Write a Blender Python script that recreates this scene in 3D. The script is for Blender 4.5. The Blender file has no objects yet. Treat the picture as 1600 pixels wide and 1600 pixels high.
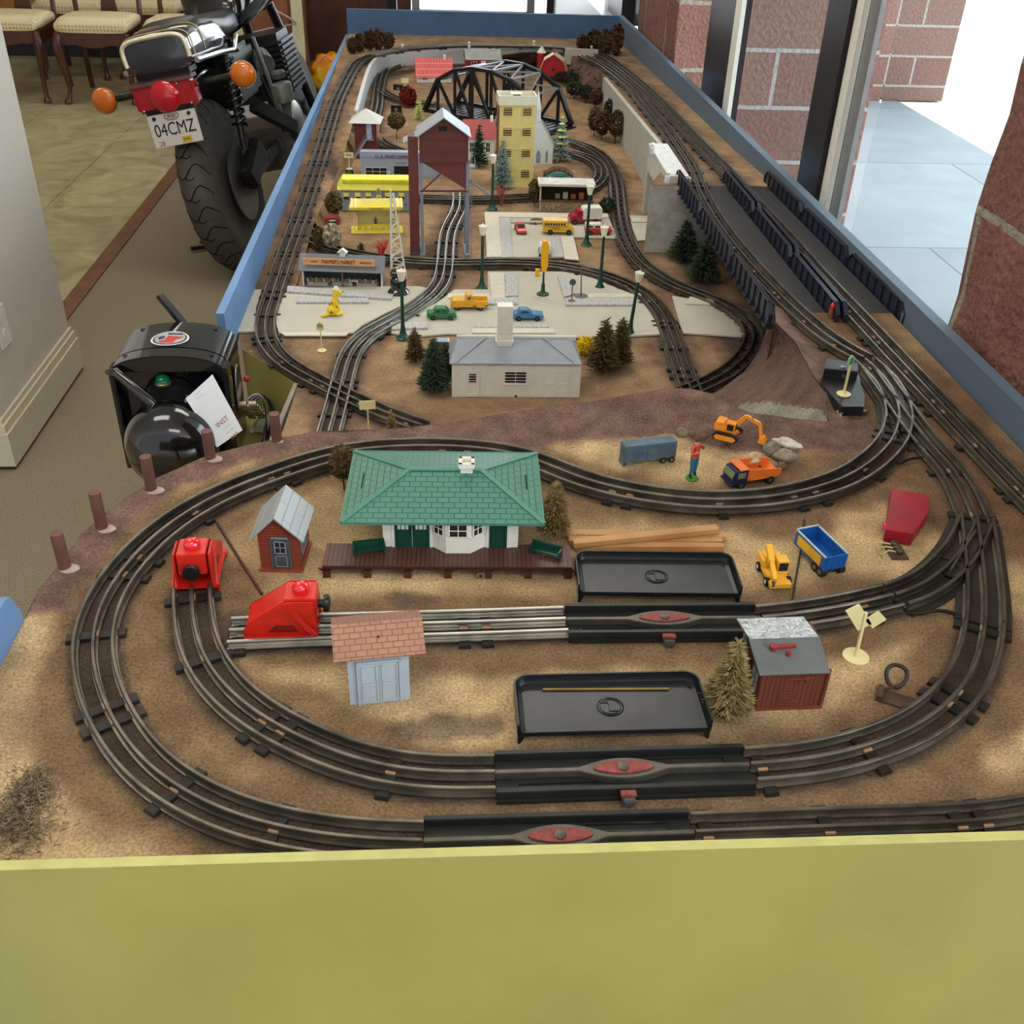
import bpy, bmesh, math, random
import numpy as np
from mathutils import Vector, Matrix, geometry
random.seed(7)
C = bpy.context.scene.collection
PI = math.pi
H = 0.62            # camera height over the upper level of the layout
F = 1600.0
ZT = -0.15          # the town board
ZF = -0.9           # room floor
# ---------- camera frame (world axes seen from the lens) ----------
_Y = Vector((685 - 800, 800 + 257, -F)).normalized()
_a, _b = 685 - 800, -257 - 800
_t = (-F * F - _a * _a - _b * _b) / (_a + _b * 0.0365)
_X = Vector((_a + _t, -(_b + _t * 0.0365), -F)).normalized()
if _X.x < 0: _X = -_X
_Z = _X.cross(_Y)
CM = Matrix((_X, _Y, _Z))
EYE = Vector((0, 0, H))
def ray(x, y): return CM @ Vector((x - 800, 800 - y, -F))
def at(x, y, z=0.0):
    d = ray(x, y); return EYE + d * ((z - H) / d.z)
def atY(x, y, Y):
    d = ray(x, y); return EYE + d * (Y / d.y)
def atX(x, y, X):
    d = ray(x, y); return EYE + d * (X / d.x)
def zup(Y):
    if Y < 2.3: return 0.0
    return float(np.interp(Y, [2.3, 2.6, 3.1, 4.4, 4.7], [0, -.014, -.026, -.066, -.07]))
def zleft(Y): return float(np.interp(Y, [1.9, 2.5, 3.5, 4.2], [-.15, -.132, -.095, -.07]))
def atf(x, y, zf, dz=0.0):
    z = zf(2.0)
    for _ in range(12):
        p = at(x, y, z + dz); z = zf(p.y)
    return p
cd = bpy.data.cameras.new('camera'); cam = bpy.data.objects.new('camera', cd); C.objects.link(cam)
cd.sensor_width = 36; cd.sensor_fit = 'HORIZONTAL'; cd.lens = 36.0
cd.clip_start = .01; cd.clip_end = 200
cam.matrix_world = Matrix.Translation(EYE) @ CM.to_4x4()
bpy.context.scene.camera = cam
# ---------- materials ----------
def lin(c):
    o = []
    for v in c[:3]:
        v /= 255.0
        o.append(v / 12.92 if v <= .04045 else ((v + .055) / 1.055) ** 2.4)
    return (*o, 1)
MATS = {}
def M(name, col, rough=.5, metal=0.0, var=.12, scale=60, bump=0.0, bscale=None, col2=None, coat=0, trans=0, emit=0, ior=1.45, detail=3, lo=.35, hi=.65, spec=None):
    if name in MATS: return MATS[name]
    m = bpy.data.materials.new(name); m.use_nodes = True
    nt = m.node_tree; b = nt.nodes['Principled BSDF']
    b.inputs['Roughness'].default_value = rough; b.inputs['Metallic'].default_value = metal
    b.inputs['IOR'].default_value = ior
    if spec is not None: b.inputs['Specular IOR Level'].default_value = spec
    if coat: b.inputs['Coat Weight'].default_value = coat; b.inputs['Coat Roughness'].default_value = .08
    if trans: b.inputs['Transmission Weight'].default_value = trans
    c = lin(col)
    tc = nt.nodes.new('ShaderNodeTexCoord')
    if var or col2:
        n = nt.nodes.new('ShaderNodeTexNoise'); n.inputs['Scale'].default_value = scale; n.inputs['Detail'].default_value = detail
        nt.links.new(tc.outputs['Object'], n.inputs['Vector'])
        r = nt.nodes.new('ShaderNodeValToRGB')
        r.color_ramp.elements[0].position = lo; r.color_ramp.elements[1].position = hi
        d = lin(col2) if col2 else (*[v * (1 + var) for v in c[:3]], 1)
        e = c if col2 else (*[v * (1 - var) for v in c[:3]], 1)
        r.color_ramp.elements[0].color = e; r.color_ramp.elements[1].color = d
        nt.links.new(n.outputs['Fac'], r.inputs['Fac']); nt.links.new(r.outputs['Color'], b.inputs['Base Color'])
    else: b.inputs['Base Color'].default_value = c
    if emit:
        b.inputs['Emission Color'].default_value = c; b.inputs['Emission Strength'].default_value = emit
    if bump:
        n2 = nt.nodes.new('ShaderNodeTexNoise'); n2.inputs['Scale'].default_value = bscale or scale * 4; n2.inputs['Detail'].default_value = 4
        nt.links.new(tc.outputs['Object'], n2.inputs['Vector'])
        bp = nt.nodes.new('ShaderNodeBump'); bp.inputs['Strength'].default_value = bump; bp.inputs['Distance'].default_value = .002
        nt.links.new(n2.outputs['Fac'], bp.inputs['Height']); nt.links.new(bp.outputs['Normal'], b.inputs['Normal'])
    MATS[name] = m; return m
def brickmat(name, col, mortar, sx, sz, msize, rough=.8, bump=.3, dist=.002, axes='XZ', col2=None, offs=.5, noise=0, nscale=30):
    """courses drawn in object space; sx, sz = unit size in metres"""
    if name in MATS: return MATS[name]
    m = M(name, col, rough, var=0); nt = m.node_tree; b = nt.nodes['Principled BSDF']
    tc = nt.nodes.new('ShaderNodeTexCoord'); sp = nt.nodes.new('ShaderNodeSeparateXYZ'); cb = nt.nodes.new('ShaderNodeCombineXYZ')
    nt.links.new(tc.outputs['Object'], sp.inputs[0])
    nt.links.new(sp.outputs[axes[0]], cb.inputs['X']); nt.links.new(sp.outputs[axes[1]], cb.inputs['Y'])
    br = nt.nodes.new('ShaderNodeTexBrick'); nt.links.new(cb.outputs[0], br.inputs['Vector'])
    br.offset = offs
    br.inputs['Scale'].default_value = 1; br.inputs['Brick Width'].default_value = sx; br.inputs['Row Height'].default_value = sz
    br.inputs['Mortar Size'].default_value = msize; br.inputs['Mortar Smooth'].default_value = .2
    br.inputs['Color1'].default_value = lin(col); br.inputs['Color2'].default_value = lin(col2 or [v * .93 for v in col]); br.inputs['Mortar'].default_value = lin(mortar)
    out = br.outputs['Color']
    hb = None
    if noise:
        n = nt.nodes.new('ShaderNodeTexNoise'); n.inputs['Scale'].default_value = nscale; n.inputs['Detail'].default_value = 6
        nt.links.new(tc.outputs['Object'], n.inputs['Vector'])
        mx = nt.nodes.new('ShaderNodeMixRGB'); mx.blend_type = 'OVERLAY'; mx.inputs['Fac'].default_value = noise
        nt.links.new(out, mx.inputs[1]); nt.links.new(n.outputs['Fac'], mx.inputs[2]); out = mx.outputs[0]; hb = n
    nt.links.new(out, b.inputs['Base Color'])
    bp = nt.nodes.new('ShaderNodeBump'); bp.invert = True; bp.inputs['Strength'].default_value = bump; bp.inputs['Distance'].default_value = dist
    nt.links.new(br.outputs['Fac'], bp.inputs['Height'])
    nt.links.new(bp.outputs['Normal'], b.inputs['Normal'])
    if hb:
        b2 = nt.nodes.new('ShaderNodeBump'); b2.inputs['Strength'].default_value = .6; b2.inputs['Distance'].default_value = dist * 3
        nt.links.new(hb.outputs['Fac'], b2.inputs['Height']); nt.links.new(bp.outputs['Normal'], b2.inputs['Normal']); nt.links.new(b2.outputs['Normal'], b.inputs['Normal'])
    return m
# ---------- objects ----------
def lab(o, label, cat, group=None):
    o['label'] = label; o['category'] = cat
    if group: o['group'] = group
    return o
def thing(name, label, cat, loc=(0, 0, 0), rz=0, group=None):
    o = bpy.data.objects.new(name, None); C.objects.link(o); o.empty_display_size = .01
    o.location = loc; o.rotation_euler = (0, 0, rz)
    return lab(o, label, cat, group)
class MB:
    def __init__(s): s.v = []; s.f = []; s.T = Matrix.Identity(4); s.sm = False
    def add(s, vs, fs):
        n = len(s.v)
        s.v += [tuple(s.T @ Vector(v)) for v in vs]; s.f += [tuple(i + n for i in f) for f in fs]; return s
    def box(s, x0, x1, y0, y1, z0, z1):
        vs = [(x, y, z) for z in (z0, z1) for y in (y0, y1) for x in (x0, x1)]
        return s.add(vs, [(0, 2, 3, 1), (4, 5, 7, 6), (0, 1, 5, 4), (2, 6, 7, 3), (0, 4, 6, 2), (1, 3, 7, 5)])
    def cbox(s, c, sz, rz=0, R=None):
        T = s.T
        s.T = T @ Matrix.Translation(c) @ (R.to_4x4() if R else Matrix.Rotation(rz, 4, 'Z'))
        a, b, d = [q / 2 for q in sz]; s.box(-a, a, -b, b, -d, d); s.T = T; return s
    def bar(s, p, q, w, t=None, up=(0, 0, 1)):
        p = Vector(p); q = Vector(q); d = q - p; L = d.length
        if L < 1e-7: return s
        z = d / L; u = Vector(up)
        if abs(z.dot(u)) > .98: u = Vector((1, 0, 0))
        x = u.cross(z).normalized(); y = z.cross(x); t = t or w
        vs = [p + x * a * w / 2 + y * b * t / 2 + z * c for c in (0, L) for b in (-1, 1) for a in (-1, 1)]
        return s.add(vs, [(0, 2, 3, 1), (4, 5, 7, 6), (0, 1, 5, 4), (2, 6, 7, 3), (0, 4, 6, 2), (1, 3, 7, 5)])
    def cyl(s, p, q, r, r2=None, n=12, cap=True):
        p = Vector(p); q = Vector(q); d = (q - p)
        z = d.normalized(); u = Vector((0, 0, 1)) if abs(z.z) < .95 else Vector((1, 0, 0))
        x = u.cross(z).normalized(); y = z.cross(x); r2 = r if r2 is None else r2
        vs = []
        for c, rr in ((p, r), (q, r2)):
            vs += [c + x * math.cos(2 * PI * i / n) * rr + y * math.sin(2 * PI * i / n) * rr for i in range(n)]
        fs = [(i, (i + 1) % n, n + (i + 1) % n, n + i) for i in range(n)]
        if cap: fs += [tuple(range(n))[::-1], tuple(range(n, 2 * n))]
        return s.add(vs, fs)
    def tube(s, pts, r, n=8):
        pts = [Vector(p) for p in pts]; rings = []; x = None
        for i, p in enumerate(pts):
            d = (pts[min(i + 1, len(pts) - 1)] - pts[max(i - 1, 0)]).normalized()
            if x is None:
                u = Vector((0, 0, 1)) if abs(d.z) < .9 else Vector((1, 0, 0)); x = u.cross(d).normalized()
            x = (x - d * x.dot(d)).normalized(); y = d.cross(x)
            rr = r[i] if isinstance(r, (list, tuple)) else r
            rings.append([p + x * math.cos(2 * PI * k / n) * rr + y * math.sin(2 * PI * k / n) * rr for k in range(n)])
        vs = [v for g in rings for v in g]; fs = []
        for i in range(len(pts) - 1):
            for k in range(n): fs.append((i * n + k, i * n + (k + 1) % n, (i + 1) * n + (k + 1) % n, (i + 1) * n + k))
        fs += [tuple(range(n))[::-1], tuple(range(len(vs) - n, len(vs)))]
        return s.add(vs, fs)
    def lathe(s, prof, c=(0, 0, 0), n=20, ax='Z', flute=0):
        vs = []; c = Vector(c)
        for r, z in prof:
            for i in range(n):
                a = 2 * PI * i / n; rr = r * (1 - flute * (i % 2))
                v = Vector((math.cos(a) * rr, math.sin(a) * rr, z))
                if ax == 'X': v = Vector((z, v.x, v.y))
                if ax == 'Y': v = Vector((v.y, z, v.x))
                vs.append(c + v)
        m = len(prof); fs = [(j * n + i, j * n + (i + 1) % n, (j + 1) * n + (i + 1) % n, (j + 1) * n + i) for j in range(m - 1) for i in range(n)]
        fs += [tuple(range(n))[::-1], tuple(range((m - 1) * n, m * n))]
        return s.add(vs, fs)
    def prism(s, poly, lo, hi, ax='Z'):
        n = len(poly)
        def mk(a, b, h): return {'Z': (a, b, h), 'Y': (a, h, b), 'X': (h, a, b)}[ax]
        vs = [mk(a, b, lo) for a, b in poly] + [mk(a, b, hi) for a, b in poly]
        fs = [tuple(range(n))[::-1], tuple(range(n, 2 * n))] + [(i, (i + 1) % n, n + (i + 1) % n, n + i) for i in range(n)]
        return s.add(vs, fs)
    def ball(s, c, r, n=12, m=8, sq=(1, 1, 1)):
        prof = [(max(1e-5, math.sin(PI * j / m)) , -math.cos(PI * j / m)) for j in range(m + 1)]
        T = s.T; s.T = T @ Matrix.Translation(c) @ Matrix.Diagonal((r * sq[0], r * sq[1], r * sq[2], 1)); s.lathe(prof, n=n); s.T = T; return s
    def build(s, name, mat, parent=None, smooth=None, bevel=0, label=None, kind=None):
        me = bpy.data.meshes.new(name); me.from_pydata(s.v, [], s.f)
        bm = bmesh.new(); bm.from_mesh(me); bmesh.ops.recalc_face_normals(bm, faces=bm.faces)
        if bevel: bmesh.ops.bevel(bm, geom=[e for e in bm.edges if e.is_manifold and e.calc_face_angle(0) > .5], offset=bevel, segments=2, affect='EDGES', clamp_overlap=True)
        bm.to_mesh(me); bm.free(); me.materials.append(mat)
        if smooth:
            me.shade_smooth()
            try: me.set_sharp_from_angle(angle=math.radians(smooth))
            except Exception: pass
        o = bpy.data.objects.new(name, me); C.objects.link(o)
        if parent: o.parent = parent
        if label: o['label'] = label
        if kind: o['kind'] = kind
        return o
def struct(o): o['kind'] = 'structure'; return o
def kids(o): return [c for c in bpy.data.objects if c.parent == o]
def dup(root, loc=None, rz=None, label=None, sc=None):
    def cp(o, par):
        c = o.copy(); C.objects.link(c); c.parent = par
        for ch in kids(o): cp(ch, c)
        return c
    r = cp(root, None)
    if loc is not None: r.location = loc
    if rz is not None: r.rotation_euler = (0, 0, rz)
    if sc: r.scale = (sc,) * 3 if not isinstance(sc, tuple) else sc
    if label: r['label'] = label
    return r
def text(s, size, mat, parent, loc, rot=(PI / 2, 0, 0), name='lettering', ext=.0003, sx=1.0, align='CENTER', bold=0):
    cu = bpy.data.curves.new(name, 'FONT'); cu.body = s; cu.size = size; cu.extrude = ext; cu.align_x = align; cu.align_y = 'CENTER'; cu.offset = bold; cu.resolution_u = 3
    t = bpy.data.objects.new(name, cu); C.objects.link(t)
    dg = bpy.context.evaluated_depsgraph_get(); me = bpy.data.meshes.new_from_object(t.evaluated_get(dg))
    bpy.data.objects.remove(t); me.materials.clear(); me.materials.append(mat)
    o = bpy.data.objects.new(name, me); C.objects.link(o); o.parent = parent; o.location = loc; o.rotation_euler = rot; o.scale = (sx, 1, 1)
    return o
class Frame:
    """a frame standing on the ground: origin mid-way between two pixels, x along them"""
    def __init__(s, pl, pr, z):
        a, b = at(*pl, z), at(*pr, z); s.o = (a + b) / 2; d = b - a; s.w = d.length; s.rz = math.atan2(d.y, d.x)
        s.x = d.normalized(); s.y = Vector((-s.x.y, s.x.x, 0)); s.z = z
    def h(s, x, y, ly=0.0):
        d = ray(x, y); t = (s.o + s.y * ly - EYE).dot(s.y) / d.dot(s.y); p = EYE + d * t - s.o
        return p.dot(s.x), p.z
    def d(s, x, y, lz=0.0):
        p = at(x, y, s.z + lz) - s.o; return p.dot(s.x), p.dot(s.y)
def spline(pts, step=.012, smooth=2):
    P = [Vector(p) for p in pts]; out = []
    Q = [P[0] * 2 - P[1]] + P + [P[-1] * 2 - P[-2]]
    for i in range(1, len(Q) - 2):
        n = max(2, int((Q[i + 1] - Q[i]).length / step))
        for k in range(n):
            t = k / n; a, b, c, d = Q[i - 1:i + 3]
            out.append(.5 * ((2 * b) + (c - a) * t + (2 * a - 5 * b + 4 * c - d) * t * t + (3 * b - a - 3 * c + d) * t ** 3))
    out.append(P[-1])
    # even spacing, then relax
    A = np.array(out); L = np.r_[0, np.cumsum(np.linalg.norm(np.diff(A, axis=0), axis=1))]
    n = max(3, int(L[-1] / step)); s = np.linspace(0, L[-1], n)
    A = np.array([np.interp(s, L, A[:, k]) for k in range(3)]).T
    for _ in range(smooth * 8):
        A[1:-1] = A[1:-1] * .5 + (A[:-2] + A[2:]) * .25
    return [Vector(a) for a in A]
def noise2(x, y, s=1.0):
    from mathutils import noise
    return noise.noise(Vector((x * s, y * s, 3.1)))
WLO, WHI, CEIL, EXPO = .8, 6.0, 13, 0.1
# =================== materials used by the setting and the layout ===================
def zt(Y): return float(np.interp(Y, [2.8, 4.3], [ZT, -.125]))
M_olive = M('olive paint', (144, 136, 70), .55, var=.06, scale=7, bump=.25, bscale=40)
M_blue = M('blue paint', (104, 140, 186), .6, var=.10, scale=6, bump=.1)
M_blued = M('slate blue paint', (92, 108, 126), .6, var=.06, scale=5)
M_wood_edge = M('raw plywood edge', (196, 192, 150), .7, var=.1)
M_white = M('white plastic', (226, 224, 214), .45, var=.03)
M_cream = M('cream plastic', (226, 214, 160), .4, var=.03)
M_black = M('black plastic', (22, 23, 26), .32, var=.1)
M_gloss = M('gloss black', (10, 10, 12), .08, var=0, coat=1)
M_rail = M('weathered steel rail', (112, 106, 96), .38, .8, var=.3, scale=35)
M_railb = M('bright steel rail', (160, 158, 150), .32, .9, var=.2, scale=30)
M_tie = M('black steel tie', (52, 49, 45), .55, .4, var=.2)
M_tan = M('tan fibre insulator', (186, 150, 120), .7)
M_grey = M('grey plastic', (128, 136, 148), .45, var=.04)
M_dgrey = M('dark grey plastic', (78, 80, 82), .5, var=.05)
M_maroon = M('maroon plastic', (104, 48, 44), .45, var=.06)
M_red = M('red paint', (200, 40, 34), .3, var=.08, coat=.4)
M_redlens = M('red lens', (225, 20, 40), .12, var=0, coat=1)
M_green = M('green enamel', (20, 66, 52), .3, var=.05)
M_chrome = M('chrome', (200, 200, 204), .12, 1, var=0)
M_alu = M('brushed metal', (150, 150, 150), .35, .9, var=.05)
M_yellow = M('yellow plastic', (238, 226, 90), .4, var=.03)
M_dark = M('dark interior', (26, 22, 20), .8, var=0)
M_wall = M('retaining wall', (176, 174, 164), .8, var=.06, scale=30, bump=.4, bscale=300)
M_walll = M('pale painted wall', (214, 218, 222), .7, var=.04, scale=30)
M_slab = M('road board', (188, 184, 170), .8, var=.05, scale=12, bump=.1)
M_rock = M('rough brown plaster', (104, 78, 66), .9, var=.3, scale=140, bump=1.0, bscale=350)
# =================== ground ===================
TR = []            # every track centre line, for painting the ground
def attrmat(name, rough=.95, nscale=360, amp=.5, bump=1.0):
    m = bpy.data.materials.new(name); m.use_nodes = True; nt = m.node_tree; b = nt.nodes['Principled BSDF']
    b.inputs['Roughness'].default_value = rough; b.inputs['Specular IOR Level'].default_value = .15
    a = nt.nodes.new('ShaderNodeAttribute'); a.attribute_name = 'paint'
    tc = nt.nodes.new('ShaderNodeTexCoord')
    n = nt.nodes.new('ShaderNodeTexNoise'); n.inputs['Scale'].default_value = nscale; n.inputs['Detail'].default_value = 5; n.inputs['Roughness'].default_value = .7
    n2 = nt.nodes.new('ShaderNodeTexNoise'); n2.inputs['Scale'].default_value = 26; n2.inputs['Detail'].default_value = 4
    for q in (n, n2): nt.links.new(tc.outputs['Object'], q.inputs['Vector'])
    r = nt.nodes.new('ShaderNodeMapRange'); r.inputs['From Min'].default_value = .3; r.inputs['From Max'].default_value = .7
    r.inputs['To Min'].default_value = 1 - amp; r.inputs['To Max'].default_value = 1 + amp
    r2 = nt.nodes.new('ShaderNodeMapRange'); r2.inputs['From Min'].default_value = .3; r2.inputs['From Max'].default_value = .7
    r2.inputs['To Min'].default_value = 1 - amp * .5; r2.inputs['To Max'].default_value = 1 + amp * .45
    nt.links.new(n.outputs['Fac'], r.inputs['Value']); nt.links.new(n2.outputs['Fac'], r2.inputs['Value'])
    mu = nt.nodes.new('ShaderNodeMath'); mu.operation = 'MULTIPLY'; nt.links.new(r.outputs[0], mu.inputs[0]); nt.links.new(r2.outputs[0], mu.inputs[1])
    vm = nt.nodes.new('ShaderNodeVectorMath'); vm.operation = 'SCALE'; nt.links.new(a.outputs['Color'], vm.inputs[0]); nt.links.new(mu.outputs[0], vm.inputs['Scale'])
    nt.links.new(vm.outputs[0], b.inputs['Base Color'])
    bp = nt.nodes.new('ShaderNodeBump'); bp.inputs['Strength'].default_value = bump; bp.inputs['Distance'].default_value = .0025
    nt.links.new(n.outputs['Fac'], bp.inputs['Height']); nt.links.new(bp.outputs['Normal'], b.inputs['Normal'])
    return m
M_ground = attrmat('painted sawdust ground')
def inpoly(P, poly):
    x, y = P[:, 0], P[:, 1]; r = np.zeros(len(P), bool); n = len(poly)
    for i in range(n):
        x0, y0 = poly[i]; x1, y1 = poly[(i + 1) % n]
        if y0 == y1: continue
        c = ((y0 > y) != (y1 > y)) & (x < (x1 - x0) * (y - y0) / (y1 - y0) + x0); r ^= c
    return r
def seg_dist(P, poly, closed=True):
    d = np.full(len(P), 9.0); n = len(poly)
    for i in range(n if closed else n - 1):
        a = np.array(poly[i][:2]); b = np.array(poly[(i + 1) % n][:2]); ab = b - a
        L = (ab ** 2).sum() or 1e-9
        t = np.clip(((P - a) @ ab) / L, 0, 1); d = np.minimum(d, np.linalg.norm(P - a - t[:, None] * ab, axis=1))
    return d
TAN = np.array(lin((208, 178, 134))[:3]); BRN = np.array(lin((134, 108, 80))[:3]); DRK = np.array(lin((88, 74, 64))[:3]); RCK = np.array(lin((124, 98, 88))[:3])
def vnoise(P, s, o=0.0):
    from mathutils import noise
    return np.array([noise.noise(Vector((x * s + o, y * s, o))) for x, y in P])
def trackpaint(P, tan=TAN, brn=BRN, w0=.040, w1=.072):
    d = np.full(len(P), 9.0)
    from mathutils import kdtree
    pts = [p for t in TR for p in t]
    kd = kdtree.KDTree(len(pts))
    for i, p in enumerate(pts): kd.insert((p[0], p[1], 0), i)
    kd.balance()
    d = np.array([kd.find((x, y, 0))[2] for x, y in P])
    n = vnoise(P, 9) * .03 + vnoise(P, 30, 5) * .012
    t = np.clip((d + n - w0) / (w1 - w0), 0, 1)[:, None]; t = t * t * (3 - 2 * t)
    g = (np.clip(vnoise(P, 6, 9) * 1.3 + .15, 0, .5))[:, None]
    col = brn * (1 - t) + (tan * (1 - g) + brn * g) * t
    q = np.clip((d - .021) / .006, 0, 1)[:, None]
    return DRK * (1 - q) + col * q
def meshcol(name, V, Fs, cols, mat, parent, smooth=True):
    me = bpy.data.meshes.new(name); me.from_pydata([tuple(v) for v in V], [], [tuple(f) for f in Fs])
    ca = me.color_attributes.new('paint', 'FLOAT_COLOR', 'POINT')
    ca.data.foreach_set('color', np.c_[cols, np.ones(len(cols))].astype(np.float32).ravel())
    me.materials.append(mat)
    if smooth: me.shade_smooth()
    o = bpy.data.objects.new(name, me); C.objects.link(o); o.parent = parent; return o
def ground(name, poly, zf, step, colf, parent, mat=None, thick=0):
    B = []
    n = len(poly)
    for i in range(n):
        a, b = np.array(poly[i]), np.array(poly[(i + 1) % n]); k = max(1, int(np.linalg.norm(b - a) / step))
        B += [a + (b - a) * j / k for j in range(k)]
    B = np.array(B); lo, hi = B.min(0), B.max(0)
    gx, gy = np.meshgrid(np.arange(lo[0], hi[0], step), np.arange(lo[1], hi[1], step))
    rs = np.random.RandomState(3); G = np.c_[gx.ravel(), gy.ravel()]; G += rs.uniform(-.3, .3, G.shape) * step
    G = G[inpoly(G, [tuple(p) for p in poly])]; G = G[seg_dist(G, [tuple(p) for p in poly]) > step * .5]
    P = np.r_[B, G]; e = [(i, (i + 1) % len(B)) for i in range(len(B))]
    r = geometry.delaunay_2d_cdt([Vector(p) for p in P], e, [], 1, 1e-6)
    V2 = np.array([tuple(v) for v in r[0]]); T = [t if (V2[t[1]][0]-V2[t[0]][0])*(V2[t[2]][1]-V2[t[0]][1])-(V2[t[1]][1]-V2[t[0]][1])*(V2[t[2]][0]-V2[t[0]][0]) > 0 else t[::-1] for t in r[2]]
    z = zf(V2); V = np.c_[V2, z]
    return meshcol(name, V, T, colf(V2), mat or M_ground, parent)
def loft(name, top, bot, nu, nv, parent, mat, amp=.004, colf=None, smooth=True):
    def rs(L, n):
        A = np.array([tuple(p) for p in L]); s = np.r_[0, np.cumsum(np.linalg.norm(np.diff(A, axis=0), axis=1))]; q = np.linspace(0, s[-1], n)
        return np.array([np.interp(q, s, A[:, k]) for k in range(3)]).T
    A, B = rs(top, nu), rs(bot, nu); V = []; cols = []
    for j in range(nv):
        t = j / (nv - 1)
        for i in range(nu):
            p = A[i] * (1 - t) + B[i] * t; m = math.sin(PI * t)
            k = noise2(p[0] + p[2], p[1] - p[2], 30) * amp * m * 2 + noise2(p[0] - p[2], p[1] + p[2], 90) * amp * .7 * m
            V.append(p + np.array([k, k, k])); cols.append(colf(i / (nu - 1), t) if colf else RCK)
    Fs = [(j * nu + i, j * nu + i + 1, (j + 1) * nu + i + 1, (j + 1) * nu + i) for j in range(nv - 1) for i in range(nu - 1)]
    return meshcol(name, V, Fs, np.array(cols), mat, parent, smooth)
# =================== track work ===================
G = .0165          # half gauge
_T = MB(); _T.box(-.0255, .0255, -.005, .005, 0, .0035); _T.box(-.0262, -.021, -.0058, .0058, 0, .0025); _T.box(.021, .0262, -.0058, .0058, 0, .0025)
_tie0 = _T.build('tie', M_tie); _tieme = _tie0.data; bpy.data.objects.remove(_tie0)
_T = MB(); _T.box(-.023, .023, -.0028, .0028, 0, .0035); _tie0 = _T.build('tie', M('weathered wooden tie', (70, 58, 48), .9)); _tiewood = _tie0.data; bpy.data.objects.remove(_tie0)
_T = MB(); _T.box(-.0028, .0028, -.004, .004, .0035, .0052); _i0 = _T.build('insulator', M_tan); _insme = _i0.data; bpy.data.objects.remove(_i0)
_PS = .84
PROF = [(-.0036, .0), (-.0036, .0008), (-.0008, .0012), (-.0008, .0052), (-.0021, .0062), (-.0024, .0078), (-.0014, .009), (.0014, .009), (.0024, .0078), (.0021, .0062), (.0008, .0052), (.0008, .0012), (.0036, .0008), (.0036, .0)]
PROF = [(a * _PS, b) for a, b in PROF]
def frames(pts):
    out = []
    for i, p in enumerate(pts):
        d = pts[min(i + 1, len(pts) - 1)] - pts[max(i - 1, 0)]; d.z = 0; d.normalize()
        out.append((p, d, Vector((-d.y, d.x, 0))))
    return out
def rail(parent, fr, off, mat, name='rail', z0=.0025):
    vs = []; n = len(PROF)
    for p, d, s in fr:
        for a, b in PROF: vs.append(p - s * (off + a) * -1 * -1 + Vector((0, 0, z0 + b)))
    fs = [(i * n + k, i * n + (k + 1) % n, (i + 1) * n + (k + 1) % n, (i + 1) * n + k) for i in range(len(fr) - 1) for k in range(n)]
    fs += [tuple(range(n)), tuple(range(len(vs) - n, len(vs)))]
    m = MB(); m.add(vs, fs); return m.build(name, mat, parent, smooth=50)
def track(label, pix, zf, mat=None, sec=.215, wood=False, group=None, smooth=2, ins=True, world=None, tieoff=0, cap=100):
    if world: pts = [Vector(p) for p in world]
    else:
        pts = []
        for x, y in pix:
            p = atf(x, y, zf, .011); pts.append(Vector((p.x, p.y, zf(p.y))))
    S = spline(pts, .01, smooth); TR.append([(p.x, p.y) for p in S])
    for p in S: p.z = zf(p.y) + .0005
    t = thing('railway_track', label, 'toy train track', S[0], 0, group)
    S = [p - Vector(t.location) for p in S]
    fr = frames(S)
    for off in (-G, 0, G): rail(t, fr, off, mat or M_rail)
    L = (len(S) - 1) * .01; pos = []
    if wood: pos = list(np.arange(.005, L, .0135))
    else:
        k = tieoff
        while k < L: pos += [k + .012, k + sec / 2, k + sec - .012]; k += sec
    pos = [q for q in pos if 0 <= q < L]
    if wood and len(pos) > cap:
        extra = pos[cap:]; pos = pos[:cap]; m = MB()
        for q in extra:
            p, d, s = fr[min(len(fr) - 1, int(q / L * (len(fr) - 1)))]
            m.cbox(p + Vector((0, 0, .0018)), (.0056, .046, .0035), math.atan2(d.y, d.x))
        m.build('ties', MATS['weathered wooden tie'], t, kind='stuff')
    for q in pos[:cap]:
        p, d, s = fr[min(len(fr) - 1, int(q / L * (len(fr) - 1)))]
        o = bpy.data.objects.new('tie', _tiewood if wood else _tieme); C.objects.link(o); o.parent = t; o.location = p
        o.rotation_euler = (0, 0, math.atan2(s.y, s.x))
        if ins and not wood:
            i = bpy.data.objects.new('insulator', _insme); C.objects.link(i); i.parent = o
    return t
U = lambda Y: 0.0
T1L = [(659,1312.5),(600,1312.5),(530,1307),(460,1297),(400,1283),(345,1266),(259,1219),(218.5,1184),(184,1139),(158,1087),(145,1041),(142,995),(155,947),(175,908),(210,865),(254,824),(314.5,785),(375,756),(457.5,727.5),(500,713),(549,702),(600,697),(680,695),(755,699),(810,708),(851,722),(897,744),(950,759),(1032.5,774),(1090,780),(1147.5,780),(1200,776),(1262.5,765),(1320,747),(1365,718),(1395,687),(1406,655),(1402,622),(1385,590),(1352,560)]
track('outer front loop of three-rail track curling round the station and past the quarry', T1L, U, tieoff=.1)
track('near straight track at the right of the front board, beyond the black uncoupler', [(1087,1299),(1200,1294.5),(1300,1290),(1400,1287),(1506,1284),(1560,1279),(1640,1266),(1740,1240),(1830,1205)], U, tieoff=0)
track('inner front track curving from the left red bumper to the long black uncoupler', [(299,915),(299,940),(301,965),(306,998),(319,1031),(344,1066),(374,1095),(417,1125),(460,1147.5),(515,1172),(571,1191),(620,1202),(672.5,1207),(720,1207),(773,1205)], U, M_rail)
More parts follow.
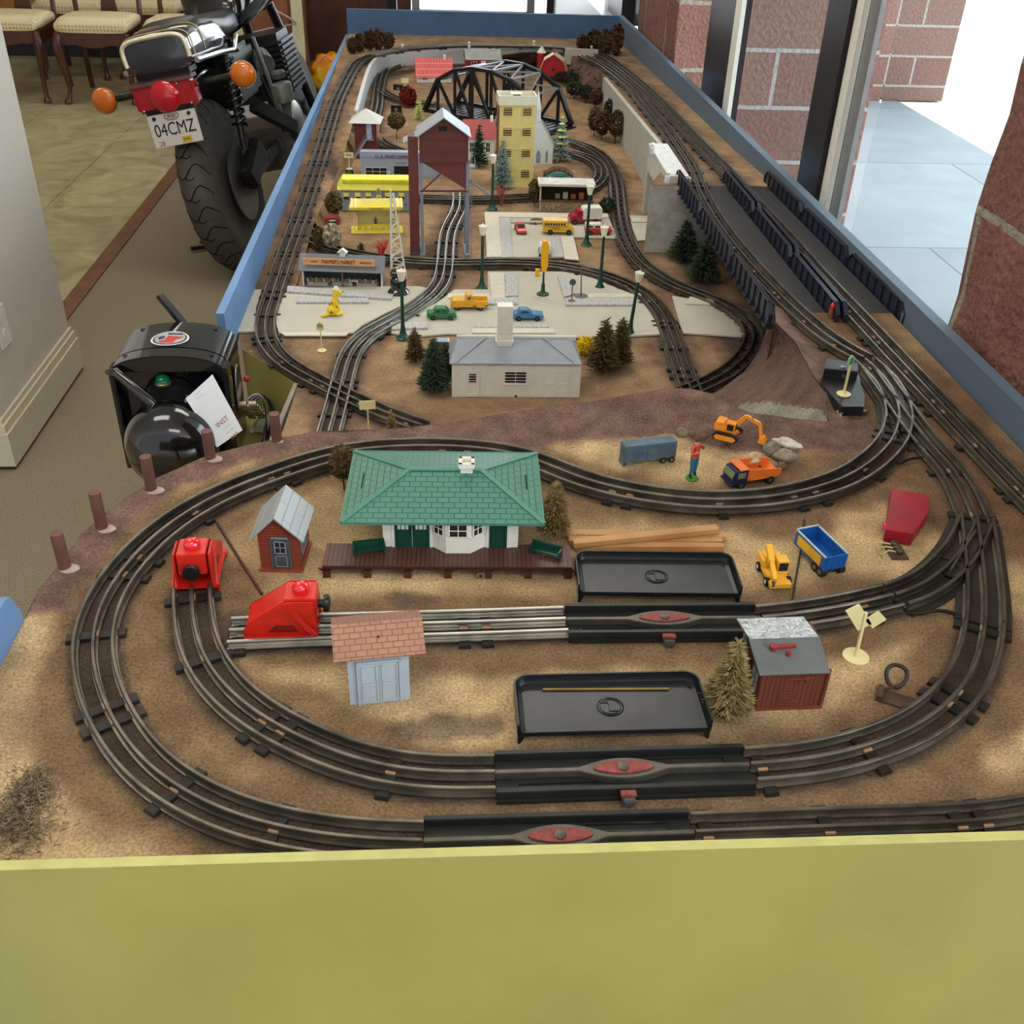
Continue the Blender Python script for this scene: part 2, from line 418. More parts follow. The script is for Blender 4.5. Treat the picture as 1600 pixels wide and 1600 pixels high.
track('inner front track curving up from the uncoupler towards the right hand switch', [(1173,1192.5),(1215,1191),(1262.5,1186),(1337.5,1170),(1412.5,1143),(1456,1119.5),(1500,1080),(1525,1040),(1538,1000),(1540,965)], U, M_rail)
track('short siding track behind the small tan-roofed shed', [(358,984),(420,981),(493,978),(600,975),(716,972),(884,966)], U, M_railb)
track('siding track between the middle uncoupler and the right hand switch', [(1191,963.5),(1250,958),(1313,947),(1360,938),(1395,928)], U)
track('track rising from the right hand switch towards the far bridges', [(1526,806),(1515.6,779),(1502.5,748),(1484,723),(1455,694)], U)
RR = [(1660,845),(1600,764),(1519,687.5),(1459,625.6),(1412.5,580.6),(1337.5,472.5),(1276,394),(1223.7,337),(1162.5,271)]
# straight leg: fit through so that it stays straight
track('right-most straight track running between the bridge girders along the blue wall', [(1830,992),(1750,912),(1670,833),(1600,764),(1519,680),(1459,617),(1402,557),(1337.5,488),(1276,423),(1223.7,363),(1162.5,297),(1110,240),(1057.5,185),(1009,137),(957,95),(925,80),(880,73),(800,70.5),(740,70),(699,71),(640,75),(605,80),(580,86)], zup, tieoff=.05)
track('second track crossing the left bridge and running on top of the retaining wall', [(1350,558),(1330,548),(1300,530),(1265,502),(1219.5,459.5),(1162.5,398),(1125,350),(1098,305),(1085,272),(1072,246),(1044,205),(1010,163),(987.5,137),(944,102),(909,86)], zup, tieoff=.05)
track('graded track coming down along the left blue wall to the road in front', [(580,86),(562.5,94),(551,106),(540,126),(525,157.5),(513,195),(502.5,232),(491,268),(480,302),(467,340),(447.5,392),(435,430),(422.5,467.5),(414,498),(415,524),(428.7,548.7),(450,568),(477.5,584),(515,603),(559,624.5),(607.5,646),(660,664)], zleft)
track('dark curved track sweeping past the foot of the brown hill and up behind the lamps', [(1010,636),(1066,612),(1116,592),(1150,570),(1172,545),(1180,520),(1168,500),(1140,478),(1100,460),(1060,446),(1034,432),(1008,415),(991,396),(978,372),(971,348),(967,322),(965,298),(961,275),(952,256),(938,240),(918,228),(895,220),(870,215)], zt, wood=True, cap=100)
track('track crossing the town square behind the yellow signal and down to the cellar curve', [(472,347),(479,361),(495,377),(524,389),(560,396),(605,402.5),(650,407),(696,409),(740,409),(804,407.7),(867.5,412.5),(920.6,421.5),(974,439),(1012,461),(1035,488),(1048,520),(1062,560),(1077,600),(1090,634)], zt)
track('bright track curving from the coal tower down to the front crossing', [(508,690),(512.4,676),(523,638),(533,598),(543,560),(554,538),(572,520),(600,505),(635,486),(665,466),(687,444),(695,415),(696,392),(699,365),(707,345),(716,328),(719,310),(718,298)], zt, M_railb)
track('back cross track passing behind the coal tower and the apartment block', [(505,248),(515,268),(532,285),(562,296),(610,303),(662,307),(740,309),(815,306),(870,304),(910,298),(932,285),(941,270),(934,254),(912,242),(885,236),(860,233)], zt, wood=True)
track('inner track behind the pale curved retaining wall', [(720,90),(680,91),(645,94),(617,100),(600,110),(593,130),(589,161),(585,178),(583,200)], zt, wood=True)
track('small branch curve behind the switch tower', [(590,215),(607,228),(636,237),(670,243),(720,247)], zt)
track('small curve beside the black relay boxes', [(596,138),(604,146),(622,153),(650,158),(680,160)], zt)
# ---------- uncoupling sections ----------
def uncoupler(pl, pr, label):
    a, b = at(*pl, .011), at(*pr, .011); c = (a + b) / 2; c.z = 0; d = b - a; L = d.length / 2
    TR.append([(a.x + d.x * k / 30, a.y + d.y * k / 30) for k in range(31)])
    t = thing('uncoupling_track', label, 'toy train track', c, math.atan2(d.y, d.x), 'black uncoupling sections with red diamonds')
    MB().box(-L, L, -.024, .024, 0, .004).build('base_plate', M('uncoupler plate', (50, 51, 47), .42, .5, var=.12, scale=30), t, bevel=.0006)
    for s in (-1, 1): MB().box(-L, L, s * .0195 - .0025, s * .0195 + .0025, .004, .0115).build('rail', M('blackened rail', (44, 46, 45), .38, .4, var=.15), t, bevel=.0006)
    cr = M('worn centre rail', (96, 92, 84), .4, .6, var=.15)
    el = []
    for k in range(25):
        x = -L + 2 * L * k / 24; el.append(x)
    w = lambda x: .0022 + .0085 * max(0, 1 - (x / .036) ** 2) ** 1.2 if abs(x) < .036 else .0022
    xs = sorted(set([-L, L] + [q / 1000 * 2 for q in range(-19, 20)]))
    MB().prism([(x, -w(x)) for x in xs] + [(x, w(x)) for x in xs[::-1]], .004, .011).build('rail', cr, t, bevel=.0006, label='centre rail widening round the magnet')
    el = [(.024 * math.cos(q), .0065 * math.sin(q) * abs(math.sin(q)) ** .35) for q in [2 * PI * k / 32 for k in range(32)]]
    dm = MB().prism(el, .0108, .0122).build('magnet_cover', M('faded red paint', (132, 58, 54), .5, var=.25, scale=200), t)
    MB().lathe([(.0046, .0120), (.0046, .0131), (.0034, .0136), (.0001, .0136)], n=16).build('button', cr, dm, smooth=40)
    for s, x in ((-1, -L * .52), (1, L * .52)):
        pts = [(x + .034 * math.cos(q) * (1 if abs(math.cos(q)) > .2 else .9), s * .0105 + .0032 * math.sin(q), .0045) for q in np.linspace(0, 2 * PI, 33)]
        pts = [(x + max(-.032, min(.032, .05 * math.cos(q))), s * .011 + .0034 * max(-1, min(1, 1.6 * math.sin(q))), .0048) for q in np.linspace(0, 2 * PI, 41)]
        MB().tube(pts, .0008, 6).build('pressed_rib', MATS['uncoupler plate'], t, smooth=60)
    l = MB().box(-.005, .005, -.032, -.022, .0015, .0085).build('coil_tab', M_dgrey, t, bevel=.001)
    MB().box(-.0062, .0062, -.0285, -.0215, .0085, .0105).build('cap', MATS['faded red paint'], l, bevel=.0008)
    return t
uncoupler((662, 1312), (1085, 1299), 'black uncoupling section with worn red diamond, nearest the front board')
uncoupler((774, 1205.5), (1171, 1193), 'black uncoupling section with brightest red diamond, in front of the front tray')
uncoupler((886, 966), (1189, 963.5), 'black uncoupling section with red diamond, beside the dark brown toolshed')
# =================== the table ===================
tbl = thing('train_table', 'long wooden train table with olive front board, blue side boards and sawdust ground', 'model railway table', (0, 2.5, ZF))
def tb(o): o.parent = tbl; o.location = tuple(Vector(o.location) - Vector(tbl.location)); return o
yf = .462; zb = atY(800, 1322, yf).z; yn = at(800, 1334, zb).y
tb(MB().box(-.75, 1.0, yn, yf, -.32, zb - .001).build('front_board', M_olive, None)); tb(MB().box(-.75, 1.0, yn - .0004, yf + .0004, zb - .001, zb).build('board_edge', M('olive edge paint', (184, 180, 112), .6, var=.08, scale=40), None))
RW = [at(*p, .046) for p in ((1640, 680), (968, 25))]
def wallboard(name, P, Q, z0, z1a, z1b, th, mat):
    d = (Q - P); d.z = 0; s = Vector((d.y, -d.x, 0)).normalized() * th
    vs = []
    for q, z1 in ((P, z1a), (Q, z1b)):
        for o in (Vector(), s):
            for z in (z0, z1): vs.append((q.x + o.x, q.y + o.y, z))
    m = MB(); m.add(vs, [(0, 1, 3, 2), (4, 6, 7, 5), (0, 4, 5, 1), (2, 3, 7, 6), (1, 5, 7, 3), (0, 2, 6, 4)]); return tb(m.build(name, mat, None))
YB = 4.62
pr0 = Vector((.722, .45, 0)); pr1 = atY(968, 25, YB); 
wallboard('side_board', pr0, pr1, -.35, .046, pr1.z, .018, M_blued)['label'] = 'slate blue side board along the window'
pf0 = atY(545, 14, YB); pf1 = atY(968, 25, YB)
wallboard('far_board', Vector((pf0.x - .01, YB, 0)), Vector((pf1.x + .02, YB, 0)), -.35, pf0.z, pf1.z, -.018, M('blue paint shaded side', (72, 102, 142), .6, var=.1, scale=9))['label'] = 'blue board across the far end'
pl0 = atX(350, 490, -.372); pl1 = atX(545, 55, -.372)
wallboard('side_board', Vector((-.372, pl0.y, 0)), Vector((-.372, YB, 0)), ZT - .012, pl0.z, pl1.z, -.014, M_blue)['label'] = 'light blue side board beside the motorcycle'
# short blue stub near the camera
m = MB(); q = [at(38, 970, 0), atX(36, 965, -.389), atX(18, 920, -.389)]
ys = q[0].y; zt0 = q[2].z
m.prism([(-.0 + .3, -.3), (ys, -.3), (ys, .012), (ys - .012, zt0 - .004), (ys - .022, zt0), (.3, zt0)], -.403, -.389, 'X')
tb(m.build('side_board', M_blue, None))['label'] = 'short light blue board end at the left front'
# upper plateau
def P2(*ps, zf=U): return [tuple(atf(x, y, zf))[:2] for x, y in ps]
rim = P2((38,970),(60,928),(88,893),(128,840),(180,794),(240,754),(330,714),(400,697),(440,690),(500,681),(600,675),(700,669),(810,657),(920,646),(1037,630),(1080,629),(1112,637),(1140,652),(1170,664),(1230,668),(1294,668))
hillt = P2((1285,625),(1265,593),(1240,545),(1210,515),(1197,493))
hillt[-1] = (.528, 1.512)
plat = [(-.389, .47)] + rim + hillt + [(.722, 1.512), (.722, .47)]
rimline = rim[9:]
def platz(V):
    d = seg_dist(V, rimline, False); a = np.interp(V[:, 0], [-.25, -.05, .1, .3, .42, .52], [.002, .004, .014, .022, .016, .006])
    z = a * np.clip(1 - d / .09, 0, 1) ** 1.3
    d2 = seg_dist(V, rim[1:10], False); z += .004 * np.clip(1 - d2 / .03, 0, 1)
    d3 = seg_dist(V, hillt, False); z += np.clip(1 - d3 / .035, 0, 1) * .012
    bd = seg_dist(V, rim, False); z += vnoise(V, 35) * .0025 * np.clip(bd * 20, .3, 1) * np.clip(1.4 - bd * 6, .12, 1)
    return z
def platc(V):
    c = trackpaint(V); d = seg_dist(V, rim[1:], False); n = vnoise(V, 25, 3) * .012
    w = np.interp(V[:, 0], [-.4, -.1, .1, .3, .5], [.028, .03, .07, .08, .06])
    t = np.clip((d + n - w) / .012, 0, 1)[:, None]
    t2 = np.clip((seg_dist(V, hillt, False) + n - .04) / .015, 0, 1)[:, None]
    t = np.minimum(t, t2)
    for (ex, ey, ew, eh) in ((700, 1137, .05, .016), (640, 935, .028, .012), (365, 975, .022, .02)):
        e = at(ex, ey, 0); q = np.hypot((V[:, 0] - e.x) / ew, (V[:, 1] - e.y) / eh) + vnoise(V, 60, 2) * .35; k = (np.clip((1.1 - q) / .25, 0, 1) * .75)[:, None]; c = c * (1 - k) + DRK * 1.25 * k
    rr = RCK * (1 + vnoise(V, 60)[:, None] * .35)
    br = np.clip((V[:, 0] - .5) / .1, 0, 1)[:, None] * .6 * np.clip((V[:, 1] - .75) / .2, 0, 1)[:, None]
    c = c * (1 - br) + np.array(lin((116, 84, 62))[:3]) * br
    return rr * (1 - t) + c * t
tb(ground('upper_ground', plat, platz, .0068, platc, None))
# outer skirt of the plateau (rim down) and fascia
top = [Vector((x, y, platz(np.array([[x, y]]))[0])) for x, y in rim]
bot = []
for i, (x, y) in enumerate(rim):
    a = Vector(rim[max(i - 1, 0)]); b = Vector(rim[min(i + 1, len(rim) - 1)]); d = (b - a).normalized(); nrm = Vector((-d.y, d.x))
    bot.append(Vector((x + nrm.x * .012, y + nrm.y * .012, ZT)))
tb(loft('plateau_cliff', top, bot, 160, 14, None, M_ground))
# brown hill slope with grey smear
topH = [Vector((x, y, .011)) for x, y in hillt[::-1]] + [Vector((*rim[-1], .004))]
botH = [at(*p, ZT) for p in ((1200,508),(1186,545),(1160,580),(1125,608),(1085,630),(1075,650))]
SM = np.array(lin((150, 148, 132))[:3])
def toview(p):
    c = CM.transposed() @ (Vector(p) - EYE); return 800 + F * c.x / -c.z, 800 - F * c.y / -c.z
def hc(u, t): return RCK * .92
_h = loft('hill_slope', topH, botH, 110, 60, None, M_ground, amp=.005, colf=hc)
# the grey trowelled patch low on the slope
_sm = [(1158, 630), (1200, 628), (1250, 636), (1282, 641), (1300, 672), (1240, 675), (1170, 672), (1140, 652)]
_pv = np.array([toview(v.co) for v in _h.data.vertices]); _in = inpoly(_pv + np.random.RandomState(1).uniform(-2, 2, _pv.shape), _sm)
_ca = _h.data.color_attributes['paint'].data
for i in np.nonzero(_in)[0]: _ca[i].color = (*SM, 1)
tb(_h)
# town board
TL = [(-.372, 4.62), (.735, 4.62), (.735, .95), (-.12, .95), tuple(at(436, 690, ZT))[:2], tuple(at(466, 600, ZT))[:2], tuple(at(378, 545, ZT))[:2], (-.372, at(352, 520, ZT).y)]
def townc(V):
    c = trackpaint(V, tan=np.array(lin((164, 135, 104))[:3]), brn=np.array(lin((128, 102, 82))[:3]), w0=.03, w1=.055)
    return c
tb(ground('town_ground', TL, lambda V: np.array([zt(y) for y in V[:, 1]]) + vnoise(V, 25) * .0012 - .0006, .0125, townc, None))
# far upper shelf with the graded left side
_bl = P2((945,122),(930,103),(909,91),(884,84), zf=zup)
_wl = P2((880,79),(787,75),(700,75),(644,77),(612,82),(592,90),(580,102),(571,124),(557,175), zf=zleft)
_gl = P2((548,205),(533,255),(517,295),(503,320),(492,345), zf=zleft)
shelf = [(.455, 2.225), (.735, 2.225), (.74, 4.62), (-.372, 4.62), (-.372, 1.95), (_gl[-1][0] - .0, 1.95)] + _gl[::-1] + _wl[::-1] + _bl[::-1] + P2((1050,247), zf=zup)
def sz(V):
    return np.array([zleft(y) * (1 - s) + zup(y) * s for (x, y), s in zip(V, np.clip((V[:, 0] + .05) / .3, 0, 1))]) + vnoise(V, 25) * .001 + .0004
tb(ground('upper_ground', shelf, sz, .0125, townc, None))['label'] = 'raised far ground carrying the back loop'
zz = lambda x, y: float(sz(np.array([[x, y]]))[0])
# hillside at the far right between the two walls
th = [Vector((x, y, zz(x, y))) for x, y in _bl]; bh = [at(*p, zt(3.8)) for p in ((945,165),(922,150),(893,128),(868,112))]
tb(loft('hill_slope', th, bh, 50, 16, None, M_ground, amp=.008, colf=lambda u, t: RCK * .8))
_bt = [atf(x, y, zup, .004) for x, y in ((884, 82), (850, 81), (815, 82), (785, 86))]; tb(loft('hill_slope', _bt, [at(*p, zt(4.0)) for p in ((880, 112), (850, 108), (815, 103), (785, 98))], 40, 14, None, M_ground, amp=.008, colf=lambda u, t: RCK * .75))
gl = [Vector((x, y, zz(x, y))) for x, y in _gl]; tb(loft('bank', gl, [Vector((p.x + .02, p.y, zt(p.y) - .001)) for p in gl], 40, 6, None, M_ground, colf=lambda u, t: BRN))
# end faces of the valley under the bridges
for Y, X0, s in ((1.512, .53, 1), (2.225, .455, -1)):
    tb(MB().box(X0, .722, Y - .004 if s > 0 else Y, Y if s > 0 else Y + .004, ZT, -.001).build('abutment_face', M_rock if s > 0 else M('abutment board', (172, 170, 160), .8, var=.15), None))
def wallpath(name, pts, z0f, z1f, th, mat, parent=None):
    fr = frames([Vector((x, y, 0)) for x, y in pts]); vs = []
    for p, d, s in fr:
        for o in (-th / 2, th / 2):
            q = p + s * o; vs += [(q.x, q.y, z0f(p)), (q.x, q.y, z1f(p))]
    n = len(fr); fs = []
    for i in range(n - 1):
        a = i * 4; b = a + 4; fs += [(a, b, b + 1, a + 1), (a + 2, a + 3, b + 3, b + 2), (a + 1, b + 1, b + 3, a + 3), (a, a + 2, b + 2, b)]
    fs += [(0, 1, 3, 2), (4 * n - 4, 4 * n - 2, 4 * n - 1, 4 * n - 3)]
    m = MB(); m.add(vs, fs); return m.build(name, mat, parent)
S = [tuple(p)[:2] for p in spline([Vector((x, y, 0)) for x, y in _wl], .02, 1)]
w = wallpath('retaining_wall', S, lambda p: zt(p.y) - .003, lambda p: zz(p.x, p.y) + .006, .012, M_walll)
lab(w, 'pale curved retaining wall bending round the far left corner of the layout', 'retaining wall')
e0 = _bl[0]; e1 = P2((1052, 250), zf=zup)[0]
w = wallpath('retaining_wall', [e0, e1], lambda p: ZT, lambda p: zz(p.x, p.y) + .002, .012, M_wall)
lab(w, 'straight grey retaining wall below the right-hand tracks', 'retaining wall')
# wooden deck with legs under the table
for x in (-.3, .66):
    for y in (.62, 2.6, 4.45): tb(MB().box(x - .04, x + .04, y - .04, y + .04, ZF, -.2).build('leg', M('pine leg', (170, 140, 100), .7), None))
tb(MB().box(-.36, .72, 1.75, 4.6, -.22, ZT - .006).build('frame_deck', M_olive, None))
tb(MB().box(-.1, .72, .5, 1.75, -.22, ZT - .006).build('frame_deck', M_olive, None))
# =================== room ===================
M_carpet = M('grey brown carpet', (142, 130, 110), .97, var=.25, scale=260, bump=1, bscale=500, spec=.05)
flo = MB().box(-1.365, .95, -1.5, 9.0, ZF - .02, ZF).build('floor', M_carpet); struct(flo)
mt = brickmat('marbled floor tile', (178, 166, 126), (140, 128, 98), .62, .62, .004, .32, bump=.1, axes='XY', col2=(168, 158, 122), offs=0, noise=.75, nscale=5)
tc = [n for n in mt.node_tree.nodes if n.type == 'TEX_NOISE'][0]; tc.inputs['Distortion'].default_value = 1.2
flo2 = MB().box(-7, -1.43, -1.5, 9.0, ZF - .02, ZF).build('floor', mt); struct(flo2)
fb = MB().box(-1.365, .95, 6.0, 9.0, ZF - .01, ZF + .001).build('floor', M('grey vinyl floor', (150, 152, 150), .4, var=.06, scale=8)); struct(fb)
st = MB().box(-1.43, -1.365, -1.5, 9.0, ZF - .02, ZF + .006).build('trim_1', M('reddish oak strip', (112, 72, 46), .45, var=.2, scale=12)); struct(st)
# left wall end (half wall) with moulded skirting
a = at(133, 575, ZF); b = at(15, 735, ZF)
X0 = a.x - .018; Yw0 = 2.5; Yw1 = a.y - .018
wl = MB().box(-2.6, X0, b.y + .018, Yw1, ZF, 1.7).build('wall_left', M('warm white wall paint', (206, 200, 188), .6, var=.02)); struct(wl)
bm_ = MB()
for o, z0, z1 in ((.018, 0.0, .10), (.013, .10, .125), (.007, .125, .14)): bm_.box(-2.6, X0 + o, b.y + .018 - o, Yw1 + o, ZF + .012 + z0, ZF + .012 + z1)
bo = bm_.build('baseboard_left', M('ivory skirting', (206, 198, 172), .45, var=.03)); struct(bo)
struct(MB().box(-2.6, X0 + .012, b.y + .006, Yw1 + .012, ZF, ZF + .012).build('trim_2', M('dark shoe moulding', (46, 34, 30), .6)))
o = thing('wall_outlet', 'white double power socket on the left wall end', 'power outlet', tuple(atX(2, 510, X0)), PI / 2)
MB().box(-.035, .035, -.006, 0, -.057, .057).build('cover_plate', M_white, o, bevel=.002)
for z in (-.022, .022): MB().lathe([(.0001, -.0075), (.015, -.0075), (.016, -.006)], (0, 0, z), ax='Y').build('socket', M_white, o)
# ceiling (also shades the pavement outside)
struct(MB().box(-7, 3.2, -1.5, 9.4, 1.75, 1.85).build('ceiling', M('ceiling tile', (235, 235, 230), .9, var=.02)))
# window side
M_bz = M('dark bronze frame', (44, 40, 42), .4, .5, var=.05)
M_fr = M('grey aluminium', (150, 152, 152), .4, .6, var=.05)
M_sill = M('pale sill', (190, 204, 212), .4, var=.04)
br = brickmat('split face block', (134, 90, 80), (150, 142, 130), .40, .2, .007, .95, bump=.5, dist=.006, axes='YZ', col2=(120, 80, 72), noise=.6, nscale=90)
brX = brickmat('split face block lit', (148, 108, 98), (166, 160, 148), .40, .2, .007, .95, bump=.5, dist=.006, axes='XZ', col2=(134, 96, 86), noise=.5, nscale=90)  # paler copy of the block; the lit face's brightness is in the colour
def rough(o, amp, axis=None):
    me = o.data; bm = bmesh.new(); bm.from_mesh(me); bmesh.ops.subdivide_edges(bm, edges=bm.edges, cuts=40, use_grid_fill=True)
    from mathutils import noise
    for v in bm.verts: 
        n = noise.noise_vector(v.co * 14) + noise.noise_vector(v.co * 45) * .6; n.z *= .2; v.co += n * amp
    bm.to_mesh(me); bm.free()
YA = atX(1478, 510, .765).y
p = struct(MB().box(.765, 1.15, .55, YA, -.9, 1.75).build('wall_right', br)); rough(p, .010)
YBc = atX(1050, 95, .76).y
p = struct(MB().box(.77, .93, YBc, YBc + .75, -.9, 1.75).build('wall_right', br)); rough(p, .006)
p = struct(MB().box(.765, .925, YBc - .008, YBc + .004, -.9, 1.75).build('wall_right', brX)); rough(p, .004)
sill = struct(MB().box(.745, .82, YA, 8.5, -.9, -.05).build('trim_3', M_sill))
struct(MB().box(.765, .785, YA, YBc, -.05, -.03).build('trim_4', M_fr))
def mull(y0, y1, x0, x1, mat, nm, z0=-.06, z1=1.75): return struct(MB().box(x0, x1, y0, y1, z0, z1).build(nm, mat))
def Yx(x, y, X=.80): return atX(x, y, X).y
mull(Yx(1143, 60), Yx(1105, 60) , .80, .845, M_bz, 'window_1')
mull(Yx(1152, 60), Yx(1143, 60), .80, .812, M_white, 'trim_5')
mull(Yx(1320, 100), Yx(1285, 100), .79, .85, M_bz, 'window_2')
mull(Yx(1332, 100), Yx(1321, 100), .80, .812, M_white, 'trim_6')
mull(Yx(1348, 100), Yx(1333, 100), .812, .822, M_fr, 'trim_7')
mull(Yx(972, 8), Yx(950, 8), .80, .9, M_bz, 'window_3')
mull(Yx(950, 8) , Yx(945, 8), .80, .86, M_white, 'trim_8')
for y0, y1 in ((YA, Yx(1362, 100)), (Yx(1285, 100), Yx(1153, 60)), (YBc + .75, 8.5)):
    g = MB().box(.83, .834, y0, y1, -.06, 1.75).build('window_4', M('window glass', (235, 245, 245), .02, var=0, trans=1, ior=1.01)); struct(g)
# outside
pv = brickmat('concrete paving', (138, 144, 150), (98, 102, 106), 1.5, 1.5, .006, .8, bump=.2, axes='XY', noise=.2, nscale=4)
struct(MB().box(.95, 3.35, -1, 14, ZF - .03, ZF - .003).build('pavement', pv))
struct(MB().box(3.35, 30, -5, 40, ZF - .05, ZF - .01).build('parking_ground', M('sunlit concrete', (236, 236, 232), .9, var=.02)))
bx = brickmat('outside block', (146, 114, 104), (176, 172, 166), .62, .2, .008, .95, bump=.4, dist=.004, axes='XZ', col2=(136, 102, 94), noise=.4, nscale=60)
def opier(x0, x1, y0, y1):
    o = MB().box(x0, x1, y0, y1, ZF, 1.75).build('pier_wall', bx); struct(o)
    return o
opier(.97, 1.62, 4.0, 4.6)
opier(2.4, 3.68, 7.75, 8.3)
# far end of the room
M_cab = M('red brown veneer', (112, 62, 44), .4, var=.22, scale=9)
def frame_win(name, x0, x1, y):
    m = MB()
    for a_, b_ in ((x0, x0 + .05), (x1 - .05, x1)): m.box(a_, b_, y, y + .06, ZF, 1.7)
    m.box(x0, x1, y, y + .06, ZF, ZF + .57); return struct(m.build(name, M_fr))
frame_win('window_5', -.18, .62, 7.4)
struct(MB().box(.70, .80, 7.4, 7.5, ZF, 1.7).build('trim_9', M_bz)); struct(MB().box(-.34, -.28, 7.4, 7.5, ZF, 1.7).build('trim_10', M_bz))
# =================== light ===================
w = bpy.data.worlds.new('world'); bpy.context.scene.world = w; w.use_nodes = True; nt = w.node_tree
bg = nt.nodes['Background']; tcn = nt.nodes.new('ShaderNodeTexCoord'); sp = nt.nodes.new('ShaderNodeSeparateXYZ'); nt.links.new(tcn.outputs['Generated'], sp.inputs[0])
dp = nt.nodes.new('ShaderNodeVectorMath'); dp.operation = 'DOT_PRODUCT'; dp.inputs[1].default_value = Vector((.8, .6, 0)).normalized(); nt.links.new(tcn.outputs['Generated'], dp.inputs[0])
mr = nt.nodes.new('ShaderNodeMapRange'); mr.inputs['From Min'].default_value = -.25; mr.inputs['From Max'].default_value = .35; mr.inputs['To Min'].default_value = WLO; mr.inputs['To Max'].default_value = WHI; mr.interpolation_type = 'SMOOTHSTEP'
nt.links.new(dp.outputs['Value'], mr.inputs['Value']); nt.links.new(mr.outputs[0], bg.inputs['Strength']); bg.inputs['Color'].default_value = (.90, .96, 1.0, 1)
def area(name, loc, tgt, sx, sy, power, col):
    l = bpy.data.lights.new(name, 'AREA'); l.shape = 'RECTANGLE'; l.size = sx; l.size_y = sy; l.energy = power; l.color = col
    o = bpy.data.objects.new(name, l); C.objects.link(o); o.location = loc
    o.rotation_euler = (Vector(tgt) - Vector(loc)).to_track_quat('-Z', 'Y').to_euler(); return o
for x, y in ((-1.0, 1.4), (-1.0, 3.6), (-2.6, 5.3), (-1.6, 7.2), (.3, 2.6), (.2, -.4)):
    area('ceiling_lamp', (x, y, 1.73), (x, y, 0), 1.1, .5, CEIL, (1, .93, .82))
s = bpy.data.lights.new('sun', 'SUN'); s.energy = 3; s.angle = .02; so = bpy.data.objects.new('sun', s); C.objects.link(so); so.rotation_euler = (0.3, math.radians(-20), 0); so.location = (20, 10, 20)
vs = bpy.context.scene.view_settings; vs.view_transform = 'Standard'; vs.look = 'None'; vs.exposure = EXPO; vs.gamma = 1
bpy.context.scene.cycles.use_denoising = True
# =================== front level: buildings ===================
def shingle(name, col, line, sx, sz, axes='XY', bump=.5): return brickmat(name, col, line, sx, sz, .0006, .45, bump=bump, dist=.0008, axes=axes, col2=[v * .96 for v in col])
def quadroof(m, pts, th):
    """thin slab between four corner points"""
    n = (Vector(pts[1]) - Vector(pts[0])).cross(Vector(pts[-1]) - Vector(pts[0])).normalized() * th
    if n.z > 0: n = -n
    vs = [Vector(p) for p in pts] + [Vector(p) + n for p in pts]
    k = len(pts)
    m.add(vs, [tuple(range(k)), tuple(range(k, 2 * k))[::-1]] + [(i, (i + 1) % k, k + (i + 1) % k, k + i) for i in range(k)])
def win(parent, cx, cz, w, h, y, mat, pane=None, nx=2, nz=2, name='window', bar=.0012, face=-1, ax='X', out=.0009):
    """framed window on a wall: ax X = wall faces -y, ax Y = wall faces +-x at x=y"""
    m = MB(); p = MB(); d0, d1 = (y + face * out, y) if ax == 'X' else (y + face * out, y)
    def B(mm, a, b, c, d, e=1.0):
        lo, hi = sorted((y, y + face * out * e))
        if ax == 'X': mm.box(a, b, lo, hi, c, d)
        else: mm.box(lo, hi, a, b, c, d)
    B(m, cx - w / 2, cx + w / 2, cz - h / 2, cz - h / 2 + bar); B(m, cx - w / 2, cx + w / 2, cz + h / 2 - bar, cz + h / 2)
    B(m, cx - w / 2, cx - w / 2 + bar, cz - h / 2, cz + h / 2); B(m, cx + w / 2 - bar, cx + w / 2, cz - h / 2, cz + h / 2)
    for i in range(1, nx): B(m, cx - w / 2 + w * i / nx - bar * .35, cx - w / 2 + w * i / nx + bar * .35, cz - h / 2, cz + h / 2, .9)
    for i in range(1, nz): B(m, cx - w / 2, cx + w / 2, cz - h / 2 + h * i / nz - bar * .35, cz - h / 2 + h * i / nz + bar * .35, .9)
    o = m.build(name, mat, parent)
    B(p, cx - w / 2 + bar * .5, cx + w / 2 - bar * .5, cz - h / 2 + bar * .5, cz + h / 2 - bar * .5, .4)
    p.build('pane', pane or M_dark, o); return o
def door(parent, cx, z0, w, h, y, mat, panels=((.12, .42, .1, .9), (.55, .9, .1, .9)), glass=None, name='door', nx=1):
    m = MB(); m.box(cx - w / 2, cx + w / 2, y - .0012, y, z0, z0 + h)
    for a, b, c, d in panels:
        for i in range(nx):
            x0 = cx - w / 2 + w * (i + c) / nx; x1 = cx - w / 2 + w * (i + d) / nx; za, zb_ = z0 + h * a, z0 + h * b; q = .0007
            m.box(x0, x1, y - .0018, y - .001, za, za + q); m.box(x0, x1, y - .0018, y - .001, zb_ - q, zb_)
            m.box(x0, x0 + q, y - .0018, y - .001, za, zb_); m.box(x1 - q, x1, y - .0018, y - .001, za, zb_)
    return m.build(name, mat, parent)
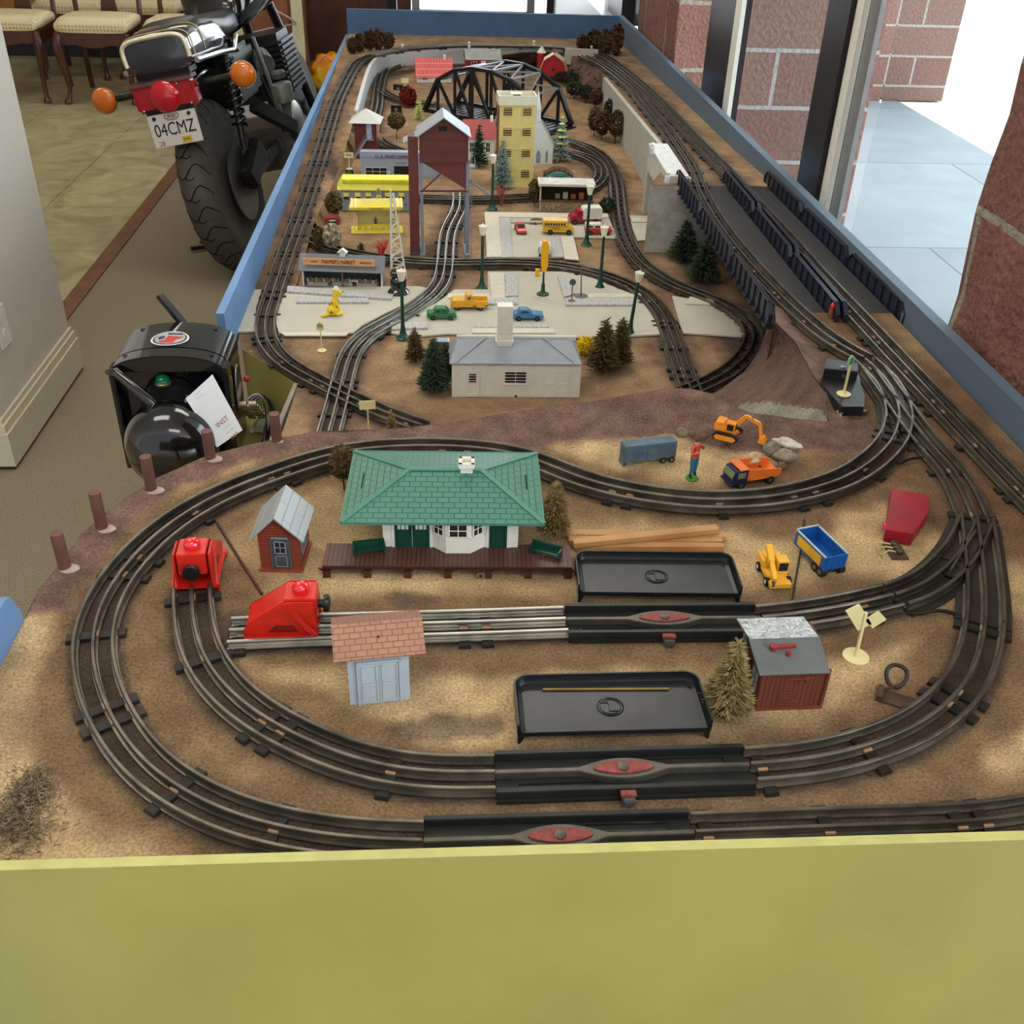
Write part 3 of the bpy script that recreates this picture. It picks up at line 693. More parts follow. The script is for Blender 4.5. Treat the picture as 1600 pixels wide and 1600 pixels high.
# --- station ---
fr = Frame((505, 903), (893, 905), 0); w = fr.w
hd = (fr.h(505, 885)[1] + fr.h(893, 886)[1]) / 2; dk = (fr.d(510, 848, hd)[1] + fr.d(891, 851, hd)[1]) / 2
pm = M('brown platform plastic', (84, 50, 42), .38, var=.1, scale=20)
nt = pm.node_tree; b_ = nt.nodes['Principled BSDF']; wv = nt.nodes.new('ShaderNodeTexWave'); wv.wave_type = 'BANDS'; wv.bands_direction = 'X'; wv.inputs['Scale'].default_value = 55; wv.wave_profile = 'SAW'
tcx = nt.nodes.new('ShaderNodeTexCoord'); bpx = nt.nodes.new('ShaderNodeBump'); bpx.inputs['Strength'].default_value = .7; bpx.inputs['Distance'].default_value = .001
nt.links.new(tcx.outputs['Object'], wv.inputs['Vector']); nt.links.new(wv.outputs['Fac'], bpx.inputs['Height']); nt.links.new(bpx.outputs['Normal'], b_.inputs['Normal'])
pm = brickmat('platform boards', (88, 54, 46), (52, 32, 28), .0046, .6, .0005, .36, bump=.5, axes='XY', offs=0)
st = thing('train_station', 'white stucco toy station with green shingled hip roof on a brown platform', 'toy station', fr.o, fr.rz)
m = MB(); m.box(-w / 2, w / 2, 0, dk, hd - .004, hd); m.build('platform', pm, st, bevel=.0005)
m = MB(); m.box(-w / 2, w / 2, 0, .0015, hd * .72, hd - .003)
for i in range(7):
    x = -w / 2 + (w - .0075) * i / 6
    m.box(x, x + .0075, 0, .004, 0, hd - .003); m.prism([(x - .005, hd - .003), (x + .0125, hd - .003), (x + .0085, hd * .55), (x - .001, hd * .55)], 0, .0015, 'Y')
for s in (-1, 1): m.box(s * w / 2 - (.0015 if s > 0 else 0), s * w / 2 + (0 if s > 0 else .0015), 0, dk, 0, hd - .003)
m.build('platform_skirt', M('dark brown skirt', (74, 36, 32), .4, var=.08), st)
yw = fr.d(601, 854, hd)[1]; xl = fr.h(599, 854, yw)[0]; xr = fr.h(809, 855, yw)[0]
ze = fr.h(690, 817, yw - .012)[1]; yb = fr.d(700, 706.5, ze)[1]; ye = yw - .012
exl = fr.d(532, 817, ze)[0]; exr = fr.d(850, 816, ze)[0]; ym = (ye + yb) / 2
rx0, zr = fr.h(640, 735, ym); rx1, zr2 = fr.h(752, 732, ym); zr = (zr + zr2) / 2
ywb = yb - .012
M_stucco = M('white stucco plastic', (228, 226, 214), .55, var=.03, bump=.6, bscale=700)
MB().box(xl, xr, yw, ywb, hd, ze - .001).build('wall', M_stucco, st)
bx0 = fr.h(675, 854, yw)[0]; bx1 = fr.h(757, 854, yw)[0]; bm0 = bx0 + (bx1 - bx0) * .27; bm1 = bx1 - (bx1 - bx0) * .27; bd = .011
bay = MB().prism([(bx0, yw + .001), (bm0, yw - bd), (bm1, yw - bd), (bx1, yw + .001)], hd, hd + (ze - hd) * .48).prism([(bx0 + .001, yw + .001), (bm0 + .0005, yw - bd + .001), (bm1 - .0005, yw - bd + .001), (bx1 - .001, yw + .001)], hd + (ze - hd) * .45, ze - .001).build('bay_window', M_stucco, st)
zc = hd + (ze - hd) * .72; hh = (ze - hd) * .44
win(bay, (bm0 + bm1) / 2, zc, (bm1 - bm0) * .78, hh, yw - bd + .0006, M_white, nx=2, nz=2)
for s, (xa, ya), (xb, yb_) in ((-1, (bx0, yw), (bm0, yw - bd)), (1, (bm1, yw - bd), (bx1, yw))):
    T = MB(); ang = math.atan2(yb_ - ya, xb - xa); o = win(bay, 0, 0, (bm1 - bm0) * .52, hh, 0, M_white)
    o.location = ((xa + xb) / 2, (ya + yb_) / 2, zc); o.rotation_euler = (0, 0, ang)
M_gdoor = M('dark green door plastic', (14, 62, 50), .35, var=.05)
dx0, dx1 = fr.h(617, 848, yw)[0], fr.h(672, 848, yw)[0]
MB().box(dx0 - .0025, dx1 + .0025, yw - .0009, yw, hd, ze - .001).build('door_frame', M_white, st)
for a_, c_ in ((dx0, (dx0 + dx1) / 2), ((dx0 + dx1) / 2, dx1)):
    d_ = door(st, (a_ + c_) / 2, hd + .0005, (c_ - a_) * .96, (ze - hd) * .97, yw - .0006, M_gdoor, panels=((.08, .5, .1, .9),))
    win(d_, (a_ + c_) / 2, hd + (ze - hd) * .76, (c_ - a_) * .75, (ze - hd) * .38, yw - .0016, M_gdoor, M_white, nx=3, nz=2, name='window')
cx = (fr.h(764, 848, yw)[0] + fr.h(792, 848, yw)[0]) / 2
MB().box(cx - .0115, cx + .0115, yw - .0009, yw, hd, ze - .001).build('door_frame', M_white, st)
door(st, cx, hd + .0005, .018, (ze - hd) * .95, yw - .0006, M_gdoor, panels=((.08, .95, .1, .9),))
roofm = shingle('green shingles', (74, 130, 112), (44, 86, 74), .0115, .0068, 'XY')
side_m = shingle('green shingles side', (84, 136, 116), (50, 90, 78), .0115, .0068, 'YX')
E_ = [Vector((exl, ye, ze)), Vector((exr, ye, ze)), Vector((exr, yb, ze)), Vector((exl, yb, ze))]; R0, R1 = Vector((rx0, ym, zr)), Vector((rx1, ym, zr))
rf = MB(); quadroof(rf, [E_[0], E_[1], R1, R0], .0018); quadroof(rf, [E_[2], E_[3], R0, R1], .0018)
rf = rf.build('roof', roofm, st)
for tri in ([E_[1], E_[2], R1], [E_[3], E_[0], R0]): m = MB(); quadroof(m, tri, .0018); m.build('roof', side_m, st, label='hipped end of the green roof')
m = MB()
for a_, c_ in ((E_[0], R0), (E_[1], R1), (E_[2], R1), (E_[3], R0), (R0, R1)): m.bar(a_ + Vector((0, 0, .0003)), c_ + Vector((0, 0, .0003)), .0055, .0016)
for i in range(4): m.bar(E_[i] - Vector((0, 0, .001)), E_[(i + 1) % 4] - Vector((0, 0, .001)), .0016, .0032)
m.build('ridge_cap', M('green plastic', (72, 128, 110), .4, var=.05), st)
MB().box(exl + .004, exr - .004, ye + .004, yb - .004, ze - .002, ze - .001).build('soffit', M_gdoor, st)
m = MB()
for (p0, p1) in (((561, 735), (567.5, 772)), ((824.5, 735), (827.5, 771))):
    xx = fr.h(sum(q[0] for q in (p0, p1)) / 2, 752, ym)[0]
    s = -1 if xx < 0 else 1; e = exl if s < 0 else exr; r_ = rx0 if s < 0 else rx1
    k = .24; xx = e + (r_ - e) * k; z_ = ze + (zr - ze) * k
    m.box(xx - .0006, xx + .0006, ym - .014, ym + .014, z_ - .001, z_ + .0011)
m.build('slot', M_dark, st)
cx, cz = fr.h(729, 733, ym)
ch = MB().box(cx - .0065, cx + .0065, ym - .005, ym + .005, zr - .012, zr + .007).build('chimney', M_white, st, bevel=.0005)
m = MB(); q = .008
for s in (-1, 1): m.box(cx - q, cx + q, ym + s * .0065 - .0018, ym + s * .0065 + .0018, zr + .006, zr + .011); m.box(cx + s * .0065 - .0018, cx + s * .0065 + .0018, ym - q, ym + q, zr + .006, zr + .011)
m.build('cap', M_white, ch)
fb_ = fr
def bench(px_, py_, rz, label):
    p = at(px_, py_, hd); t = thing('bench', label, 'toy bench', p, rz, 'green benches on the station platform')
    L = .024; t.scale = (.66, .66, .66)
    MB().box(-L, L, -.009, .004, .0065, .0085).build('seat', M_gdoor, t, bevel=.0004)
    m = MB()
    for k in range(4): m.box(-L, L, .004 + k * .0006, .0056 + k * .0006, .0095 + k * .0022, .0112 + k * .0022)
    m.box(-L, L, .0042, .005, .007, .017); m.build('backrest', M_gdoor, t)
    for s in (-1, 1):
        m = MB(); x = s * (L - .001)
        m.box(x - .0014, x + .0014, -.009, -.006, 0, .0135); m.box(x - .0014, x + .0014, .003, .006, 0, .013); m.box(x - .0016, x + .0016, -.0095, .005, .0125, .0145); m.box(x - .0012, x + .0012, -.009, .005, .004, .0065)
        m.build('leg', M_gdoor, t)
bench(577, 862, .16, 'dark green bench at the left end of the station platform')
bench(853, 866, -.42, 'dark green bench turned askew at the right end of the station platform')
# --- watchman's shanty ---
fr = Frame((409, 891), (471, 893), 0); w = fr.w
sh = thing('watchman_shanty', 'small red brown shanty with silver grey pitched roof and grey door', 'toy shed', fr.o, fr.rz)
hw = fr.h(401, 832)[1] ; ap = fr.h(429, 806)[1]; dp_ = .047
mb_ = brickmat('clapboard red', (136, 62, 40), (96, 40, 28), .2, .0032, .0005, .5, bump=.5, dist=.0008, axes='XZ')
m = MB().prism([(-w / 2, .003), (w / 2, .003), (w / 2, hw), (0, ap), (-w / 2, hw)], 0, dp_, 'Y'); m.build('wall', mb_, sh)
MB().box(-w / 2 - .002, w / 2 + .002, -.003, dp_ + .002, 0, .0035).build('floor_slab', M('red brown plastic', (140, 66, 44), .45), sh)
m = MB(); rxo = .007
for s in (-1, 1):
    quadroof(m, [(0, -.008, ap + .003), (s * (w / 2 + rxo), -.008, hw - (ap - hw) / (w / 2) * rxo + .003), (s * (w / 2 + rxo), dp_ + .006, hw - (ap - hw) / (w / 2) * rxo + .003), (0, dp_ + .006, ap + .003)], .0014)
m.build('roof', brickmat('board roof', (158, 164, 166), (120, 124, 126), .05, .007, .0004, .35, bump=.4, dist=.0006, axes='YX'), sh)
door(sh, .0015, .004, w * .42, hw * .8, 0, M_grey, panels=((.06, .42, .15, .85),))
MB().box(-w * .25 + .0015, w * .25 + .0015, -.0012, 0, .004, hw * .86).build('door_frame', M_dgrey, sh)
win(sh, .0015, .004 + hw * .56, w * .30, hw * .33, -.0013, M_grey, M_dark, name='window')
win(sh, dp_ * .5, hw * .55, dp_ * .6, hw * .5, w / 2, M_grey, M_dgrey, face=1, ax='Y')
# --- small shed with tan roof ---
fr = Frame((547.4, 1101.7), (641, 1092), 0); w = fr.w
sd = thing('storage_shed', 'small shed with tan brick-pattern roof and pale grey double door', 'toy shed', fr.o, fr.rz)
zt_ = fr.h(545, 1037)[1]; D = .04
e0 = fr.h(520.7, 1036, -.007); e1 = fr.h(665.6, 1022.5, -.007); r0 = fr.h(517.7, 977, D * .55); r1 = fr.h(659.3, 964, D * .55)
ez = (e0[1] + e1[1]) / 2; rz_ = (r0[1] + r1[1]) / 2; x0 = (e0[0] + r0[0]) / 2; x1 = (e1[0] + r1[0]) / 2
Mlg = M('pale grey plastic', (168, 178, 188), .5, var=.03)
MB().prism([(0, 0), (D * 1.1, 0), (D * 1.1, ez), (D * .55, rz_ - .003), (0, ez)], -w / 2, w / 2, 'X').build('wall', Mlg, sd)
m = MB(); quadroof(m, [(x0, -.007, ez + .001), (x1, -.007, ez + .001), (x1, D * .55, rz_), (x0, D * .55, rz_)], .0022); quadroof(m, [(x0, D * 1.1 + .007, ez + .001), (x1, D * 1.1 + .007, ez + .001), (x1, D * .55, rz_), (x0, D * .55, rz_)], .0022)
m.build('roof', brickmat('tan roof', (166, 120, 98), (128, 86, 70), .0088, .0048, .0005, .5, bump=.5, dist=.0007, axes='XY'), sd)
k = .45; MB().lathe([(.0012, 0), (.0012, .0006)], ((x0 + x1) / 2, -.007 + (D * .55 + .007) * .55, ez + .001 + (rz_ - ez) * .55)).build('screw_hole', M('rust hole', (90, 30, 24), .8), sd)
m = MB(); 
for a_, b_ in ((-.36, -.33), (.33, .36)): m.box(w * a_, w * b_, -.0022, 0, 0, ez * .86)
m.box(-w * .36, w * .36, -.0022, 0, ez * .83, ez * .87); m.build('door_frame', Mlg, sd)
pk = M('pale grey boards', (172, 180, 186), .5, var=0)
door(sd, -w * .165, .0005, w * .325, ez * .8, 0, Mlg, panels=((.05, .48, .12, .9), (.54, .95, .12, .9)))
door(sd, w * .165, .0005, w * .325, ez * .8, 0, Mlg, panels=((.05, .48, .12, .9), (.54, .95, .12, .9)))
# --- brown toolshed ---
fr = Frame((1181.7, 1109.5), (1281, 1105.7), 0); w = fr.w
ts = thing('tool_shed', 'dark red brown clapboard shed with grey roof half covered in silver foil', 'toy shed', fr.o, fr.rz)
e0 = fr.h(1187.4, 1055, -.004); e1 = fr.h(1297.6, 1051.4, -.004); ez = (e0[1] + e1[1]) / 2; D = .055; yrd = D * .52
r0 = fr.h(1170, 998.8, yrd); r1 = fr.h(1281, 994.5, yrd); rz_ = (r0[1] + r1[1]) / 2; b0 = fr.h(1152, 968.6, D + .004); b1 = fr.h(1256.5, 965.7, D + .004); bz = min(rz_ - .004, (b0[1] + b1[1]) / 2)
tm = brickmat('brown vertical boards', (108, 56, 42), (74, 36, 28), .0042, .3, .0004, .5, bump=.5, dist=.0007, axes='XZ', offs=0)
MB().prism([(0, 0), (D, 0), (D, bz - .001), (yrd, rz_ - .002), (0, ez - .001)], -w / 2, w / 2, 'X').build('wall', tm, ts)
m = MB()
for x in (-w / 2, w / 2): m.box(x - .0012, x + .0012, -.0012, .0016, 0, ez)
m.box(-w / 2 - .001, w / 2 + .001, -.0014, .001, 0, .003); m.box(-w * .1, w * .28, -.0013, 0, ez * .78, ez * .82); m.box(-w * .05, w * .12, -.0013, 0, ez * .2, ez * .24)
for k in range(5): m.box(-w * .2, w * .06, -.0011, 0, ez * (.14 + .07 * k), ez * (.16 + .07 * k))
m.bar((w * .06, -.0008, ez * .7), (w * .13, -.0008, ez * .85), .0012, .001); m.bar((w * .13, -.0008, ez * .85), (w * .2, -.0008, ez * .7), .0012, .001)
m.build('moulded_trim', M('brown trim plastic', (112, 58, 44), .45), ts)
m = MB(); quadroof(m, [(e0[0], -.004, ez), (e1[0], -.004, ez), (r1[0], yrd, rz_), (r0[0], yrd, rz_)], .0016); m.build('roof', M('grey roof plastic', (96, 100, 100), .5, var=.06), ts)
m = MB(); quadroof(m, [(r0[0] + .001, yrd, rz_), (r1[0] - .001, yrd, rz_), (b1[0], D + .006, bz), (b0[0], D + .006, bz)], .0016)
foil = M('crinkled foil', (196, 200, 202), .28, .75, var=.12, scale=70, bump=1, bscale=120)
fo = m.build('roof', foil, ts, label='roof slope covered in silver foil')
m = MB(); rr = random.Random(4)
for k in range(9):
    u, v = rr.random() * .8 + .05, rr.random() * .8 + .05; P = Vector((r0[0] + (r1[0] - r0[0]) * u, yrd + (D - yrd) * v, rz_ + (bz - rz_) * v + .0006)); a_ = rr.uniform(0, 3)
    m.bar(P, P + Vector((math.cos(a_) * .012, math.sin(a_) * .006, (bz - rz_) / (D - yrd) * math.sin(a_) * .006)), .0008, .0006)
m.build('crease', foil, fo)
rk = .38; P = Vector(((e0[0] + r0[0]) / 2 + w * .42, -.004 + (yrd + .004) * .7, ez + (rz_ - ez) * .7))
m = MB(); m.bar(P + Vector((-.006, 0, .002)), P + Vector((.014, .001, .002)), .003, .003); m.lathe([(.0035, 0), (.0035, .004)], P + Vector((-.006, 0, .0)), n=10); m.lathe([(.0025, 0), (.0018, .004)], P + Vector((.006, -.006, -.002)), n=10)
m.build('roof_lamp', M('dull red plastic', (132, 44, 42), .45), ts)
m = MB(); m.tube([(-w / 2 - .001, D * .55, ez * .5), (-w / 2 - .004, D * .6, ez * .75), (-w / 2 - .005, D * .75, ez * 1.05), (-w / 2 - .002, D * .9, ez * 1.12)], .0028, 8); m.tube([(-w / 2 - .004, D * .5, ez * .28), (-w / 2 - .004, D * .55, ez * .72)], .0026, 8)
m.build('stove_pipe', M_dgrey, ts)
win(ts, D * .3, ez * .5, D * .32, ez * .5, -w / 2, M_dgrey, M('pale grey pane', (140, 146, 150), .3), face=-1, ax='Y')
# --- black trays ---
def tray(pl, pr, fl, bl, brr, label, rod=None):
    fr = Frame(pl, pr, 0); w = fr.w; zf_ = fr.h(*fl)[1]; lip = .009
    t = thing('accessory_tray', label, 'black plastic tray', fr.o, fr.rz)
    D = (fr.d(*bl, zf_ + lip)[1] + fr.d(*brr, zf_ + lip)[1]) / 2
    MB().box(-w / 2, w / 2, 0, D, zf_ - .002, zf_).build('tray_floor', M('worn black plastic', (34, 36, 40), .30, var=.35, scale=30, detail=6), t)
    # rounded lip round three sides
    R = .012; path = [(-w / 2, 0)] + [(-w / 2 + R - R * math.cos(q), D - R + R * math.sin(q)) for q in np.linspace(0, PI / 2, 7)] + [(w / 2 - R + R * math.sin(q), D - R + R * math.cos(q)) for q in np.linspace(0, PI / 2, 7)] + [(w / 2, 0)]
    fp = frames([Vector((x, y, 0)) for x, y in path]); vs = []; prof = [(-.0075, zf_ - .0003), (-.003, zf_ + .001), (-.0012, zf_ + .004), (-.0008, zf_ + lip), (.0008, zf_ + lip), (.0008, zf_ - .002), (-.002, zf_ - .002)]
    for p, d, s in fp:
        for a_, z_ in prof: q = p + s * a_; vs.append((q.x, q.y, z_))
    n = len(prof); m = MB(); m.add(vs, [(i * n + k, i * n + (k + 1) % n, (i + 1) * n + (k + 1) % n, (i + 1) * n + k) for i in range(len(fp) - 1) for k in range(n)] + [tuple(range(n)), tuple(range(len(vs) - n, len(vs)))])
    m.build('rim', M_black, t, smooth=40)
    MB().box(-w / 2, w / 2, -.0008, .001, zf_ - .004, zf_ + .0006).build('front_edge', M_black, t, bevel=.0004)
    for sx in (-1, 1):
        for y_ in (0, D - .012):
            m = MB(); x = sx * (w / 2); m.prism([(x, zf_), (x - sx * .008, zf_), (x - sx * .002, 0), (x, 0)], y_, y_ + .0016, 'Y'); m.prism([(y_, zf_), (y_ + .01, zf_), (y_ + .003, 0), (y_, 0)], x - (.0015 if sx > 0 else 0), x + (0 if sx > 0 else .0015), 'X'); m.build('leg', M_black, t)
    m = MB(); cy = D * .46; k = .011
    for rr_, r_ in ((k, .0006), (k * .8, .0003)): m.tube([(rr_ * math.cos(q), cy + rr_ * .95 * math.sin(q), zf_ + .0004) for q in np.linspace(0, 2 * PI, 33)], r_, 5)
    m.box(-.0004 - .001, .0004 - .001, cy - .005, cy + .005, zf_, zf_ + .0008); m.box(-.0015, .006, cy - .0055, cy - .0047, zf_, zf_ + .0008); m.box(-.008, -.001, cy + .0045, cy + .0055, zf_, zf_ + .0008)
    m.build('raised_emblem', M_black, t)
    return t, fr, zf_, D
tray((903, 941), (1154.5, 943.6), (903, 925), (900, 861), (1133, 862), 'black plastic tray in front of the wooden sticks')
t, fr, zf_, D = tray((809, 1162), (1107.5, 1153.8), (810, 1145.5), (803, 1056), (1078.7, 1046.5), 'black plastic tray nearest the front board with a brass rod in it')
a_, c_ = at(848, 1077, zf_ + .001), at(1045, 1076, zf_ + .001)
lab(MB().cyl(a_, c_, .0011, n=8).build('rod', M('dull brass', (168, 140, 86), .4, .8, var=.15), None), 'thin brass rod lying in the front black tray', 'rod')
# =================== front level: small things ===================
# red bumpers
def bumper(label, base, rz, sc=1.0):
    t = thing('track_bumper', label, 'toy track bumper', base, rz); RM = M('bumper red', (206, 38, 26), .38, var=.1, scale=80, coat=.2)
    L, W, Hh = .066, .042, .044
    prof = [(-L / 2, .004), (L / 2, .004), (L / 2, .028), (L / 2 - .002, Hh), (L / 2 - .026, Hh), (-L / 2 + .003, .018), (-L / 2, .014)]
    m = MB()
    for s in (-1, 1): m.prism(prof, s * .0165 - .001, s * .0165 + .001, 'Y')
    m.box(-L / 2, L / 2, -W / 2, W / 2, .004, .0065)
    for s in (-1, 1):
        for x in (-L / 2, L / 2 - .01): m.box(x, x + .01, s * W / 2 - .0012, s * W / 2 + .0012, -.002, .0065)
    m.build('frame', RM, t, bevel=.0007)
    m = MB(); m.prism([(L / 2 - .028, Hh + .001), (L / 2 + .0, Hh + .001), (L / 2 + .001, .022), (L / 2 - .028, .026)], -.0135, .0135, 'Y'); m.prism([(-L / 2 + .002, .017), (L / 2 - .027, Hh), (L / 2 - .027, Hh - .01), (-L / 2 + .004, .007)], -.0155, .0155, 'Y'); m.build('housing', RM, t, bevel=.0008)
    for s in (-1, 1):
        MB().bar((L / 2 - .024, s * .0178, Hh - .004), (L / 2 - .001, s * .0215, .008), .005, .002, up=(0, 1, 0)).build('brace', RM, t)
        MB().prism([(-.012, .011), (.016, .011), (.012, .019), (-.004, .019)], s * .0171 - .0008, s * .0171 + .0008, 'Y').build('cutout', M('dark red recess', (130, 24, 18), .5), t)
    m = MB().lathe([(.0075, 0), (.0081, .002), (.0077, .0045), (.0058, .0075), (.0027, .0092), (.0001, .0097)], (L / 2 - .014, 0, Hh + .001), n=28, flute=.06); m.build('lamp_lens', M_redlens, t, smooth=35)
    d = MB().lathe([(.004, 0), (.004, .004), (.0078, .0045), (.0084, .007), (.0078, .0095), (.005, .0102), (.003, .0098), (.0001, .0098)], (L / 2 + .001, 0, .030), n=24, ax='X').build('buffer_disc', M_black, t, smooth=40)
    return t
pA = (at(385, 1006, 0) + at(494, 1006, 0)) / 2; pA.y += .021
bumper('red bumper with ribbed lens seen side on, next to the tan-roofed shed', pA, .0)
pB = (at(262, 927, 0) + at(333, 927, 0)) / 2; bumper('red bumper with black buffer disc facing the front board', pB + Vector((.004, .034, 0)), -PI / 2 + .05)
# trees
def tuft_tree(name, label, p, h, r, col, trunk=True, n=900, shape='cone', group=None, seed=1, leaf=.006, base=None, r0=.0, cat='model tree', lean=0, low=.1):
    rr = random.Random(seed); t = thing(name, label, cat, p, rr.uniform(0, 6), group)
    m = MB(); vs = []; fs = []
    for i in range(n):
        u = rr.random()
        if shape == 'cone': zf_ = low + (1 - low) * (1 - math.sqrt(u)); R = r * (1 - (zf_ - low) / (1 - low)) ** .85 + r * .08; a = rr.uniform(0, 2 * PI); k = rr.uniform(.45, 1) if rr.random() < .8 else rr.uniform(.1, .5); c = Vector((math.cos(a) * R * k, math.sin(a) * R * k, h * zf_))
        elif shape == 'tier':
            zf_ = low + (1 - low) * (1 - math.sqrt(u)); q = (zf_ * 9) % 1; R = r * (1 - (zf_ - low) / (1 - low)) * (1.15 - .5 * q) + r * .05; a = rr.uniform(0, 2 * PI); k = rr.uniform(.3, 1); c = Vector((math.cos(a) * R * k, math.sin(a) * R * k, h * zf_ - R * k * .2))
        else:
            v = Vector((rr.gauss(0, 1), rr.gauss(0, 1), rr.gauss(0, 1))).normalized() * rr.uniform(.55, 1) ** .5; a = math.atan2(v.y, v.x)
            c = Vector((v.x * r, v.y * r, h * (low + 1) / 2 + v.z * h * (1 - low) / 2)); 
        o = Vector((math.cos(a), math.sin(a), rr.uniform(-.1, .5))); o.normalize(); s = Vector((-math.sin(a), math.cos(a), rr.uniform(-.5, .5))).normalized()
        l = leaf * rr.uniform(.6, 1.3); wd = l * .28
        if shape == 'ball': o = Vector((rr.gauss(0, 1), rr.gauss(0, 1), rr.gauss(0, 1))).normalized(); s = o.cross(Vector((.3, .5, .8))).normalized(); wd = l * .5
        k = len(vs); up = o.cross(s) * wd; vs += [c - o * l * .4 - s * wd, c - o * l * .4 + s * wd, c + o * l, c - o * l * .4 + up]; fs += [(k, k + 1, k + 2), (k, k + 3, k + 2), (k + 1, k + 3, k + 2)]
    m.add(vs, fs); m.build('foliage', col, t)
    if trunk: MB().cyl((0, 0, 0), (0, 0, h * (.9 if shape != 'ball' else .55)), max(.0012, r * .07), .0006, n=6).build('trunk', M('dark trunk', (62, 46, 36), .9), t)
    if base: MB().lathe([(base, 0), (base, .002), (base * .4, .004)], n=14).build('base', M_black, t)
    return t
def tcol(name, a, b): return M(name, a, .9, col2=b, scale=160, lo=.3, hi=.7, spec=.1)
TC1 = tcol('olive needles', (96, 84, 48), (170, 150, 104)); TC2 = tcol('dry needles', (84, 66, 38), (160, 136, 88)); TC3 = tcol('dark green needles', (36, 48, 36), (78, 92, 70)); TC4 = tcol('brown green needles', (66, 54, 34), (112, 96, 62))
def Htree(base, top, z=0.0):
    b = at(*base, z); return b, atY(*top, b.y).z - z
def wpx(base, n, z=0.0): b = at(*base, z); return (at(base[0] + n, base[1], z) - b).length
b, h = Htree((1133, 1113), (1133, 1000)); tuft_tree('pine_tree', 'bristly olive pine tree on a round black base beside the brown shed', b, h, wpx((1133, 1080), 37), TC1, n=2600, seed=3, leaf=.0042, base=.0085, low=.12)
b, h = Htree((864, 838), (868, 752)); tuft_tree('pine_tree', 'tan bristly pine tree beside the right end of the green station roof', b, h, wpx((866, 830), 25), TC2, n=1900, seed=5, leaf=.0045, low=.15)
b, h = Htree((538, 765), (538, 698)); tuft_tree('round_tree', 'brown round bush peeping out behind the left corner of the green station roof', b, h, wpx((538, 745), 17), TC4, n=900, shape='ball', seed=6, low=.3)
# wooden sticks
M_ply = M('pine stick', (196, 150, 98), .6, col2=(170, 120, 76), scale=14)
for i, (a_, b_, zz_, lb) in enumerate((((884, 838), (1131, 842), .001, 'flat pine stick furthest back in the pile behind the black tray'), ((888, 848), (1128, 851), .001, 'pine stick in the middle of the pile behind the black tray'), ((898, 857), (1130, 857.5), .001, 'pine stick at the bottom of the pile touching the black tray'), ((895, 853), (1120, 830), .0075, 'pine stick lying diagonally on top of the other sticks'))):
    p, q = at(*a_, zz_), at(*b_, zz_); o = MB().bar(Vector((0, 0, .003)), (q - p) + Vector((0, 0, .003)), .010, .006).build('wooden_stick', M_ply, None, bevel=.0003); o.location = p; lab(o, lb, 'wooden stick', 'pine sticks behind the tray')
# thin wires and rods
def wire(name, pts, r, mat, label, cat='wire', n=6):
    o = MB().tube(pts, r, n).build(name, mat, None, smooth=60); return lab(o, label, cat)
M_wire = M('black wire', (26, 24, 22), .5)
wire('thin_rod', [at(1257, 812, .002), at(1251, 860, .002), at(1237, 942, .002)], .0009, M_wire, 'thin black wire between the yellow crane and the blue trailer')
wire('rusty_rod', [at(336, 811, .0016), at(372, 870, .0016), at(409, 928, .0016)], .0015, M('rusty rod', (70, 34, 28), .6), 'thin rusty rod lying between the shanty and the left bumper', 'rod')
wire('black_cable', spline([at(1416, 958, .002), at(1430, 962, .003), at(1448, 955, .004), at(1475, 953, .004), at(1500, 960, .003), at(1508, 966, .002)], .004, 1), .0018, M_wire, 'black cable looping beside the right-hand switch')
wire('black_cable', spline([at(1393, 716, .002), at(1405, 727, .003), at(1416, 718, .004), at(1440, 714, .004), at(1456, 716, .002)], .004, 1), .0016, M_wire, 'black cable snaking above the red relay housing')
# yellow crane truck
YL = M('crane yellow', (240, 182, 60), .4, var=.04)
def wheel(m, c, r, w, ax='Y'):
    m.lathe([(r * .5, -w / 2), (r, -w / 2), (r, w / 2), (r * .5, w / 2)], c, 14, ax)
def wheels(t, pos, r, w, ax='Y', hub=None):
    for c in pos:
        m = MB(); wheel(m, (0, 0, 0), r, w, ax); o = m.build('wheel', M('tyre black', (24, 24, 24), .7), t, smooth=40); o.location = c
        h_ = MB().lathe([(r * .5, -w * .55), (r * .5, w * .55)], (0, 0, 0), 10, ax).build('hub', hub or M_alu, o)
a_ = at(1201, 922, 0); b_ = at(1236, 925, 0); c_ = at(1192, 872, 0); o_ = (a_ + b_) / 2; dr = (o_ - c_).normalized(); W = (b_ - a_).length; L = .046
t = thing('crane_truck', 'yellow toy crane truck parked beside the thin black wire', 'toy truck', o_, math.atan2(-dr.y, -dr.x))
# local +x points back from the front bumper
MB().box(.0, L, -W / 2, W / 2, .005, .0085).box(0, .006, -W / 2, W / 2, .003, .007).build('chassis', YL, t, bevel=.0005)
MB().box(.003, .016, -W * .18, W * .2, .008, .0105).box(.010, .020, -W * .1, W * .5, .0085, .012).build('deck_lockers', YL, t, bevel=.0005)
cb = MB().box(.016, .030, .000, -W / 2 - .001 + .0, .0085, .024).build('cab', YL, t, bevel=.0008); MB().box(.0155, .0165, -W / 2 + .0005, -.0012, .013, .0225).box(.018, .026, -W / 2 - .0016, -W / 2 - .0004, .014, .0215).build('window', M_dark, cb)
MB().box(.028, L, -W / 2, W / 2, .0085, .017).box(.03, L - .004, -W * .3, W * .4, .017, .021).build('engine_housing', YL, t, bevel=.0006)
m = MB(); A = Vector((.042, W * .12, .026)); B_ = Vector((-.001, W * .36, .0145)); m.bar(A, B_, .0045, .005); m.bar(A, (A + B_) / 2, .0062, .0066); m.build('boom', YL, t, bevel=.0004)
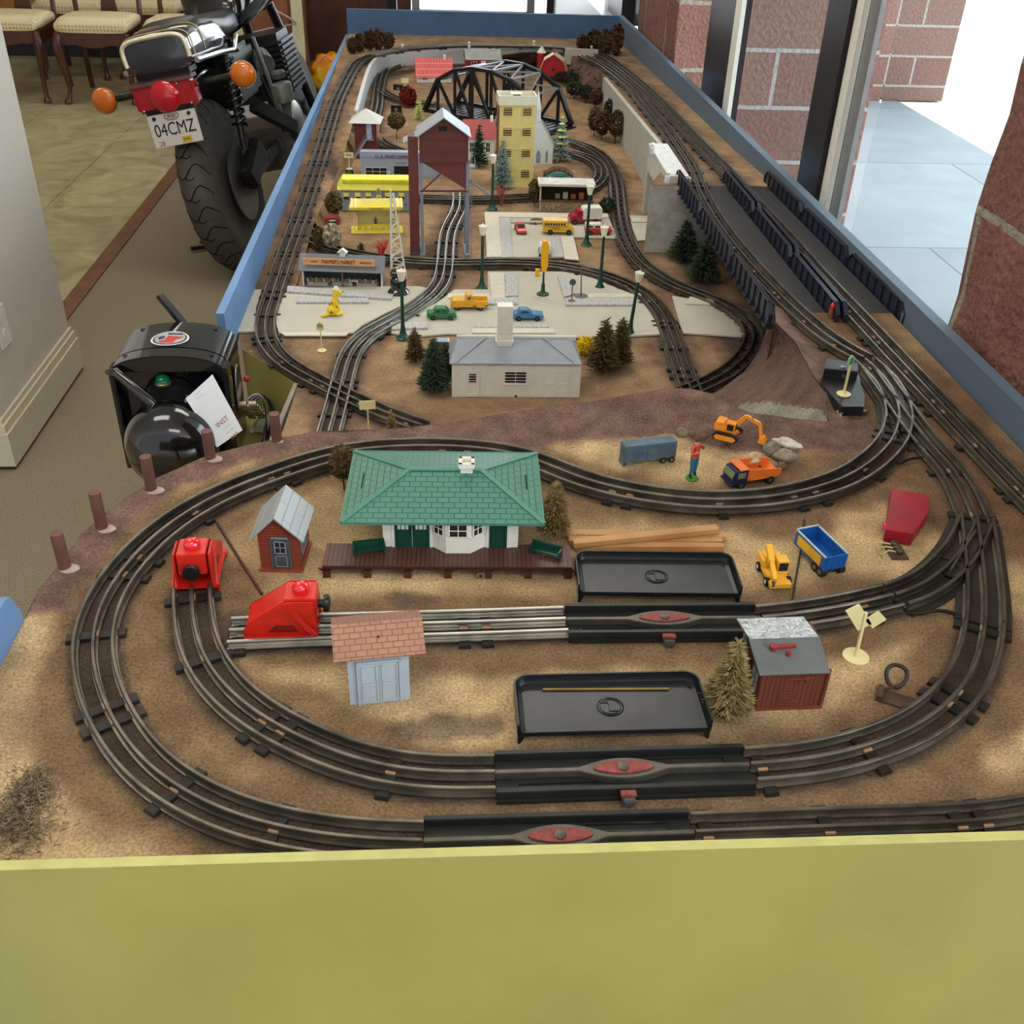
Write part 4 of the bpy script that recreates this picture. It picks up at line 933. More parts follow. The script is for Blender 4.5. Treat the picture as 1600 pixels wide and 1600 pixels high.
MB().bar(B_ + Vector((.002, 0, -.002)), B_ + Vector((.002, 0, -.009)), .003, .0026).build('hook_block', M_dgrey, t)
wheels(t, [(x, s * (W / 2), .0048) for x in (.010, .036) for s in (-1, 1)], .0048, .004, hub=M_white)
# blue dump trailer
BL = M('trailer blue', (26, 92, 168), .35, var=.05)
a_ = at(1283, 900, 0); b_ = at(1317, 900, 0); o_ = (a_ + b_) / 2; W = .026; tail = at(1270, 850, 0)
zb_ = atY(1283, 897, o_.y).z + .0045; zt2 = atY(1283, 869, o_.y).z; fl = at(1245, 823, zt2 + .002); frr = at(1281, 822, zt2 + .002); fc = (fl + frr) / 2; fc.z = 0; dr = (fc - Vector((o_.x, o_.y, 0))); L = dr.length; 
t = thing('dump_trailer', 'blue toy tipper trailer with a yellow side panel', 'toy trailer', o_, math.atan2(dr.y, dr.x))
m = MB(); q = .0012; z0, z1 = max(.008, zb_), zt2
for s in (-1, 1): m.box(0, L, s * W / 2 - q / 2, s * W / 2 + q / 2, z0, z1)
m.box(0, q, -W / 2, W / 2, z0, z1); m.box(L - q, L, -W / 2, W / 2, z0, z1 + .001); m.box(0, L, -W / 2, W / 2, z0, z0 + q)
for k in range(5): m.box(-.0006, 0, -W * .4, W * .4, z0 + (z1 - z0) * (.15 + .17 * k), z0 + (z1 - z0) * (.15 + .17 * k) + .0006)
for y_ in (-.4, -.13, .13, .4): m.box(-.0007, 0, W * y_ - .0004, W * y_ + .0004, z0 + .001, z1 - .002)
m.build('body', BL, t)
m = MB()
for s in (-1, 1): m.box(0, L, s * W / 2 - .001, s * W / 2 + .001, z1 - .0004, z1 + .0008)
m.box(L - .001, L + .001, -W / 2, W / 2, z1, z1 + .0016); m.build('top_rim', M('worn pale edge', (180, 190, 200), .4), t)
MB().box(L * .12, L * .9, W / 2 + .0004, W / 2 + .0012, z0 + .0035, z1 - .003).build('side_panel', M('yellow decal', (232, 180, 40), .4), t)
text('TIPPER', .005, BL, t, (L * .5, W / 2 + .0013, (z0 + z1) / 2), (PI / 2, 0, PI), 'lettering') if False else None
wheels(t, [(x, s * W * .42, .0055) for x in (.004, .013) for s in (-1, 1)], .0055, .006)
MB().box(.001, L - .01, -W * .2, W * .2, .006, z0).build('chassis', M_black, t)
# red relay housing + terminals
poly = [at(*p, .016) for p in ((1393, 763), (1452, 773), (1450.5, 802), (1427.5, 835), (1384.4, 827.7))]; c0 = sum(poly, Vector()) / 5; c0.z = 0
t = thing('relay_housing', 'dark red wedge-shaped metal housing at the right of the sand', 'red housing', c0)
RD = M('faded dark red', (150, 28, 42), .38, var=.12, scale=40)
MB().prism([(p.x - c0.x, p.y - c0.y) for p in poly], .001, .016).build('housing', RD, t, bevel=.0008)
MB().ball((poly[4].x - c0.x + .005, poly[4].y - c0.y + .014, .0105), .005, sq=(.4, 1.3, .9)).build('side_lens', M('pink lens', (214, 70, 96), .3), t)
def terminals(p, label, wires, n=3, dx=(0, -.007)):
    t = thing('terminal_strip', label, 'wire terminals', p)
    MB().box(-.010, .008, -.022, .006, 0, .0022).build('plate', M('brown fibre plate', (84, 66, 54), .8, var=.2), t)
    for k in range(n):
        s = MB().lathe([(.0018, .002), (.0018, .005), (.0042, .0052), (.0045, .0062), (.0042, .0075), (.0034, .0082), (.0001, .0082)], (dx[0] * k, dx[1] * k, 0), n=14).build('thumb_nut', M('tarnished brass', (92, 80, 62), .5, .6, var=.2), t, smooth=40)
    for k in range(n):
        y = dx[1] * k; MB().tube([Vector((dx[0] * k, y, .004)), Vector((-.012, y + .001, .006)), Vector((-.020 - .003 * (k % 2), y - .003 * k, .006)), Vector((-.019, y - .008, .002))], .0010, 6).build('wire', M('cream wire', (196, 180, 130), .6) if wires else M_wire, t)
    return t
terminals(at(1396, 856, 0), 'brass terminal nuts with cream wires in front of the dark red housing', True)
terminals(at(1330, 645, .001), 'brass terminals below the black switch motor with number sign', True, dx=(.007, -.004))
# cream Y-shaped sign
def disc_sign(name, label, base, rb, top, parts, mat=None, cat='toy sign', hp=None):
    p = at(*base[:2], base[2]); t = thing(name, label, cat, p); mt_ = mat or M_cream
    MB().lathe([(rb, 0), (rb, .001), (rb * .9, .0016), (.003, .0018), (.002, .005)], n=24).build('base', mt_, t, smooth=40)
    q = atY(*top, p.y) - p
    MB().bar((0, 0, 0), q, .0032, .0024).build('post', mt_, t)
    return t, q
t, q = disc_sign('yard_sign', 'blank cream sign with two wings on a round base, right of the brown shed', (1337, 1026, 0), .0122, (1353, 957), None)
for (x0, y0), (x1, y1) in (((1332, 949), (1351, 980)), ((1357, 975), (1379, 961))):
    A = atY(x0, y0, at(1337, 1026).y) - Vector(t.location); B_ = atY(x1, y1, at(1337, 1026).y) - Vector(t.location)
    MB().bar(A, B_, .0135, .0013, up=(0, 1, 0)).build('sign_board', M_cream, t)
# rail clip with loop cable
p = at(1402, 1095, 0); t = thing('lockon_clip', 'brown metal track clip with a black cable loop standing up', 'track clip', p, -.5)
MB().box(-.018, .016, -.009, .008, .0005, .002).box(-.018, -.013, -.009, .008, .002, .006).box(.004, .006, -.007, .006, .002, .003).build('plate', M('rusty plate', (86, 68, 56), .6, .3, var=.2), t)
MB().bar((-.017, .002, .005), (-.006, .009, .006), .002).bar((-.012, .006, .004), (-.002, .012, .008), .002).build('spring_clip', M('rusty clip', (110, 70, 44), .5, .4, var=.2), t)
MB().tube([Vector((-.006, .009, .006)) + Vector((.0085 * math.sin(a) * (1 - .2 * math.cos(a)), .014 * (1 - math.cos(a)) * .6, .006 * (1 - math.cos(a)))) for a in np.linspace(.15, 2 * PI - .15, 25)], .0019, 8).build('cable', M_wire, t, smooth=60)
p = at(751, 904, 0); t = thing('lockon_clip', 'small grey metal clip with a hole, standing under the station platform edge', 'track clip', p)
MB().prism([(-.0045, 0), (.0045, 0), (.0045, .006), (.003, .008), (-.003, .008), (-.0045, .006)], -.001, .001, 'Y').build('plate', M_alu, t); MB().lathe([(.0015, -.0012), (.0015, .0012)], (0, 0, .004), n=10, ax='Y').build('hole', M_dark, t)
# semi trailer
a_, b_ = at(974, 731, 0), at(1055, 722, 0); d = b_ - a_; L = d.length; o_ = a_
t = thing('box_trailer', 'weathered blue grey toy box trailer below the brown ridge', 'toy trailer', o_, math.atan2(d.y, d.x)); TB = M('weathered blue grey', (84, 106, 122), .6, var=.2, scale=90)
zt2 = atY(974, 699, o_.y).z; MB().box(0, L, 0, .017, .006, zt2).build('body', TB, t, bevel=.0008)
m = MB(); [m.box(L * k / 22, L * k / 22 + .0004, -.0004, .0002, .007, zt2 - .001) for k in range(1, 22)]; m.build('side_rib', TB, t); MB().box(0, .0008, 0, .017, 0, .006).box(.003, .005, .003, .014, .0005, .006).build('landing_leg', TB, t)
wheels(t, [(L * k, y, .0042) for k in (.76, .92) for y in (.001, .016)], .0042, .003)
# excavator
OR = M('excavator orange', (240, 148, 40), .38, var=.05)
_n = 0.014
p = at(1136, 682, .012); t = thing('excavator', 'orange toy excavator with its bucket hanging over the quarry rocks', 'toy excavator', p, -.5)
for y in (-.012, .012):
    m = MB(); pr_ = [(-.017, .005), (-.013, .0095), (.013, .0095), (.017, .005), (.013, .0005), (-.013, .0005)]; m.prism(pr_, y - .0035, y + .0035, 'Y'); o = m.build('crawler_track', M('tread black', (30, 28, 26), .7), t, bevel=.0012)
    MB().prism([(a * .8, (b - .005) * .7 + .005) for a, b in pr_], y - .0042, y + .0042, 'Y').build('side_frame', OR, o)
MB().box(-.010, .010, -.009, .009, .004, .0075).build('undercarriage', OR, t)
MB().box(-.016, .008, -.010, .011, .0105, .018).box(-.015, -.004, -.009, .010, .018, .021).build('engine_housing', OR, t, bevel=.0008); cb = MB().box(-.002, .010, -.010, -.002, .0105, .023).build('cab', OR, t, bevel=.0006); MB().box(.0098, .0104, -.009, -.003, .014, .022).box(.000, .008, -.0104, -.0098, .014, .022).build('window', M_dark, cb)
sh_ = Vector((.006, .004, .014)); e1 = Vector((.018, .006, .030)); e2 = Vector((.036, .008, .022)); e3 = Vector((.040, .008, .004))
MB().bar(sh_, e1, .0035, .005).bar(e1, e2, .0035, .0045).build('boom', OR, t, bevel=.0004); MB().bar(e2, e3, .003, .004).build('arm', OR, t, bevel=.0004)
MB().bar(e1 - Vector((.006, 0, .006)), (e1 + e2) / 2 + Vector((0, 0, .003)), .0018).build('piston', M_black, t)
MB().prism([(-.002, .003), (.004, .004), (.007, -.002), (.004, -.006), (-.003, -.005)], -.005, .005, 'Y').build('bucket', OR, t, bevel=.0004).location = e3
# dump truck
p = at(1172, 751, 0); t = thing('dump_truck', 'toy dump truck with navy cab and orange bed carrying a stone', 'toy truck', p, -.5 + PI * 0 + .9)
NV = M('navy plastic', (34, 38, 76), .35, var=.08); OR2 = M('bed orange', (232, 116, 44), .4, var=.05)
t.rotation_euler = (0, 0, .30 + PI)   # +x = towards the cab
cb = MB().prism([(.012, .005), (.031, .005), (.032, .014), (.029, .0225), (.013, .0225)], -.0115, .0115, 'Y').build('cab', NV, t, bevel=.0008)
MB().prism([(.0316, .0135), (.0325, .0138), (.0298, .0215), (.029, .021)], -.0095, .0095, 'Y').build('windscreen', M('greenish glass', (120, 132, 92), .15), cb); MB().box(.016, .026, -.0122, .0122, .0135, .0205).build('window', M('greenish glass', (120, 132, 92), .15), cb)
MB().box(.031, .0335, -.012, .012, .004, .0075).build('bumper', NV, cb)
MB().box(-.028, .014, -.006, .006, .004, .008).build('chassis', NV, t)
m = MB(); q = .001
pb = [(-.031, .012), (-.026, .009), (.010, .009), (.013, .019), (.013, .0245), (-.031, .019)]
m.prism(pb, -.0135, -.0125, 'Y'); m.prism(pb, .0125, .0135, 'Y'); m.bar((-.026, 0, .0095), (.010, 0, .0095), .026, .001, up=(0, 0, 1)); m.box(.0115, .013, -.013, .013, .009, .024); m.box(.013, .024, -.0125, .0125, .0238, .0248); m.bar((-.031, 0, .013), (-.026, 0, .0095), .026, .001)
m.build('bed', OR2, t)
wheels(t, [(x, s * .0115, .0052) for x in (.021, -.018) for s in (-1, 1)], .0052, .0045)
def rock(label, c, r, sq, seed, rz=0, col=(150, 138, 120), z=0.0, name='rock', group=None):
    from mathutils import noise
    bm = bmesh.new(); bmesh.ops.create_icosphere(bm, subdivisions=3, radius=1)
    for v in bm.verts:
        n = noise.noise(v.co * 1.3 + Vector((seed, 0, 0))) * .5; q = [round(x * 1.7) / 1.7 for x in v.co]; v.co = v.co * (1 + n) * .6 + Vector(q) * .4
        v.co = Vector((v.co.x * sq[0], v.co.y * sq[1], v.co.z * sq[2])) * r
    me = bpy.data.meshes.new(name); bm.to_mesh(me); bm.free(); me.materials.append(M('stone %d' % sum(col), col, .9, var=.25, scale=90, bump=.6)); me.shade_smooth()
    mn = min(v.co.z for v in me.vertices)
    o = bpy.data.objects.new(name, me); C.objects.link(o); o.location = (c.x, c.y, z - mn - .001); o.rotation_euler = (0, 0, rz); return lab(o, label, 'stone', group)
rock('stone lying in the orange bed of the dump truck', at(1176, 720, .015), .0105, (1.1, .8, .7), 1, .3, (196, 172, 136), z=.0115)
rock('long pale stone topmost on the heap beside the dump truck', at(1230, 694, .017), .011, (1.5, .6, .6), 2, -.6, (206, 202, 186), z=.012)
rock('grey stone furthest left in the heap by the dump truck', at(1206, 703, .008), .011, (1.1, .8, .8), 3, .4, (136, 128, 114), z=.001)
rock('pale brown stone under the long pale stone, at the right', at(1227, 713, .008), .011, (1.3, .8, .7), 4, -.2, (150, 138, 118), z=0)
rock('small brown stone right behind the dump truck wheel', at(1221, 727, .004), .006, (1, .9, .7), 5, .2, (118, 94, 76), z=0)
rock('round grey stone half buried on the ridge behind the box trailer', at(1066, 678, .014), .008, (1.1, .8, .8), 6, 0, (128, 116, 98), z=.010)
rock('flat brown stone on the ridge behind the toy worker', at(1094, 680, .014), .009, (1.3, .9, .6), 7, 0, (112, 84, 72), z=.010)
# toy worker
def figure(label, p, h, top=(196, 72, 50), leg=(40, 112, 150), rz=0, base=(60, 130, 40)):
    t = thing('toy_worker', label, 'person figure', p, rz); k = h
    if base: MB().lathe([(.13 * k, 0), (.14 * k, .02 * k), (.12 * k, .05 * k)], n=16).build('base', M('grass green base', base, .6), t)
    bm = bmesh.new(); J = {}
    pts = dict(pel=(0, 0, .50), chest=(.0, 0, .72), neck=(0, 0, .82), head=(.0, -.01, .90), hl=(-.055, 0, .49), kl=(-.06, -.02, .28), al=(-.065, 0, .08), fl=(-.07, -.06, .06), hr=(.055, 0, .49), kr=(.075, .02, .28), ar=(.09, .04, .08), frr=(.10, -.01, .06), sl=(-.105, 0, .77), el=(-.15, -.07, .66), wl=(-.06, -.15, .74), sr=(.105, 0, .77), er=(.16, -.06, .72), wr=(.07, -.12, .86))
    ed = [('pel', 'chest'), ('chest', 'neck'), ('neck', 'head'), ('pel', 'hl'), ('hl', 'kl'), ('kl', 'al'), ('al', 'fl'), ('pel', 'hr'), ('hr', 'kr'), ('kr', 'ar'), ('ar', 'frr'), ('neck', 'sl'), ('sl', 'el'), ('el', 'wl'), ('neck', 'sr'), ('sr', 'er'), ('er', 'wr')]
    rad = dict(pel=.075, chest=.085, neck=.035, head=.05, hl=.06, kl=.042, al=.032, fl=.025, hr=.06, kr=.042, ar=.032, frr=.025, sl=.04, el=.028, wl=.022, sr=.04, er=.028, wr=.022)
    names = list(pts); me = bpy.data.meshes.new('body'); me.from_pydata([tuple(v * k for v in pts[n]) for n in names], [(names.index(a), names.index(b)) for a, b in ed], [])
    o = bpy.data.objects.new('body', me); C.objects.link(o); o.parent = t
    md = o.modifiers.new('skin', 'SKIN'); 
    for i, n in enumerate(names): me.skin_vertices[0].data[i].radius = (rad[n] * k, rad[n] * k)
    me.skin_vertices[0].data[0].use_root = True
    s = o.modifiers.new('sub', 'SUBSURF'); s.levels = 2; s.render_levels = 2
    dg = bpy.context.evaluated_depsgraph_get(); m2 = bpy.data.meshes.new_from_object(o.evaluated_get(dg)); o.modifiers.clear(); o.data = m2; o.name = 'body'
    m2.materials.clear(); cols = [M('figure skin', (190, 130, 100), .5, var=0), M('figure shirt %d' % top[0], top, .5, var=0), M('figure trousers %d' % leg[2], leg, .5, var=0), M('figure boots', (40, 30, 28), .5, var=0)]
    for c in cols: m2.materials.append(c)
    for f in m2.polygons:
        c = f.center / k; f.use_smooth = True
        f.material_index = 3 if c.z < .14 else 2 if c.z < .53 else (0 if (c.z > .84 or (c.y < -.10)) else 1)
    MB().ball((0, -.012 * k, .935 * k), .052 * k, sq=(1, 1.05, 1.15)).build('hair', M('brown hair', (110, 66, 44), .8), t, smooth=60).location = (0, .012 * k, .012 * k)
    return t
b, h = Htree((1081, 748), (1098, 683)); figure('painted toy worker in orange shirt and blue trousers drinking, on green base', b, h, rz=.5)
# switch motor and its number sign
poly = [at(*p, .016) for p in ((1281, 596), (1292.6, 571.6), (1341, 580), (1346, 600), (1352, 618), (1350, 636), (1315, 636))]; c0 = sum(poly, Vector()) / 7; c0.z = 0
t = thing('switch_motor', 'black two-tier switch motor box inside the upper curve', 'switch motor', c0)
MB().prism([(p.x - c0.x, p.y - c0.y) for p in poly], 0, .016).build('lower_housing', M('satin black', (30, 30, 32), .35, var=.1), t, bevel=.001)
up_ = [at(*p, .030) for p in ((1290, 571), (1340, 577), (1338, 590), (1290, 583))]; up_ = [at(*p, .030) for p in ((1291, 560), (1340, 566), (1341, 581), (1288, 576))]
MB().prism([((p.x - c0.x) * 1, (p.y - c0.y) * 1) for p in up_], .015, .030).build('upper_housing', M('satin black', (30, 30, 32), .35, var=.1), t, bevel=.001)
p_ = at(1317, 574, .030) - c0; MB().lathe([(.004, 0), (.004, .001), (.0025, .002), (.0001, .002)], p_, n=14).build('screw', M_alu, t); MB().lathe([(.003, 0), (.003, .001)], at(1318, 588, .022) - c0, n=12, ax='Y').build('screw', M_alu, t)
t, q = disc_sign('number_sign', 'small cream post with green tag reading 2, on the black motor box', (1318, 616, .0165), .0095, (1332, 556), None, cat='toy sign')
bd_ = MB().prism([(-.0058, 0), (.0058, 0), (.0058, .010), (0, .0135), (-.0058, .010)], -.0008, .0008, 'Y').build('sign_board', M('pale green card', (150, 200, 160), .6), t); bd_.location = q + Vector((-.001, -.0018, -.012)); bd_.rotation_euler = (0, 0, .5)
text('2', .0095, M_dark, bd_, (0, -.0011, .0055), name='lettering')
p = at(1297, 497, 0); t = thing('marker_stub', 'short brown stub post topped by a red bulb at the bridge end', 'marker lamp', p); MB().cyl((0, 0, 0), (0, 0, .016), .0045, .0042).build('post', M('brown paint', (128, 84, 66), .7), t); MB().lathe([(.0035, 0), (.004, .003), (.003, .008), (.0001, .0105)], (0, 0, .016)).build('bulb', M_redlens, t, smooth=40)
# switches
def plate(name, pts, z, th, mat, parent): MB().prism([(p.x, p.y) for p in pts], z, z + th).build(name, mat, parent, bevel=.0005)
MP = M('dull switch plate', (58, 57, 52), .5, .35, var=.15, scale=40)
def railx(parent, pix, name='rail', mat=None, o=None):
    S = spline([at(*p, .011) for p in pix], .008, 1)
    for p in S: p.z = .0005
    S = [p - o for p in S]; return rail(parent, frames(S), 0, mat or M_rail, name)
def offs(pix, d):
    S = spline([at(*p, .011) for p in pix], .02, 1); f = frames(S); return [p + s * d for p, _, s in f]
def switch(label, main, branch, o, nut, plates):
    t = thing('track_switch', label, 'toy track switch', o)
    for mpx, offl in ((main, (-G, 0, G)), (branch, (-G, 0, G))):
        S = spline([at(*p, .011) for p in mpx], .008, 1)
        for p in S: p.z = .0009
        TR.append([(p.x, p.y) for p in S]); f = frames([p - o for p in S])
        for d in offl: rail(t, f, d, M_rail)
        n = len(f); MBp = MB(); ls = [p + s * .026 for p, _, s in f] + [p - s * .026 for p, _, s in f][::-1]
        _k = .0004 if mpx is branch else 0; MB().prism([(p.x, p.y) for p in ls], .0006 - _k, .003 - _k).build('base_plate', MP, t)
    MB().lathe([(.008, .003), (.008, .0045), (.0001, .005)], nut - o, n=18).build('pivot', MP, t)
    return t
t = switch('large right-hand track switch joining the inner track and the siding', [(1540, 965), (1541, 930), (1538, 895), (1533, 850), (1527, 806)], [(1399, 928), (1445, 911), (1482, 882), (1508, 850), (1525, 812)], at(1500, 880, 0), at(1478, 872, 0), None)
o_ = Vector(t.location); a_, b_ = at(1532, 822, .006), at(1488, 902, .006)
m = MB().bar(a_ - o_, b_ - o_, .018, .003).build('swivel_plate', MP, t, bevel=.001)
m = MB()
for k in range(7): q = (a_ * (1 - (k + .7) / 8) + b_ * (k + .7) / 8) - o_; m.lathe([(.0016, .001), (.0012, .003)], q, n=8)
m.build('rivet', MP, t)
MB().bar(at(1524, 830, .01) - o_, at(1484, 893, .01) - o_, .0022, .005).build('rail', M_rail, t, label='short moving rail')
t = switch('upper right track switch where the front loop leaves the bridge track', [(1366, 575), (1400, 622), (1430, 664), (1455, 694)], [(1366, 575), (1390, 600), (1403, 630), (1406, 655)], at(1405, 630, 0), at(1398, 664, 0), None)
o_ = Vector(t.location); MB().bar(at(1401, 612, .008) - o_, at(1417, 675, .008) - o_, .014, .002).build('swivel_plate', MP, t)
# posts with glue blobs
for i, (b, tp, lb) in enumerate((((102, 888), (89, 833), 'nearest to the front of the layout'), ((160, 826), (149, 769), 'second from the front'), ((237, 766), (229, 713), 'in the middle of the row'), ((329, 717), (322, 673), 'beside the white paper tag'), ((433, 690), (431, 646), 'last of the row, next to the grey board'))):
    p = at(*b, .002); h = atY(*tp, p.y).z - .002; t = thing('guard_post', 'round brown post on the left edge, ' + lb, 'post', p, 0, 'brown posts along the left edge')
    MB().cyl((0, 0, -.004), (0, 0, h), .0062, n=16).build('post', M('brown painted dowel', (104, 68, 60), .6, var=.12), t, smooth=40); MB().ball((.004, -.001, .0), .008, sq=(1.3, 1, .35)).build('glue_blob', M('cloudy glue', (176, 156, 146), .3), t, smooth=60)
# lichen
def lichen(label, c, r, sq, seed, n=420, col=((150, 130, 104), (92, 78, 60))):
    rr = random.Random(seed); m = MB()
    for i in range(n):
        v = Vector((rr.gauss(0, .5) * sq[0], rr.gauss(0, .5) * sq[1], abs(rr.gauss(0, .5)) * sq[2])) * r; d = Vector((rr.gauss(0, 1), rr.gauss(0, 1), rr.gauss(0, 1))).normalized(); e = d.cross(Vector((0, .3, 1))).normalized()
        m.tube([v, v + d * .004 + e * .002, v + d * .006 - e * .002, v + d * .009], .0004, 3)
    o = m.build('lichen_clump', M('lichen %d' % col[0][0], col[0], .95, col2=col[1], scale=200), None); o.location = c; return lab(o, label, 'lichen bush')
lichen('grey brown lichen clump at the left front corner of the layout, the larger', at(30, 1292, 0), .026, (1.0, 1.0, .5), 1)
lichen('grey brown lichen clump just above the larger clump at the left front', at(52, 1238, 0), .018, (.8, 1.2, .6), 2, 320)
# =================== the town ===================
def slab(pix, z0=0.0, th=.0035, mat=None, name='road_slab', dz=None):
    P = [at(*p, ZT + z0 + th) for p in pix]; c = sum(P, Vector()) / len(P)
    o = MB().prism([(p.x - c.x, p.y - c.y) for p in P], 0, th).build(name, mat or M_slab, None, bevel=.0006); o.location = (c.x, c.y, ZT + z0); return o
# the slabs stop at the track edges (rails run in slots between them)
SLABS = [[(354,500),(396,452),(409,452),(400,480),(399,500),(403,517),(357,519)],
 [(452,450),(600,447),(655,447),(668,450),(640,472),(600,490),(566,508),(552,520),(436,520),(431,505),(432,480),(442,462)],
 [(710,452),(762,452),(762,424),(905,424),(940,440),(985,458),(1012,474),(1026,494),(1032,522),(1000,524),(860,528),(700,521),(645,526),(598,517),(640,496),(680,474)],
 [(1050,462),(1088,468),(1130,480),(1156,498),(1168,522),(1160,526),(1068,520),(1062,505)],
 [(758,332),(948,333),(966,372),(895,370),(904,405),(880,402),(760,401)],
 [(984,336),(1030,338),(1034,372),(996,376),(988,356)]]
for s_ in SLABS: tb(slab(s_, .0005))
for q in ([(757,331),(779,331),(786,401),(761,401)],[(779,331),(950,334),(951,340),(780,339)],[(876,369),(896,369),(905,406),(882,404)],[(764,426),(788,426),(790,465),(768,465)],[(700,458),(765,458),(766,465),(700,465)],[(905,458),(1000,458),(1003,464),(905,465)],[(438,519),(545,519),(541,524),(445,524)],[(1078,463),(1120,468),(1110,476),(1070,474)],[(738,512),(865,512),(868,520),(738,520)],[(985,340),(1030,342),(1032,347),(988,346)]):
    tb(slab(q, .004, .0025, M('cream board strip', (206, 200, 184), .7, var=.05), 'kerb_strip'))
M_stone = M('embossed silver stone', (190, 190, 190), .5, .2, var=.28, scale=260, bump=1, bscale=420)
for q, lb in (([(449,446),(615,459),(612,467),(448,455)], 'in front of the farmers market counter'), ([(463,465),(576,465),(576,472),(463,472)], 'just behind the yellow spotted dog'), ([(779,340),(797,340),(801,401),(785,402)], 'left of the small red car'), ([(799,341),(888,340),(888,347),(799,347)], 'behind the yellow bus, running left to right'), ([(862,369),(875,369),(881,401),(862,401)], 'right of the yellow signal head'), ([(789,428),(808,428),(810,462),(790,462)], 'left of the yellow signal base'), ([(706,466),(808,464),(809,474),(704,475)], 'behind the yellow pickup'), ([(871,430),(892,430),(900,458),(881,464)], 'under the round grey signs'), ([(882,465),(993,465),(990,476),(884,476)], 'in front of the round grey signs'), ([(740,504),(857,505),(857,511),(740,511)], 'between the blue car and the white house'), ([(610,503),(668,503),(668,512),(612,514)], 'between the nearest left lamp and the green car')):
    lab(slab(q, .004, .004, M_stone, 'stone_strip'), 'silver grey embossed stone strip ' + lb, 'stone strip', 'embossed stone strips')
class B:
    """building helper on a Frame at town level"""
    def __init__(s, name, label, pl, pr, cat='toy building', z=None, group=None):
        s.f = Frame(pl, pr, ZT if z is None else z); s.t = thing(name, label, cat, s.f.o, s.f.rz, group); s.w = s.f.w
        s.z0 = s.f.z
    def H(s, x, y, ly=0): return s.f.h(x, y, ly)[1]
    def X(s, x, y, ly=0): return s.f.h(x, y, ly)[0]
def gable(b, name, x0, x1, y0, y1, ze, zr, mat, th=.0016, ov=.004, ridge='X'):
    m = MB()
    if ridge == 'X':
        ym_ = (y0 + y1) / 2; k = (zr - ze) / (ym_ - y0) * ov
        for s, ya in ((-1, y0 - ov), (1, y1 + ov)): quadroof(m, [(x0 - ov, ya, ze - k), (x1 + ov, ya, ze - k), (x1 + ov, ym_, zr), (x0 - ov, ym_, zr)], th)
    else:
        xm_ = (x0 + x1) / 2; k = (zr - ze) / (xm_ - x0) * ov
        for xa in (x0 - ov, x1 + ov): quadroof(m, [(xa, y0 - ov, ze - k), (xa, y1 + ov, ze - k), (xm_, y1 + ov, zr), (xm_, y0 - ov, zr)], th)
    return m.build(name, mat, b.t)
# white station house near the ridge
b = B('ranch_house', 'white stucco house with grey roof and tall square chimney behind the brown ridge', (706, 620), (905, 621)); w = b.w
hw = b.H(706, 568); D = .075
MB().box(-w / 2, w / 2, 0, D, 0, hw).build('wall', M_stucco, b.t)
rb = b.H(800, 528, D * .62); xl, xr = b.X(702, 567, -.003), b.X(909, 566, -.003)
gr = M('flat grey roof', (142, 148, 156), .45, var=.05)
m = MB(); P = [(xl, -.003, hw + .001), (xr, -.003, hw + .001), (xr - .014, D * .62, rb), (xl + .014, D * .62, rb)]; quadroof(m, P, .002); quadroof(m, [(xl, D + .003, hw + .001), (xr, D + .003, hw + .001), (xr - .014, D * .62, rb), (xl + .014, D * .62, rb)], .002); quadroof(m, [(xr, -.003, hw + .001), (xr, D + .003, hw + .001), (xr - .014, D * .62, rb)], .002); quadroof(m, [(xl, -.003, hw + .001), (xl, D + .003, hw + .001), (xl + .014, D * .62, rb)], .002)
m.build('roof', gr, b.t)
m = MB()
for s, xx in ((1, xl), (-1, xr)): m.bar((xx + s * .012, 0, hw + .003), (xx + s * .06, D * .6, rb + .001), .0016, .001)
m.bar(P[0], P[1], .002, .002); m.build('roof_seam', gr, b.t)
MB().box(xl + .012, xr - .006, D * .62, D * .66, rb - .004, rb + .0035).build('ridge_board', M_white, b.t)
c0, c1 = b.X(776, 540, D * .45), b.X(800, 540, D * .45); ct = b.H(787, 478, D * .45)
ch = MB().box(c0, c1, D * .40, D * .40 + .02, rb - .012, ct).build('chimney', M_white, b.t, bevel=.0006); m = MB()
for k in range(8): m.box(c0 - .0003, c1 + .0003, D * .40 - .0003, D * .40 + .0203, rb + (ct - rb) * k / 8, rb + (ct - rb) * k / 8 + .0005)
m.build('brick_course', M_white, ch); MB().box(c0 - .002, c1 + .002, D * .38, D * .40 + .022, rb - .002, rb + .002).build('flashing', M_white, ch)
dw = b.X(749.5, 600) - b.X(727, 600); dc = (b.X(749.5, 600) + b.X(727, 600)) / 2; d_ = door(b.t, dc, .0005, dw, hw * .8, 0, M_white, panels=((.02, .98, .03, .97), (.08, .5, .2, .8)))
win(d_, dc, hw * .58, dw * .6, hw * .3, -.001, M_white, M_dark, nx=1, nz=4)
c_ = (b.X(788, 590) + b.X(823, 590)) / 2; win(b.t, c_, hw * .60, b.X(823, 590) - b.X(788, 590), hw * .36, 0, M_white, M_dark, nx=2, nz=4); MB().box(c_ - .020, c_ + .020, -.002, 0, hw * .37, hw * .41).build('sill', M_white, b.t)
gx0, gx1 = b.X(849, 600), b.X(889.5, 600); 
for k in (0, 1): door(b.t, gx0 + (gx1 - gx0) * (.25 + .5 * k), .0005, (gx1 - gx0) * .49, hw * .8, 0, M_white, panels=((.05, .46, .1, .9), (.52, .95, .1, .9)))
MB().box(gx0 - .002, gx1 + .002, -.0008, 0, 0, hw * .86).build('door_frame', M_white, b.t); MB().box(-.002, .002, -.0006, .001, 0, .0035).build('wire_hole', M_dark, b.t)
